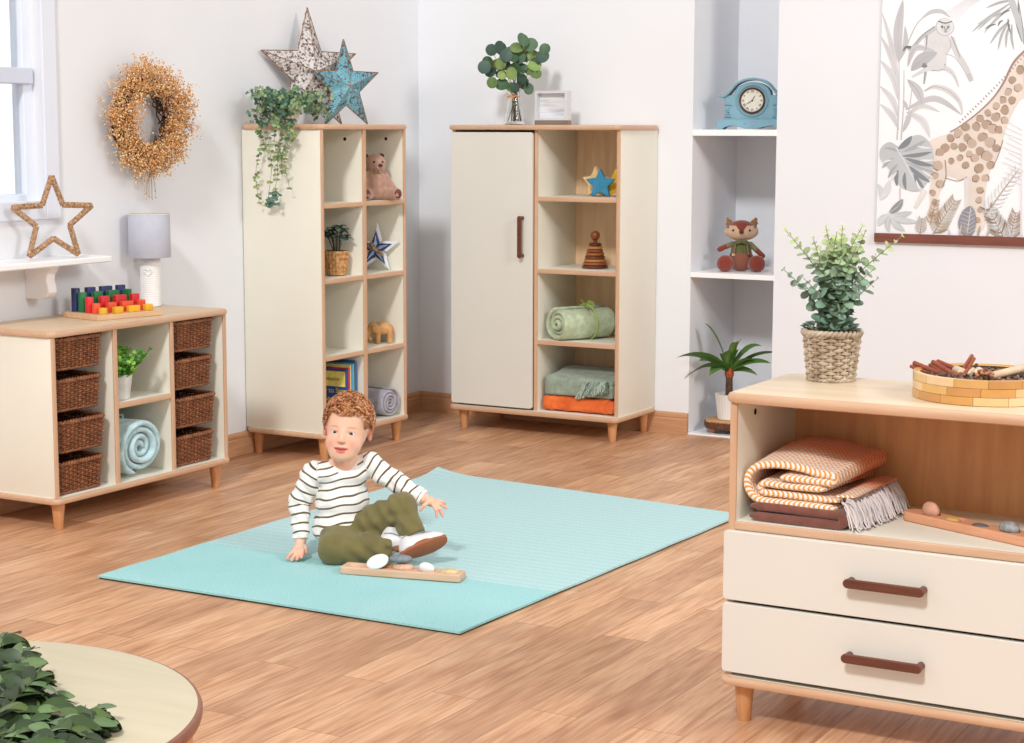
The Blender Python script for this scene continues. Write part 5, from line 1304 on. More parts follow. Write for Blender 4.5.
def stroke(P, w0, w1, col, n=6, belly=0):
    Q = smooth_pts(P, n, False); m = len(Q); Lp = []; Rp = []
    lay[0] += 1; o = .0003+.000012*lay[0]; vs = []; 
    for i, q in enumerate(Q):
        a = Q[max(i-1, 0)]; b_ = Q[min(i+1, m-1)]; dx, dy = b_[0]-a[0], b_[1]-a[1]; l = math.hypot(dx, dy)+1e-6; u = i/(m-1); w = (w0+(w1-w0)*u+belly*math.sin(PI*u))/2
        vs += [pp(q[0]-dy/l*w, q[1]+dx/l*w, o), pp(q[0]+dy/l*w, q[1]-dx/l*w, o)]
    art.add(vs, [(2*i, 2*i+1, 2*i+3, 2*i+2) for i in range(m-1)], 0, [l3(col)]*len(vs))
def blade(base, tip, w, col, curve=0, vein=None):
    bx, by = base; tx, ty = tip; dx, dy = tx-bx, ty-by; l = math.hypot(dx, dy); nx, ny = -dy/l, dx/l; mid = ((bx+tx)/2+nx*curve, (by+ty)/2+ny*curve)
    stroke([base, mid, tip], .3, .2, col, 8, w)
    if vein: stroke([base, mid, tip], .5, .2, vein, 8)
GY1, GY2, GY3, DK = (222, 222, 226), (206, 206, 212), (190, 190, 196), (122, 122, 132)
TAN, TB2, BRW = (222, 204, 190), (178, 156, 140), (146, 122, 106)
# plant at the left behind the monkey
for (b0, tp_, w, c, cv) in (((898, 92), (882, 12), 5, GY1, 3), ((898, 92), (881, 36), 6, GY1, 4), ((898, 100), (880, 60), 7, GY1, 5), ((898, 118), (880, 86), 6, GY1, 4), ((899, 130), (880, 104), 6, GY1, 3), ((899, 64), (903, 0), 9, GY2, -3), ((900, 60), (905, 26), 5, GY2, 3), ((903, 100), (908, 110), 4, GY2, 0), ((905, 118), (940, 112), 5, GY1, -9), ((905, 110), (962, 115), 6, GY2, -14), ((906, 112), (930, 138), 7, GY1, -6), ((903, 132), (912, 110), 5, GY2, 0)): blade(b0, tp_, w, c, cv, (200, 190, 172))
for s in ((897, 140, 899, 60), (901, 140, 904, 70), (905, 128, 912, 88)): stroke([(s[0], s[1]), ((s[0]+s[2])/2+1, (s[1]+s[3])/2), (s[2], s[3])], 1.6, .8, GY2)
stroke([Z6(200, 290), Z6(260, 150), Z6(330, 80), Z6(400, 60), Z6(460, 100)], 1.2, .8, (204, 200, 192)); stroke([Z6(290, 110), Z6(350, 68), Z6(410, 66), Z6(450, 95)], .5, .5, GY2, 6, 4)
# monkey
MK, MK2 = (222, 222, 224), (204, 205, 209)
poly(smooth_pts([Z6(*p) for p in ((315, 210), (345, 170), (400, 190), (460, 210), (470, 260), (440, 310), (430, 380), (350, 405), (318, 380), (330, 300), (310, 250))]), (226, 225, 226))
stroke([Z6(372, 160), Z6(300, 210), Z6(250, 265), Z6(215, 285)], 5, 3, MK2); stroke([Z6(375, 150), Z6(310, 195), Z6(255, 255)], .9, .7, (150, 150, 156))
stroke([Z6(235, 272), Z6(205, 270), Z6(190, 292)], 3.4, 1, DK)
stroke([Z6(465, 215), Z6(495, 300), Z6(540, 370), Z6(575, 440), Z6(580, 462)], 6.5, 4, MK); stroke([Z6(465, 205), Z6(500, 290), Z6(515, 330)], 1, .6, (160, 160, 164)); stroke([Z6(430, 310), Z6(480, 325), Z6(530, 390), Z6(560, 450)], .6, .5, (178, 178, 182)); stroke([Z6(560, 420), Z6(578, 465)], 5, 4, MK2)
stroke([Z6(318, 200), Z6(325, 250), Z6(305, 300)], 1.4, .6, (172, 172, 178))
for c_, r, col in (((428, 155), 52, (206, 207, 211)), ((430, 152), 46, (236, 236, 238))): poly([Z6(c_[0]+r*1.05*math.cos(a), c_[1]+r*math.sin(a)) for a in [2*PI*i/24 for i in range(24)]], col)
poly([Z6(432+30*math.cos(a), 158+32*math.sin(a)) for a in [2*PI*i/20 for i in range(20)]], (222, 222, 226))
stroke([Z6(390, 120), Z6(428, 132), Z6(470, 122)], 1.3, 1.0, (110, 110, 118)); stroke([Z6(408, 148), Z6(418, 160)], 2, 1.2, (90, 90, 98)); stroke([Z6(450, 150), Z6(442, 162)], 2, 1.2, (90, 90, 98)); stroke([Z6(425, 150), Z6(432, 175), Z6(446, 152)], .8, .8, (140, 140, 146)); stroke([Z6(424, 182), Z6(442, 182)], 1, .6, (130, 130, 136))
blade(Z6(235, 405), Z6(385, 300), 12, (192, 193, 199), -3, (170, 168, 164)); blade(Z6(215, 380), Z6(370, 290), 6, (208, 208, 212), -12, (176, 168, 158))
stroke([Z6(310, 360), Z6(318, 400), Z6(308, 480)], 4.5, 1.4, (172, 173, 180)); stroke([Z6(300, 370), Z6(325, 385)], 5, 3, (140, 141, 150))
stroke([Z6(350, 400), Z6(400, 380), Z6(430, 375)], 3, 1.2, (188, 186, 186)); stroke([Z6(430, 385), Z6(428, 365)], 1.4, .8, (140, 140, 148))
stroke([Z6(240, 440), Z6(340, 390), Z6(430, 390), Z6(480, 430), Z6(508, 500)], 2, .5, GY1, 6, 4); stroke([Z6(400, 395), Z6(460, 408), Z6(508, 498)], .5, .4, (184, 180, 174)); stroke([Z6(310, 520), Z6(370, 495), Z6(450, 520), Z6(510, 580), Z6(528, 655)], 1, .5, GY1, 6, 5); stroke([Z6(310, 520), Z6(370, 495), Z6(450, 520), Z6(510, 580)], .8, .5, (176, 168, 160))
blade(Z6(215, 455), Z6(300, 600), 9, (206, 206, 212), -3, (160, 146, 130))
stroke([Z6(330, 200), Z6(322, 250), Z6(318, 300)], .7, .5, (150, 150, 156)); stroke([Z6(455, 225), Z6(462, 265), Z6(440, 305)], .6, .4, (176, 176, 182)); stroke([Z6(360, 402), Z6(400, 404), Z6(432, 382)], .7, .4, (170, 168, 168))
for q in range(9): stroke([Z6(340+q*11, 225+8*(q % 3)), Z6(344+q*11, 262+8*(q % 3))], .3, .2, (208, 208, 212))
# palm fronds top right
for (b0, tp_) in (((1012, 2), (978, 30)), ((1012, 6), (984, 33)), ((1006, 12), (978, 24)), ((1010, 20), (990, 44)), ((1008, 22), (998, 50)), ((1010, 24), (1006, 48)), ((1012, 24), (1014, 50)), ((1014, 0), (986, 8)), ((1006, 6), (972, 32))): blade(b0, tp_, 2.6, (196, 202, 206), 1.5, (150, 150, 152))
for (b0, tp_) in (((996, 24), (985, 29)), ((1003, 20), (998, 26)), ((1008, 18), (1011, 34)), ((1010, 10), (1000, 16)), ((1018, 2), (1023, 40)), ((1014, 8), (1022, 42))): blade(b0, tp_, 1.6, (132, 136, 138), 1)
stroke([(1010, -4), (1018, 20), (1026, 44)], 7, 5, (204, 209, 212)); stroke([(1018, 0), (1022, 22), (1024, 44)], .8, .6, (150, 146, 142))
for k in range(6): stroke([(985-3*k, -3), (968-5*k*.6, 8), (956-2*k, 22-2*k)], .7, .4, (226, 226, 230))
# giraffe
G2 = lambda x, y: (870+x/(880/154), 120+y/(880/154))
body = [(1028, 50), (1016, 62), (1009, 72), (1004, 84), (994, 98), (984, 108), (974, 117), (962, 126), (950, 133), (938, 137), (928, 143), (925, 156), (928, 172), (931, 182), (929, 192), (930, 206), (928, 218), (936, 230), (944, 228), (938, 212), (939, 196), (944, 184), (948, 176), (960, 180), (966, 177), (967, 190), (968, 206), (967, 218), (975, 232), (984, 228), (985, 214), (985, 198), (987, 182), (992, 166), (998, 154), (1002, 142), (1006, 128), (1013, 112), (1020, 100), (1028, 92)]
poly(smooth_pts(body, 4), (238, 226, 216))
stroke([(1028, 48), (1014, 62), (1004, 82), (994, 97), (980, 111), (962, 125), (950, 132)], 2.6, 1.2, (176, 146, 138)); 
for k in range(26): u = k/25; x = 1026-u*66; y = 52+70*u**.9+ (0); stroke([(x+.6, y+.6), (x-.9, y-1.1)], 1.1, .6, (160, 130, 124))
random.seed(11)
spots = [(1020, 70, 4.5), (1012, 80, 4), (1018, 88, 4.5), (1008, 92, 4), (1012, 100, 4.4), (1003, 100, 4), (996, 106, 4), (1005, 110, 4.5), (996, 117, 5), (1005, 120, 4), (988, 113, 3.6), (980, 119, 4), (986, 124, 5), (976, 127, 4.5), (966, 127, 4.5), (958, 133, 4.5), (967, 138, 4.2), (950, 138, 4), (945, 148, 4.5), (954, 146, 4), (962, 147, 4.5), (972, 143, 5), (982, 137, 5), (993, 129, 5.5), (999, 130, 4), (990, 142, 5.5), (980, 151, 4.5), (996, 148, 4), (987, 156, 5.5), (975, 158, 4), (969, 154, 3.4), (960, 158, 3.6), (951, 161, 3.4), (966, 165, 4), (940, 152, 4.5), (938, 165, 5), (935, 176, 3.8), (940, 184, 4.5), (933, 193, 3.5), (935, 202, 3), (979, 168, 5), (990, 165, 4.2), (976, 178, 4), (985, 178, 4), (980, 190, 3.8), (979, 200, 3.4), (980, 210, 3), (932, 214, 3), (936, 222, 3), (978, 220, 3)]
for (x, y, r) in spots:
    r *= 1.08; n = random.randint(5, 7); ph = random.random()*6; P = [(x+r*random.uniform(.75, 1.05)*math.cos(ph+2*PI*i/n), y+r*random.uniform(.75, 1.05)*math.sin(ph+2*PI*i/n)) for i in range(n)]
    poly(smooth_pts(P, 3), random.choice([(206, 186, 170), (192, 170, 152), (184, 160, 142)])); k = random.randint(0, n-1); stroke([P[k], P[(k+1) % n], P[(k+2) % n]], 1.2, .6, random.choice([(150, 128, 112), (164, 142, 124)]))
stroke([(946, 178), (958, 181), (967, 177)], .6, .6, BRW); stroke([(967, 178), (967, 200), (966, 215)], 5, 3, (236, 230, 228)); stroke([(925, 190), (915, 208)], 6, 3, (238, 232, 228))
stroke([(1003, 140), (998, 156), (992, 168)], .7, .5, BRW); stroke([(945, 160), (946, 176), (942, 188)], .9, .6, BRW)
# monstera
mc = [(902, 148), (909, 138), (920, 135), (930, 143), (934, 158), (932, 172), (926, 184), (918, 191), (908, 190), (900, 186), (894, 176), (887, 166), (880, 158), (881, 148), (890, 142)]
poly(smooth_pts(mc, 4), (202, 206, 210))
for a, b_, w in (((898, 149), (912, 136), 6), ((902, 156), (932, 152), 4), ((905, 158), (934, 166), 4.5), ((909, 166), (930, 182), 5), ((914, 174), (924, 188), 4.5), ((898, 170), (897, 186), 4), ((905, 172), (906, 190), 3.6)): blade(a, b_, w, (140, 146, 154), 1.2)
for a, b_, w in (((903, 152), (926, 140), 4), ((906, 162), (934, 172), 2.4), ((894, 158), (882, 168), 3), ((898, 164), (888, 178), 3), ((900, 152), (884, 148), 2.5)): blade(a, b_, w, (178, 184, 190), 1)
for a, b_ in (((917, 146), (931, 148)), ((920, 160), (934, 160)), ((922, 170), (934, 178)), ((916, 180), (922, 192)), ((897, 172), (889, 184)), ((892, 160), (882, 163))): blade(a, b_, 1.8, (240, 241, 245), .5)
stroke([(896, 148), (905, 162), (914, 180)], 1.2, .6, (228, 231, 235)); stroke([(900, 188), (900, 200)], 1.2, 1, (214, 200, 196))
# undergrowth
for a, b_, w, c in (((889, 213), (903, 199), 7, (150, 156, 160)), ((889, 214), (878, 226), 7, (212, 218, 220)), ((890, 215), (912, 212), 6, (204, 210, 214)), ((890, 216), (918, 222), 6, (214, 219, 222)), ((890, 217), (905, 231), 6, (206, 212, 216)), ((889, 217), (889, 232), 5, (200, 206, 210)), ((880, 200), (890, 180), 7, (226, 230, 232)), ((880, 196), (878, 184), 4, (214, 220, 224))): blade(a, b_, w, c, 1.5, (236, 239, 241))
def frond(b0, b1, n, L, c, w=1.5):
    stroke([b0, b1], .9, .5, (170, 140, 110))
    for k in range(n):
        u = (k+.5)/n; x = b0[0]+(b1[0]-b0[0])*u; y = b0[1]+(b1[1]-b0[1])*u; ax = math.atan2(b1[1]-b0[1], b1[0]-b0[0]); l = L*(1-.5*u)
        for s in (-1, 1): blade((x, y), (x+l*math.cos(ax+s*.75), y+l*math.sin(ax+s*.75)), w, random.choice(c), s*1)
frond((933, 234), (955, 200), 12, 15, [(196, 184, 168), (168, 150, 130), (206, 202, 198)], 1.8); frond((1004, 238), (988, 208), 9, 16, [(176, 164, 154), (150, 132, 120), (200, 200, 202)], 1.8); frond((1010, 240), (1016, 212), 9, 13, [(200, 196, 196), (176, 158, 146)], 1.6); frond((920, 234), (922, 218), 6, 9, [(206, 200, 194)], 1.4)
frond((985, 215), (1018, 170), 10, 14, [(224, 228, 230), (216, 221, 224)], 1); frond((930, 225), (936, 200), 6, 9, [(196, 176, 156)], 1.4)
poly(smooth_pts([(970, 206), (962, 212), (958, 224), (962, 234), (972, 235), (976, 224), (975, 212)], 4), (150, 151, 160)); stroke([(971, 207), (967, 234)], .8, .8, (220, 220, 226))
for k in range(6): y = 211+k*4; stroke([(969, y+2), (960+abs(k-3)*.5, y-1)], .6, .4, (206, 206, 214)); stroke([(969, y+2), (975, y-2)], .6, .4, (206, 206, 214))
for k in range(12): stroke([(1022, 130+k*5), (1008-(k % 3)*3, 122+k*5)], .6, .4, (222, 222, 226))
for k in range(16): x = 950+9*k; blade((x, 237+.4*k), (x+random.uniform(-6, 6), 226+random.uniform(-3, 4)), 1.8, random.choice([(200, 190, 182), (180, 166, 154), (214, 214, 216)]))
stroke([(1021, 238), (1021, 150)], 1.6, .8, (238, 228, 232))
art.F = [f for f in art.F]
frond((1052, 240), (1040, 205), 9, 15, [(196, 184, 168), (176, 164, 154)], 1.8); frond((1048, 236), (1062, 170), 12, 16, [(224, 228, 230), (212, 218, 222)], 1.2); blade((1056, 240), (1048, 120), 8, (222, 224, 228), 6, (204, 202, 198))
poly(smooth_pts([(1026, 50), (1036, 30), (1042, 8), (1040, -6), (1030, -10), (1016, -14), (1018, -22), (1036, -32), (1052, -30), (1058, -18), (1056, 10), (1048, 50), (1038, 78), (1026, 94)], 4), (238, 226, 216))
for (x, y, r) in ((1036, 62, 5), (1042, 46, 5), (1034, 78, 4), (1048, 28, 4.5), (1049, 10, 4.5), (1041, 26, 4), (1047, -8, 4), (1032, 48, 4)): poly(smooth_pts([(x+r*math.cos(a), y+r*math.sin(a)) for a in [2*PI*i/6+x for i in range(6)]], 3), (196, 174, 156))
stroke([(1026, -18), (1030, -20)], 2, 1.4, (90, 76, 70)); blade((1050, -30), (1062, -40), 4, (206, 186, 170)); stroke([(1046, -31), (1046, -44)], 1.6, 2, (176, 150, 134))
ao = art.build('watercolour_art', colattr('watercolour', .85, bscale=12), t, 0)

# =================================================================== RUG
rug = thing('rug', 'aqua striped rug with a solid turquoise end band under the child', 'rug', (0, 0, 0))
rc = [(1.036, -3.677), (2.446, -3.667), (2.532, -1.672), (1.036, -1.508)]
def rpt(u, v): a = Vector(rc[0]).lerp(Vector(rc[1]), u); b_ = Vector(rc[3]).lerp(Vector(rc[2]), u); return a.lerp(b_, v)
def rug_mesh(z0, z1, nu=40, nv=60, ins=0):
    mb = MB(); vs = []
    for zz in (z0, z1):
        for j in range(nv+1):
            for i in range(nu+1):
                u, v = i/nu, j/nv; p = rpt(ins+u*(1-2*ins), ins*.7+v*(1-1.4*ins)); lift = .022*max(0, 1-math.hypot(u*1.40, (1-v)*2.1)/.20)**2
                wv = .0025*(1+math.sin(j*.55))*max(0, u-.93)/.07 if 0 else 0
                vs.append((p.x+.018*lift/.05*0, p.y, zz+lift+.0008*math.sin(v*31+u*5)+wv))
    k = (nu+1)*(nv+1); fs = []
    for j in range(nv):
        for i in range(nu): a = j*(nu+1)+i; b_ = a+nu+1; fs += [(a, b_, b_+1, a+1), (k+a, k+a+1, k+b_+1, k+b_)]
    bd = [i for i in range(nu+1)]+[(nu+1)*j+nu for j in range(1, nv+1)]+[nv*(nu+1)+i for i in range(nu-1, -1, -1)]+[(nu+1)*j for j in range(nv-1, 0, -1)]
    for q in range(len(bd)): a, b_ = bd[q], bd[(q+1) % len(bd)]; fs.append((a, b_, k+b_, k+a))
    mb.add(vs, fs); return mb
m, nt, b = newmat('woven rug'); b.inputs['Roughness'].default_value = .95; b.inputs['Sheen Weight'].default_value = .2
tc_ = nt.nodes.new('ShaderNodeTexCoord'); sx_ = nt.nodes.new('ShaderNodeSeparateXYZ'); nt.links.new(tc_.outputs['Object'], sx_.inputs[0])
def mth(nt, op, x, y=None):
    n = nt.nodes.new('ShaderNodeMath'); n.operation = op
    for i, q in enumerate((x, y)):
        if q is None: continue
        if isinstance(q, (int, float)): n.inputs[i].default_value = q
        else: nt.links.new(q, n.inputs[i])
    return n.outputs[0]
nn = N(nt, 'ShaderNodeTexNoise', Scale=90.0, Detail=3.0); nt.links.new(tc_.outputs['Object'], nn.inputs['Vector']); jit = mth(nt, 'MULTIPLY', mth(nt, 'SUBTRACT', nn.outputs['Fac'], .5), .006)
yj = mth(nt, 'ADD', sx_.outputs[1], jit); band = mth(nt, 'GREATER_THAN', yj, -3.105)
fr = mth(nt, 'FRACT', mth(nt, 'MULTIPLY', yj, 1/.046)); stripe = ramp(nt, fr, [(.0, (172, 215, 219)), (.30, (172, 215, 219)), (.42, (184, 220, 222)), (.88, (182, 219, 222)), (.96, (172, 215, 219))])
big = N(nt, 'ShaderNodeTexNoise', Scale=2.2, Detail=2.0); nt.links.new(tc_.outputs['Object'], big.inputs['Vector'])
solid = ramp(nt, big.outputs['Fac'], [(.35, (150, 211, 214)), (.65, (162, 216, 218))])
mx = N(nt, 'ShaderNodeMix', data_type='RGBA'); nt.links.new(band, mx.inputs[0]); nt.links.new(solid, mx.inputs[6]); nt.links.new(stripe, mx.inputs[7])
n3 = N(nt, 'ShaderNodeTexNoise', Scale=160.0, Detail=3.0); nt.links.new(tc_.outputs['Object'], n3.inputs['Vector'])
m2 = N(nt, 'ShaderNodeMix', data_type='RGBA', blend_type='MULTIPLY'); m2.inputs[0].default_value = .5; nt.links.new(mx.outputs[2], m2.inputs[6]); nt.links.new(ramp(nt, n3.outputs['Fac'], [(.3, (205, 215, 215)), (.6, (255, 255, 255))]), m2.inputs[7])
nt.links.new(m2.outputs[2], b.inputs['Base Color']); bump(nt, b, n3.outputs['Fac'], .7, .003)
rug_mesh(.0055, .0125).build('pile', m, rug, 50)
rug_mesh(.001, .0056, ins=.002).build('backing', plain('dark felt backing', (40, 44, 46), .95), rug, 50)
RZ = .0135

# =================================================================== PEBBLE TRAY ON THE RUG
a_ = at(341, 573, 'z', RZ); b_ = at(461, 582, 'z', RZ); dv = (b_-a_).normalized(); rz_ = math.atan2(dv.y, dv.x); L_ = (b_-a_).length; cpt = (a_+b_)/2; cpt = Vector((cpt.x-dv.y*.022, cpt.y+dv.x*.022, 0))
pk2 = wood('pale beech tray', (222, 186, 158), (206, 164, 134), 'x', .55, 6, 8)
wl = [-.165, -.083, 0, .083, .165]
pebble_board('pebble_tray', 'long pale beech tray with hollows on the rug in front of the child', L_, .075, .026, .010, pk2, wl, (cpt.x, cpt.y, RZ), rz_)
def on_tray(u, z, v_=0): return Vector((cpt.x+math.cos(rz_)*u-math.sin(rz_)*v_, cpt.y+math.sin(rz_)*u+math.cos(rz_)*v_, RZ+z))
pebble('pebble', 'large white pebble tilted against a brown one on the rug tray', 'pebble', on_tray(-.085, .0455, -.012), (.040, .032, .011), (226, 234, 230), (.62, -.22, rz_), var=.02, group='pebbles on the rug tray')
pebble('pebble', 'tan brown pebble propping up the large white one on the rug tray', 'pebble', on_tray(-.068, .024, .014), (.036, .022, .014), (176, 126, 84), (0, 0, rz_), var=.2, group='pebbles on the rug tray')
pebble('pebble', 'pinkish beige pebble under the dark grey one on the rug tray', 'pebble', on_tray(.002, .0300), (.037, .027, .016), (210, 172, 146), (0, 0, rz_), var=.08, group='pebbles on the rug tray')
pebble('pebble', 'dark grey pebble balanced on the beige one on the rug tray', 'pebble', on_tray(-.006, .0590, .0), (.039, .029, .0135), (122, 130, 138), (0, .02, rz_+.1), var=.1, group='pebbles on the rug tray')
pebble('pebble', 'small bright white pebble standing in the rug tray', 'pebble', on_tray(.086, .033), (.027, .011, .020), (240, 244, 246), (.25, .1, rz_), var=.01, group='pebbles on the rug tray')
pebble('pebble', 'flat sandy yellow pebble at the right end of the rug tray', 'pebble', on_tray(.163, .0255), (.036, .025, .0115), (204, 184, 140), (0, 0, rz_), var=.1, group='pebbles on the rug tray')

# =================================================================== ROUND TABLE AND TRAILING PLANT
TX, TY, TZ, TRr = 2.698, -5.964, .45, .498
t = thing('round_table', 'round maple topped table in the lower left foreground', 'table', (TX, TY, 0))
mb = MB(); seg = 160; prof = [(TRr-.010, TZ-.026), (TRr-.002, TZ-.023), (TRr, TZ-.016), (TRr, TZ-.008), (TRr-.003, TZ-.002), (TRr-.009, TZ)]
rings = [[(r*math.cos(2*PI*i/seg), r*math.sin(2*PI*i/seg), z) for i in range(seg)] for r, z in prof]; vs = [p for r in rings for p in r]; fs = []; mi = []
for k in range(5):
    for i in range(seg): fs.append((k*seg+i, k*seg+(i+1) % seg, (k+1)*seg+(i+1) % seg, (k+1)*seg+i)); mi.append(1)
fs += [tuple(range(seg-1, -1, -1)), tuple(5*seg+i for i in range(seg))]; mi += [0, 0]; mb.add(vs, fs, mi)
mb.build('tabletop', [wood('table maple', (208, 198, 172), (194, 182, 154), 'x', .45, 7, 2.0), wood('table edge', (150, 96, 74), (124, 76, 58), 'x', .4, 4, 6)], t, 40)
for k in range(4):
    a = .52+PI/2*k; mb = MB(); mb.lathe([(.020, 0), (.021, .004), (.034, TZ-.05), (.034, TZ-.027)], 24, (.452*math.cos(a), .452*math.sin(a), 0)); mb.build('leg', M['leg'], t, 40)
t = thing('trailing_plant', 'dark green leafy artificial plant lying over the round foreground table', 'plant', (2.62, -6.03, TZ+.001))
mb = MB(); o0 = Vector((2.62, -6.03, TZ+.001))
paths = [((-30, 760), (10, 700), (28, 672), (18, 652)), ((-20, 740), (20, 700), (30, 690), (34, 676)), ((-30, 720), (0, 680), (8, 655), (-6, 640)), ((-20, 770), (30, 720), (50, 705), (52, 698)), ((0, 780), (40, 730), (70, 722), (92, 712)), ((0, 790), (50, 735), (80, 722), (100, 725)), ((-10, 790), (30, 740), (55, 735), (66, 740)), ((-40, 730), (-10, 690), (10, 680), (20, 665)), ((-30, 770), (0, 730), (20, 728), (40, 716)), ((-40, 700), (-20, 670), (-5, 650), (4, 642)), ((20, 790), (50, 760), (75, 745), (88, 728)), ((-40, 760), (-10, 720), (8, 705), (14, 690))]
GP = [(60, 84, 36), (42, 62, 30), (80, 100, 48), (36, 54, 28), (96, 122, 78), (52, 76, 34)]
random.seed(5)
for k, P in enumerate(paths):
    hs = [.02, .03, .045, .05] if k in (0, 1, 2, 7, 9) else [.02, .03, .022, .008]
    for rep in range(2):
        pts = [at(px+random.uniform(-5, 5)*rep, py+random.uniform(-5, 5)*rep, 'z', TZ+.006+h+.012*rep)-o0 for (px, py), h in zip(P, hs)]
        C3 = []
        for i in range(15):
            u = i/14; q = [(1-u)**3, 3*u*(1-u)**2, 3*u*u*(1-u), u**3]; C3.append(sum((pts[j]*q[j] for j in range(4)), Vector()))
        mb.tube(C3, .0022, 4, col=l3((70, 84, 44)))
        for i in range(2, 15, 2 if rep else 1):
            d = (C3[i]-C3[i-1]).normalized(); s_ = Vector((-d.y, d.x, 0)).normalized()
            for s in (-1, 1):
                dd = s_*s*random.uniform(.7, 1.1)+d*random.uniform(.2, .9)+Vector((0, 0, random.uniform(-.1, .55))); L = random.uniform(.040, .060)
                if i == 14: dd = d+s_*s*.4
                leaf(mb, C3[i], dd, Vector((random.uniform(-.6, .6), random.uniform(-.8, .2), 1)), L, L*.31, random.uniform(.1, .6), vary(l3(random.choice(GP)), .2), .12, 6)
mb.V = [(x, y, max(z, .0015)) for x, y, z in mb.V]
mb.build('foliage', M['leafgloss'], t, 75)
# =================================================================== THE CHILD
G0 = at(350, 556, 'z', RZ)
def Q(px, py, y=0.0):
    """a joint of the child: photo position and depth (y away from the viewer) -> the child's own frame"""
    return np.array([(px-350-25*y)/285, y, (556-65*y-py)/280])
child = thing('person', 'toddler with short ginger hair in striped top and olive trousers sitting on the rug', 'person', (G0.x, G0.y, RZ), CYAW)
HC = Q(349, 433, -.0); HC[2] = .4475; HC[1] = -.005
HR = (Matrix.Rotation(math.radians(-7), 3, 'Z') @ Matrix.Rotation(math.radians(5), 3, 'Y') @ Matrix.Rotation(math.radians(-3), 3, 'X'))
HRn = np.array(HR)
def H(x, y, z): return HC+HRn @ np.array([x, y, z])
# joints
pel = Q(346, 528, .03); wst = Q(343, 512, .03); cst = Q(343, 487, .02); uch = Q(344, 470, .015)
shL, shR = Q(314, 474, .015), Q(371, 464, .02)
elL, wrL = Q(300, 502, .02), Q(301, 540, -.02)
elR, wrR = Q(396, 482, .0), Q(424, 499.5, -.05)
knU, anU = Q(401, 509, -.07), Q(413, 533, -.12)      # raised knee
hpL, knL, anL = Q(336, 535, -.01), Q(335, 548.5, -.105), Q(388, 548, -.10)
hpR = Q(356, 532, .0)
F = Field((-.26, -.25, -.003), (.38, .16, .60), .0021)
# head
F.ell(H(0, .012, .034), (.077, .094, .088), .01, HR, 1)
F.ell(H(0, -.020, -.022), (.059, .070, .070), .03, HR, 1)
for s in (-1, 1):
    F.ell(H(s*.032, -.053, -.042), (.030, .031, .029), .02, HR, 1)
F.ell(H(0, -.066, -.080), (.024, .022, .018), .025, HR, 1)
F.cap(H(-.02, -.055, -.072), H(.02, -.055, -.072), .026, .026, .02, 1)
F.ell(H(0, -.082, -.052), (.022, .012, .016), .015, HR, 1)
F.cap(H(0, -.086, .004), H(0, -.0965, -.022), .0065, .0085, .010, 1)
F.ell(H(0, -.101, -.0255), (.0092, .0085, .0078), .006, HR, 1)
for s in (-1, 1): F.ell(H(s*.0085, -.0945, -.028), (.0062, .007, .0055), .005, HR, 1)
for s in (-1, 1): F.ell(H(s*.0285, -.1040, .004), (.0190, .018, .0125), .012, HR, 0, 's')      # soft hollow under the brow
for s in (-1, 1): F.ell(H(s*.0285, -.0900, -.0005), (.0112, .0135, .0042), .0026, HR, 3, 's')
# mouth: opening, lips
F.ell(H(0, -.0960, -.0565), (.0240, .016, .0050), .004, HR, 5, 's')
for s in (-1, 1):
    F.cap(H(s*.0250, -.0790, -.0505), H(s*.004, -.0925, -.0510), .0020, .0030, .003, 4)
    F.cap(H(s*.0250, -.0790, -.0515), H(s*.010, -.0890, -.0625), .0022, .0040, .003, 4); F.cap(H(s*.010, -.0890, -.0625), H(0, -.0905, -.0642), .0040, .0046, .003, 4)
for s in (-1, 1):
    F.ell(H(s*.0785, .012, -.006), (.008, .017, .024), .006, HR @ Matrix.Rotation(s*.45, 3, 'Z') @ Matrix.Rotation(.15, 3, 'X'), 2)
    F.ell(H(s*.0870, .0035, -.003), (.006, .009, .014), .003, HR @ Matrix.Rotation(s*.45, 3, 'Z'), 6, 's')
F.cap(H(0, .02, -.06), uch+np.array([0, .01, .01]), .038, .042, .02, 1)
# trunk and limbs
F.ell(pel, (.088, .082, .07), .02).ell((wst+cst)/2, (.078, .070, .09), .03).ell(uch-np.array([0, 0, .01]), (.080, .055, .045), .03)
F.cap(uch, shL, .035, .030, .02).cap(uch, shR, .035, .030, .02)
F.chain([shL, elL, wrL], [.031, .025, .0195], .012, 0).chain([shR, elR, wrR], [.031, .025, .0195], .012)
F.chain([hpR, knU, anU], [.055, .042, .028], .02).chain([hpL, knL, anL], [.055, .042, .028], .02)
# hands: palm, four fingers of two links each, thumb
def hand(wr, palm_c, pr_, rot, fingers, thumb, idn=7):
    F.cap(wr, palm_c, .0165, .0165, .010, idn); F.ell(palm_c, pr_, .008, rot, idn)
    for a, b_, c, r in fingers+[thumb]: F.cap(a, b_, r*1.06, r*.98, .0035, idn); F.cap(b_, c, r*.98, r*.82, .0025, 8)
pcL = Q(299.5, 548.5, -.045)
hand(wrL, pcL, (.021, .020, .013), Matrix.Rotation(-.5, 3, 'X'), [
    (Q(294.5, 550.5, -.055), Q(290.5, 555.0, -.078), Q(288.0, 558.6, -.088), .0062),
    (Q(297.5, 551.5, -.062), Q(294.4, 556.8, -.088), Q(292.6, 560.2, -.098), .0066),
    (Q(301.0, 551.5, -.064), Q(299.0, 556.4, -.088), Q(297.6, 559.2, -.098), .0066),
    (Q(303.6, 550.0, -.060), Q(303.2, 554.6, -.082), Q(302.4, 557.4, -.092), .0064)],
    (Q(304.0, 546.0, -.040), Q(306.6, 549.0, -.050), Q(306.8, 552.4, -.060), .0068))
pcR = Q(430.5, 502.0, -.065)
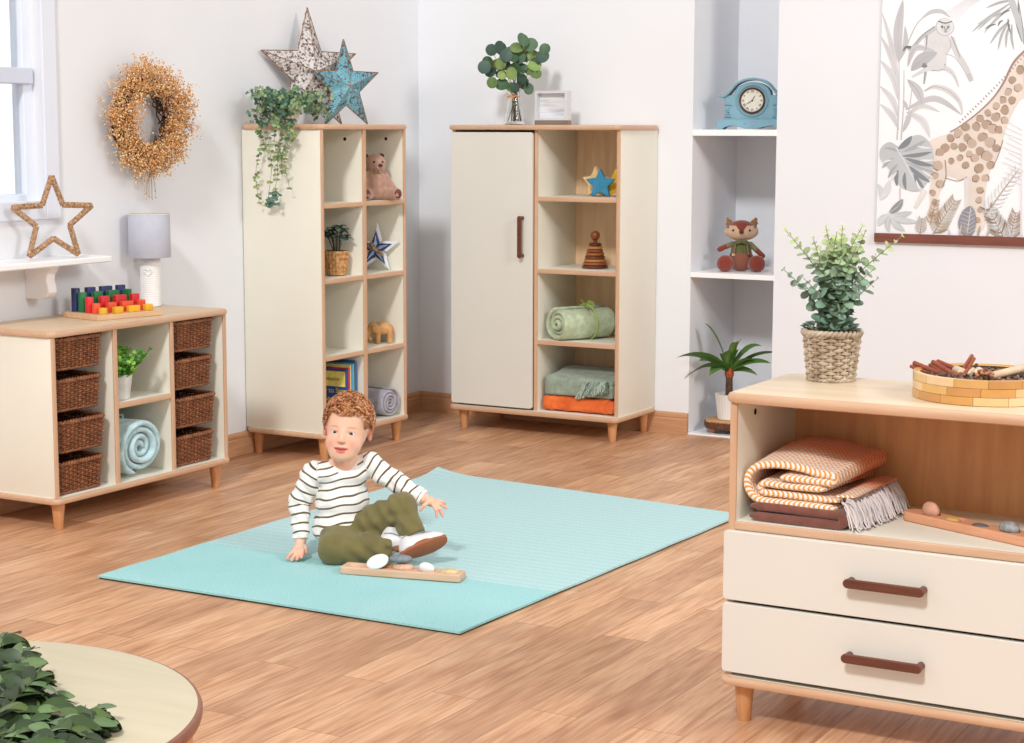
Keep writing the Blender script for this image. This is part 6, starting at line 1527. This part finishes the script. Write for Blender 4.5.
hand(wrR, pcR, (.022, .017, .014), Matrix.Rotation(.5, 3, 'Y'), [
    (Q(435.5, 502.0, -.062), Q(440.5, 504.6, -.066), Q(445.4, 508.2, -.070), .0062),
    (Q(435.0, 504.0, -.070), Q(439.0, 509.4, -.078), Q(441.6, 516.0, -.082), .0064),
    (Q(432.6, 505.2, -.078), Q(435.4, 510.4, -.088), Q(435.6, 516.4, -.092), .0064),
    (Q(436.0, 500.6, -.052), Q(441.0, 501.6, -.046), Q(444.6, 503.6, -.044), .0058)],
    (Q(427.0, 503.0, -.078), Q(422.8, 506.4, -.088), Q(419.8, 510.4, -.092), .0068))
def skincol(V, ids):
    L = (V-HC) @ HRn; x, y, z = L[:, 0], L[:, 1], L[:, 2]
    base = np.tile(np.array(l3((234, 188, 162))), (len(V), 1)); pink = np.array(l3((226, 142, 126)))
    def mixc(c, w): nonlocal base; w = np.clip(w, 0, 1)[:, None]; base = base*(1-w)+np.array(c)*w
    front = (y < -.02) & (V[:, 2] > .3)
    for s in (-1, 1): mixc(pink, front*.55*np.exp(-(((x-s*.040)/.017)**2+((z+.036)/.015)**2)))
    mixc(pink, front*.5*np.exp(-((x/.009)**2+((z+.028)/.008)**2)))
    lip = front*np.exp(-(((np.abs(x))/.0265)**8))*((z < -.0482+.0008*np.cos(x*150)) & (z > -.0692+24*x*x) & (y < -.072)); mixc(l3((214, 106, 98)), lip*.9)
    mixc(l3((120, 48, 44)), (ids == 5)*front*1.0*(np.abs(x) < .020)*((z > -.0612+12*x*x) & (z < -.0530)))
    brow = front*np.exp(-(((np.abs(x)-.030)/.015)**4+((z-.0205+6*(np.abs(x)-.028)**2)/.0030)**2)); mixc(l3((190, 128, 88)), brow*.65)
    lash = front*np.exp(-(((np.abs(x)-.0285)/.0125)**4+((z-.0048)/.0014)**2)); mixc(l3((128, 80, 62)), lash*.8)
    for s in (-1, 1):
        for zz in (-.0325,): mixc(l3((150, 78, 66)), front*np.exp(-(((x-s*.0048)/.0022)**2+((z-zz)/.0018)**2))*(y < -.08))
    ear = np.isin(ids, (2, 6)) & (np.abs(x) > .07); mixc(l3((228, 130, 116)), ear*.55); mixc(l3((204, 96, 84)), (ids == 6)*.5)
    mixc(pink, (ids == 8)*.45)
    return base
sk = colattr('skin', .5, sss=.35); 
body = F.build('body', sk, child, colf=skincol)
# eyes
for s in (-1, 1):
    c = H(s*.0285, -.0688, -.0005); mb = MB(); mb.sphere(c, .0122, 20, 14); e_ = mb.build('eye', plain('eye white', (232, 230, 230), .15, .005), child, 60)
    gz = HRn @ np.array([.04, -1, .0]); gz /= np.linalg.norm(gz); q = Vector(gz).to_track_quat('Z', 'Y').to_matrix().to_4x4()
    mb = MB(); Mx = Matrix.Translation(Vector(c)) @ q
    mb.lathe([(.0066, .0103), (.0062, .0109), (.0030, .01215)], 20, Mx=Mx); mb.build('iris', plain('blue iris', (62, 92, 128), .1, .2, 300), e_, 60)
    mb = MB(); mb.lathe([(.0032, .0118), (.0028, .01235), (0, .0126)], 16, Mx=Mx); mb.build('pupil', plain('pupil', (10, 10, 12), .05), e_, 60)
mb = MB()
for k in range(4): mb.box(-.0125+.0063*k, -.0066+.0063*k, -.0850+.0009*(k-1.5)**2, -.080, -.0580, -.0525, .001, Mx=Matrix.Translation(Vector(HC)) @ HR.to_4x4())
mb.build('teeth', plain('teeth', (238, 230, 220), .3), child, 40)

# hair: a fitted cap broken by waves, with separate locks over it
def hairline(x, y):
    f = np.where(y < -.045, .066+.15*np.maximum(0, -.075-y)*0, .066+(y+.045)/.045*(-.054)); f = np.where(y > 0, .012-(y)*.95, f); f = np.maximum(f, -.05)
    side = np.clip((np.abs(x)-.052)/.012, 0, 1); f = np.where((y < -.03), f-.045*side*np.clip((y+.075)/.035, 0, 1), f); return f
F2 = Field((HC[0]-.11, HC[1]-.12, HC[2]-.08), (HC[0]+.11, HC[1]+.13, HC[2]+.15), .0024)
F2.ell(H(0, .012, .036), (.0795, .0985, .0915), 0, HR)
X, Y, Z = F2.grid(); Lc = (np.stack([X, Y, Z], -1)-HC) @ HRn; lx, ly, lz = Lc[..., 0], Lc[..., 1], Lc[..., 2]
wv = np.sin(70*lx+5*np.sin(38*ly+2*np.sin(30*lz))+30*lz)*.0030+np.sin(125*ly+4*np.sin(50*lx+1)+60*lz)*.0022+np.sin(210*lx+3*np.sin(90*ly))*.0012
F2.D = F2.D+wv*np.clip((lz+.02)/.06, .25, 1)
edge = hairline(lx, ly)-lz+.006*np.sin(90*lx+2)+.004*np.sin(170*lx+60*ly)
F2.D = np.maximum(F2.D, edge*.8).astype(np.float32)
HAIRC = [(190, 124, 80), (208, 146, 98), (168, 104, 64), (222, 166, 118), (150, 92, 58)]
hair = F2.build('hair', colattr('ginger hair', .5, bscale=60, bmp=.3), child, colf=lambda V, i: (lambda L: np.array(l3((186, 122, 80)))[None]*(1+.30*np.sin(130*L[:, 0]+5*np.sin(50*L[:, 1])+60*L[:, 2])[:, None]*.8))((V-HC) @ HRn))
mb = MB(); rnd = random.Random(4)
for k in range(1500):
    th = rnd.uniform(0, 2*PI); ph = math.acos(rnd.uniform(-.45, 1)); nx, ny, nz = math.sin(ph)*math.cos(th), math.sin(ph)*math.sin(th), math.cos(ph)
    def surf(a, b, c, r=1.0):
        l = math.sqrt(a*a+b*b+c*c); return np.array([a/l*.0825*r, .012+b/l*.0985*r, .036+c/l*.0945*r])
    p = surf(nx, ny, nz); hl = float(hairline(np.array(p[0]), np.array(p[1])))
    if p[2] < hl+.004: continue
    # combed forward and to the image right from the crown at the back, curling
    crown = np.array([-.02, .07, .11]); d = p-crown; d = d/np.linalg.norm(d); curl = rnd.choice([-1, 1])*rnd.uniform(3, 9); L = rnd.uniform(.016, .034); nrm = np.array([nx, ny, nz]); side = np.cross(nrm, d); sl = np.linalg.norm(side); side = side/max(sl, 1e-6)
    pts = []; q = p.copy()
    for i in range(6):
        u = i/5; off = nrm*(.002+.006*math.sin(PI*u)*rnd.uniform(.8, 1.1)); pts.append(Vector(H(*(q+off)))); ang = curl*u*.28
        q = q+(d*math.cos(ang)+side*math.sin(ang))*L/5; l = np.sqrt((q[0]/.0825)**2+((q[1]-.012)/.0985)**2+((q[2]-.036)/.0945)**2); q = np.array([q[0]/l, .012+(q[1]-.012)/l, .036+(q[2]-.036)/l])
        if q[2] < float(hairline(np.array(q[0]), np.array(q[1])))-.008: break
    if len(pts) < 3: continue
    w = rnd.uniform(.0014, .0028); n = len(pts); random.seed(k)
    mb.tube(pts, [w*(.6+.8*math.sin(PI*(i+.4)/n)) if i < n-1 else w*.25 for i in range(n)], 5, col=vary(l3(rnd.choice(HAIRC)), .15), flat=.6)
mb.build('curls', colattr('ginger curls', .45, bscale=80), hair, 60)

# striped top
Fs = Field((-.27, -.16, .0), (.33, .16, .42), .0030)
g = .010
Fs.ell(pel+np.array([-.010, 0, .004]), (.107, .098, .080), .02, id=1).ell((wst+cst)/2, (.084+g, .076+g, .096), .03, id=1).ell(uch-np.array([0, 0, .012]), (.084+g*.6, .058+g*.8, .046), .03, id=1)
Fs.cap(uch, shL, .038, .037, .02, 1).cap(uch, shR, .038, .037, .02, 1)
Fs.chain([shL, elL], [.042, .037], .012, 2).chain([elL, wrL+(wrL-elL)*-.02], [.037, .0285], .008, 3)
Fs.chain([shR, elR], [.042, .036], .012, 4).chain([elR, wrR+(wrR-elR)*-.04], [.036, .0275], .008, 5)
X, Y, Z = Fs.grid()
Fs.D = Fs.D+(.0030*wob(X, Y, Z, 75, 3)+.0026*np.sin(120*Z+60*X+3*np.sin(40*X)+20*Y)*np.clip((np.abs(X)-.05)/.05, 0, 1)).astype(np.float32)
ncen = H(0, .0, -.075); Fs.cap(ncen+np.array([0, -.035, -.016]), ncen+np.array([0, .03, .03]), .047, .051, .004, 9, 's')
def cutplane(Fd, p, n, keep_r=None, c=None):
    X, Y, Z = Fd.grid(); d = (X-p[0])*n[0]+(Y-p[1])*n[1]+(Z-p[2])*n[2]
    if c is not None: d = np.where((X-c[0])**2+(Y-c[1])**2+(Z-c[2])**2 < keep_r**2, d, -1)
    Fd.D = np.maximum(Fd.D, d).astype(np.float32)
def unit(v): return v/np.linalg.norm(v)
cutplane(Fs, wrL+unit(elL-wrL)*.004, unit(wrL-elL), .06, wrL); cutplane(Fs, wrR+unit(elR-wrR)*.004, unit(wrR-elR), .05, wrR)
# hem: rises from his right hip to the lap
hem0 = Q(318, 560, -.03); X, Y, Z = Fs.grid(); hemz = .030+.105*np.clip((X+.115)/.22, 0, 1)-.10*np.clip((Y+.02)/.1, 0, 1)+.004*np.sin(40*X)
torso = (X > -.135) & (X < .12) & (Z < .2) 
Fs.D = np.where(torso, np.maximum(Fs.D, hemz-Z), Fs.D).astype(np.float32); Fs.D = np.maximum(Fs.D, (.002-Z)).astype(np.float32)
def shirtcol(V, ids):
    x, y, z = V[:, 0], V[:, 1], V[:, 2]; s = z-.18*x+.25*np.maximum(0, z-.27)*0-.9*np.maximum(0, z-.255)*x*4+.10*y
    def al(a, b, off=0): d = unit(b-a); return (V-a) @ d+off
    s = np.where(ids == 2, al(shL, elL), s); s = np.where(ids == 3, al(elL, wrL, np.linalg.norm(elL-shL)), s)
    s = np.where(ids == 4, al(shR, elR), s); s = np.where(ids == 5, al(elR, wrR, np.linalg.norm(elR-shR)), s)
    s = s+.0022*np.sin(70*x)+.0015*np.sin(90*y+60*z)
    trim = np.zeros(len(V)); dn = np.linalg.norm(V-(ncen+np.array([0, -.035, -.016])), axis=1); trim[(dn < .0555) & (z > .27)] = 1
    trim[(ids == 3) & (al(elL, wrL) > np.linalg.norm(wrL-elL)-.014)] = 1; trim[(ids == 5) & (al(elR, wrR) > np.linalg.norm(wrR-elR)-.014)] = 1
    return np.stack([s, trim, np.zeros(len(V))], 1)
m, nt, b = newmat('striped jersey'); b.inputs['Roughness'].default_value = .9; b.inputs['Sheen Weight'].default_value = .2
a = nt.nodes.new('ShaderNodeAttribute'); a.attribute_name = 'Col'; sp_ = nt.nodes.new('ShaderNodeSeparateXYZ'); nt.links.new(a.outputs['Vector'], sp_.inputs[0])
fr = mth(nt, 'FRACT', mth(nt, 'MULTIPLY', mth(nt, 'ADD', sp_.outputs[0], 1.0), 1/.0312))
st_ = mth(nt, 'MULTIPLY', mth(nt, 'LESS_THAN', fr, .21), mth(nt, 'LESS_THAN', sp_.outputs[1], .5))
mx = N(nt, 'ShaderNodeMix', data_type='RGBA'); nt.links.new(st_, mx.inputs[0]); mx.inputs[6].default_value = lin((240, 239, 238)); mx.inputs[7].default_value = lin((98, 82, 48)); nt.links.new(mx.outputs[2], b.inputs['Base Color'])
v = coord(nt); n2 = N(nt, 'ShaderNodeTexNoise', Scale=40.0, Detail=3.0); nt.links.new(v, n2.inputs['Vector']); bump(nt, b, n2.outputs['Fac'], .5, .004)
Fs.build('striped_top', m, child, colf=shirtcol)

# olive trousers
Ft = Field((-.20, -.25, -.002), (.33, .16, .26), .0030)
Ft.ell(pel+np.array([0, 0, -.008]), (.088, .084, .070), .02)
Ft.chain([hpR, (hpR+knU)/2+np.array([0, 0, .004]), knU, anU], [.062, .058, .052, .041], .016, 1)
Ft.chain([hpL, knL, (knL+anL)/2, anL], [.056, .056, .050, .040], .016, 2)
Ft.ell((hpL+knL)/2+np.array([.03, 0, 0]), (.06, .07, .05), .02)
X, Y, Z = Ft.grid()
def rad(p, f): 
    R_ = np.sqrt((X-p[0])**2+(Z-p[2])**2*1.5); return np.sin(f*R_+2*np.sin(14*X))*np.exp(-R_/.07)
Ft.D = Ft.D+(.0034*wob(X, Y, Z, 58, 5)+.0045*rad(knU-np.array([.02, 0, .05]), 130)+.0035*rad(anL, 120)+.0030*np.sin(105*(X*.9+Z)+2*np.sin(30*Y))*np.clip((X+.06)/.1, 0, 1)).astype(np.float32)
cutplane(Ft, anU+unit(anU-knU)*.014, unit(anU-knU), .055, anU); cutplane(Ft, anL+unit(anL-knL)*.012, unit(anL-knL), .05, anL)
Ft.D = np.maximum(Ft.D, (.0015-Z)).astype(np.float32)
Ft.build('olive_trousers', plain('olive cotton', (112, 104, 62), .9, .08, 14, .4, 90, sheen=.2), child)

# shoes
def shoe(Mx, name='shoe'):
    L, W_ = .172, .066
    def outline(k=1.0, n=40):
        o = []
        for i in range(n):
            a_ = 2*PI*i/n; x = math.cos(a_); y = math.sin(a_); w = W_/2*(1-.10*x*0+.12*math.cos(a_-.3)); o.append((x*L/2*k*1.0, y*w*k*(abs(y)**-.12 if abs(y) > .05 else 1.3)*.96))
        return o
    r = bpy.data.objects.new(name, None)
    mb = MB(); base = outline(); rings = [[(x*k, y*k, z+(.006*max(0, x/(L/2))**3)) for x, y in base] for k, z in ((.93, 0), (.99, .002), (1.0, .006), (1.0, .015), (.97, .018))]
    mb.loft(rings, True, Mx=Mx)
    sole = mb.build(name+'_sole', plain('gum rubber sole', (156, 92, 58), .6, .05, 20), None, 50)
    Fq = Field((-.095, -.045, .005), (.10, .045, .115), .0026)
    Fq.ell((.035, 0, .020), (.050, .031, .030), .02, id=1).ell((-.035, 0, .030), (.047, .030, .040), .02, id=1).cap((-.045, 0, .03), (-.040, 0, .075), .031, .029, .015, 1).cap((-.01, 0, .04), (.03, 0, .032), .028, .024, .02, 1)
    X, Y, Z = Fq.grid(); Fq.D = np.maximum(Fq.D, np.maximum(.010-Z, Z-.082-.0*X)).astype(np.float32); Fq.cap((-.042, 0, .07), (-.040, 0, .10), .022, .023, .002, 2, 's')
    up = Fq.build(name+'_upper', colattr('white leather', .4, bscale=30), None, cols=[l3((238, 239, 241))]*3, fn=lambda V: np.array([tuple(Mx @ Vector(v_)) for v_ in V]))
    mb = MB()
    for i in range(4):
        x = -.010+.013*i; z = .070-.0075*i; mb.tube([(x, -.020, z-.010), (x+.002, 0, z+.0015), (x, .020, z-.010)], .0026, 6, Mx=Mx)
    for s in (-1, 1): mb.tube([(-.012, 0, .074), (-.016, s*.012, .088), (-.020, s*.028, .090), (-.014, s*.026, .074), (-.010, 0, .072)], .0030, 6, Mx=Mx); mb.tube([(-.012, 0, .072), (.0, s*.018, .080), (.010, s*.034, .066)], .0026, 6, Mx=Mx)
    for s in (-1, 1): mb.tube([(-.018, s*.008, .084), (-.026, s*.022, .104), (-.012, s*.034, .104), (-.004, s*.022, .088)], .0034, 6, Mx=Mx); mb.tube([(.004, s*.006, .078), (.018, s*.026, .082), (.030, s*.034, .070)], .0030, 6, Mx=Mx)
    lc = mb.build('laces', plain('white laces', (236, 236, 240), .7), None, 60)
    mb = MB()
    for s in (-1, 1): mb.tube([(.045, s*.026, .040), (.020, s*.029, .050), (-.006, s*.033, .052), (-.030, s*.034, .060), (-.060, s*.030, .058)], .0016, 5, Mx=Mx)
    seam_ = mb.build('stitching', plain('grey stitching', (150, 152, 158), .8), None, 60); seam_.parent = up
    return sole, up, lc
def frame(c, xd, nd):
    xd = Vector(xd).normalized(); nd = Vector(nd); nd = (nd-xd*nd.dot(xd)).normalized(); zd = -nd; yd = zd.cross(xd)   # nd: where the sole faces
    return Matrix(((xd.x, yd.x, zd.x, c[0]), (xd.y, yd.y, zd.y, c[1]), (xd.z, yd.z, zd.z, c[2]), (0, 0, 0, 1)))
mU = frame(Q(422.5, 549, -.175), (.93, .12, .33), (.22, -.80, -.52)); mL = frame(Q(401, 551.5, -.105), (.96, -.2, .02), (.1, -.35, -.93))
for Mx in (mU, mL):
    so, up, lc = shoe(Mx); up.name = 'shoe'; so.name = 'sole'; up.parent = child; so.parent = up; lc.parent = up

# =================================================================== CAMERA, LIGHT, WORLD
cam = bpy.data.cameras.new('camera'); cam.sensor_fit = 'HORIZONTAL'; cam.sensor_width = 36; cam.lens = 36*CF/1024; cam.clip_start = .05
co = bpy.data.objects.new('camera', cam); COL.objects.link(co)
co.matrix_world = Matrix(((_R[0], _U[0], -_F[0], CC[0]), (_R[1], _U[1], -_F[1], CC[1]), (_R[2], _U[2], -_F[2], CC[2]), (0, 0, 0, 1)))
SC.camera = co
def area(name, loc, tgt, size, power, col=(1, 1, 1), sy=None):
    l = bpy.data.lights.new(name, 'AREA'); l.energy = power*KS*KS; l.size = size*KS; l.color = col
    if sy: l.shape = 'RECTANGLE'; l.size_y = sy*KS
    o = bpy.data.objects.new(name, l); COL.objects.link(o); o.location = loc; d = Vector(tgt)-Vector(loc); o.rotation_euler = d.to_track_quat('-Z', 'Y').to_euler(); return o
area('key_softbox', (4.1, -12.6, 9.0), (1.9, -1.8, .5), 1.35, 960, (1, .995, .985))
area('right_softbox', (9.6, -4.0, 4.6), (.2, -1.8, .9), 1.7, 240, (1, .985, .965))
w = bpy.data.worlds.new('world'); SC.world = w; w.use_nodes = True; nt = w.node_tree; bg = nt.nodes['Background']
tc2 = nt.nodes.new('ShaderNodeTexCoord'); sp2 = nt.nodes.new('ShaderNodeSeparateXYZ'); nt.links.new(tc2.outputs['Generated'], sp2.inputs[0])
lt = mth(nt, 'LESS_THAN', sp2.outputs[0], -.62)
mx = N(nt, 'ShaderNodeMix', data_type='RGBA'); nt.links.new(lt, mx.inputs[0]); mx.inputs[6].default_value = (.71, .68, .64, 1); mx.inputs[7].default_value = (1.22, 1.28, 1.36, 1); nt.links.new(mx.outputs[2], bg.inputs['Color'])
bg.inputs['Strength'].default_value = .92
SC.view_settings.view_transform = 'Standard'; SC.view_settings.look = 'None'; SC.view_settings.gamma = 1; SC.view_settings.use_curve_mapping = False; SC.view_settings.exposure = .06
# bring the whole place to its real size
for o in list(bpy.data.objects):
    if o.parent is None:
        o.location = o.location*KS
        if o.type not in ('CAMERA', 'LIGHT'): o.scale = (KS, KS, KS)
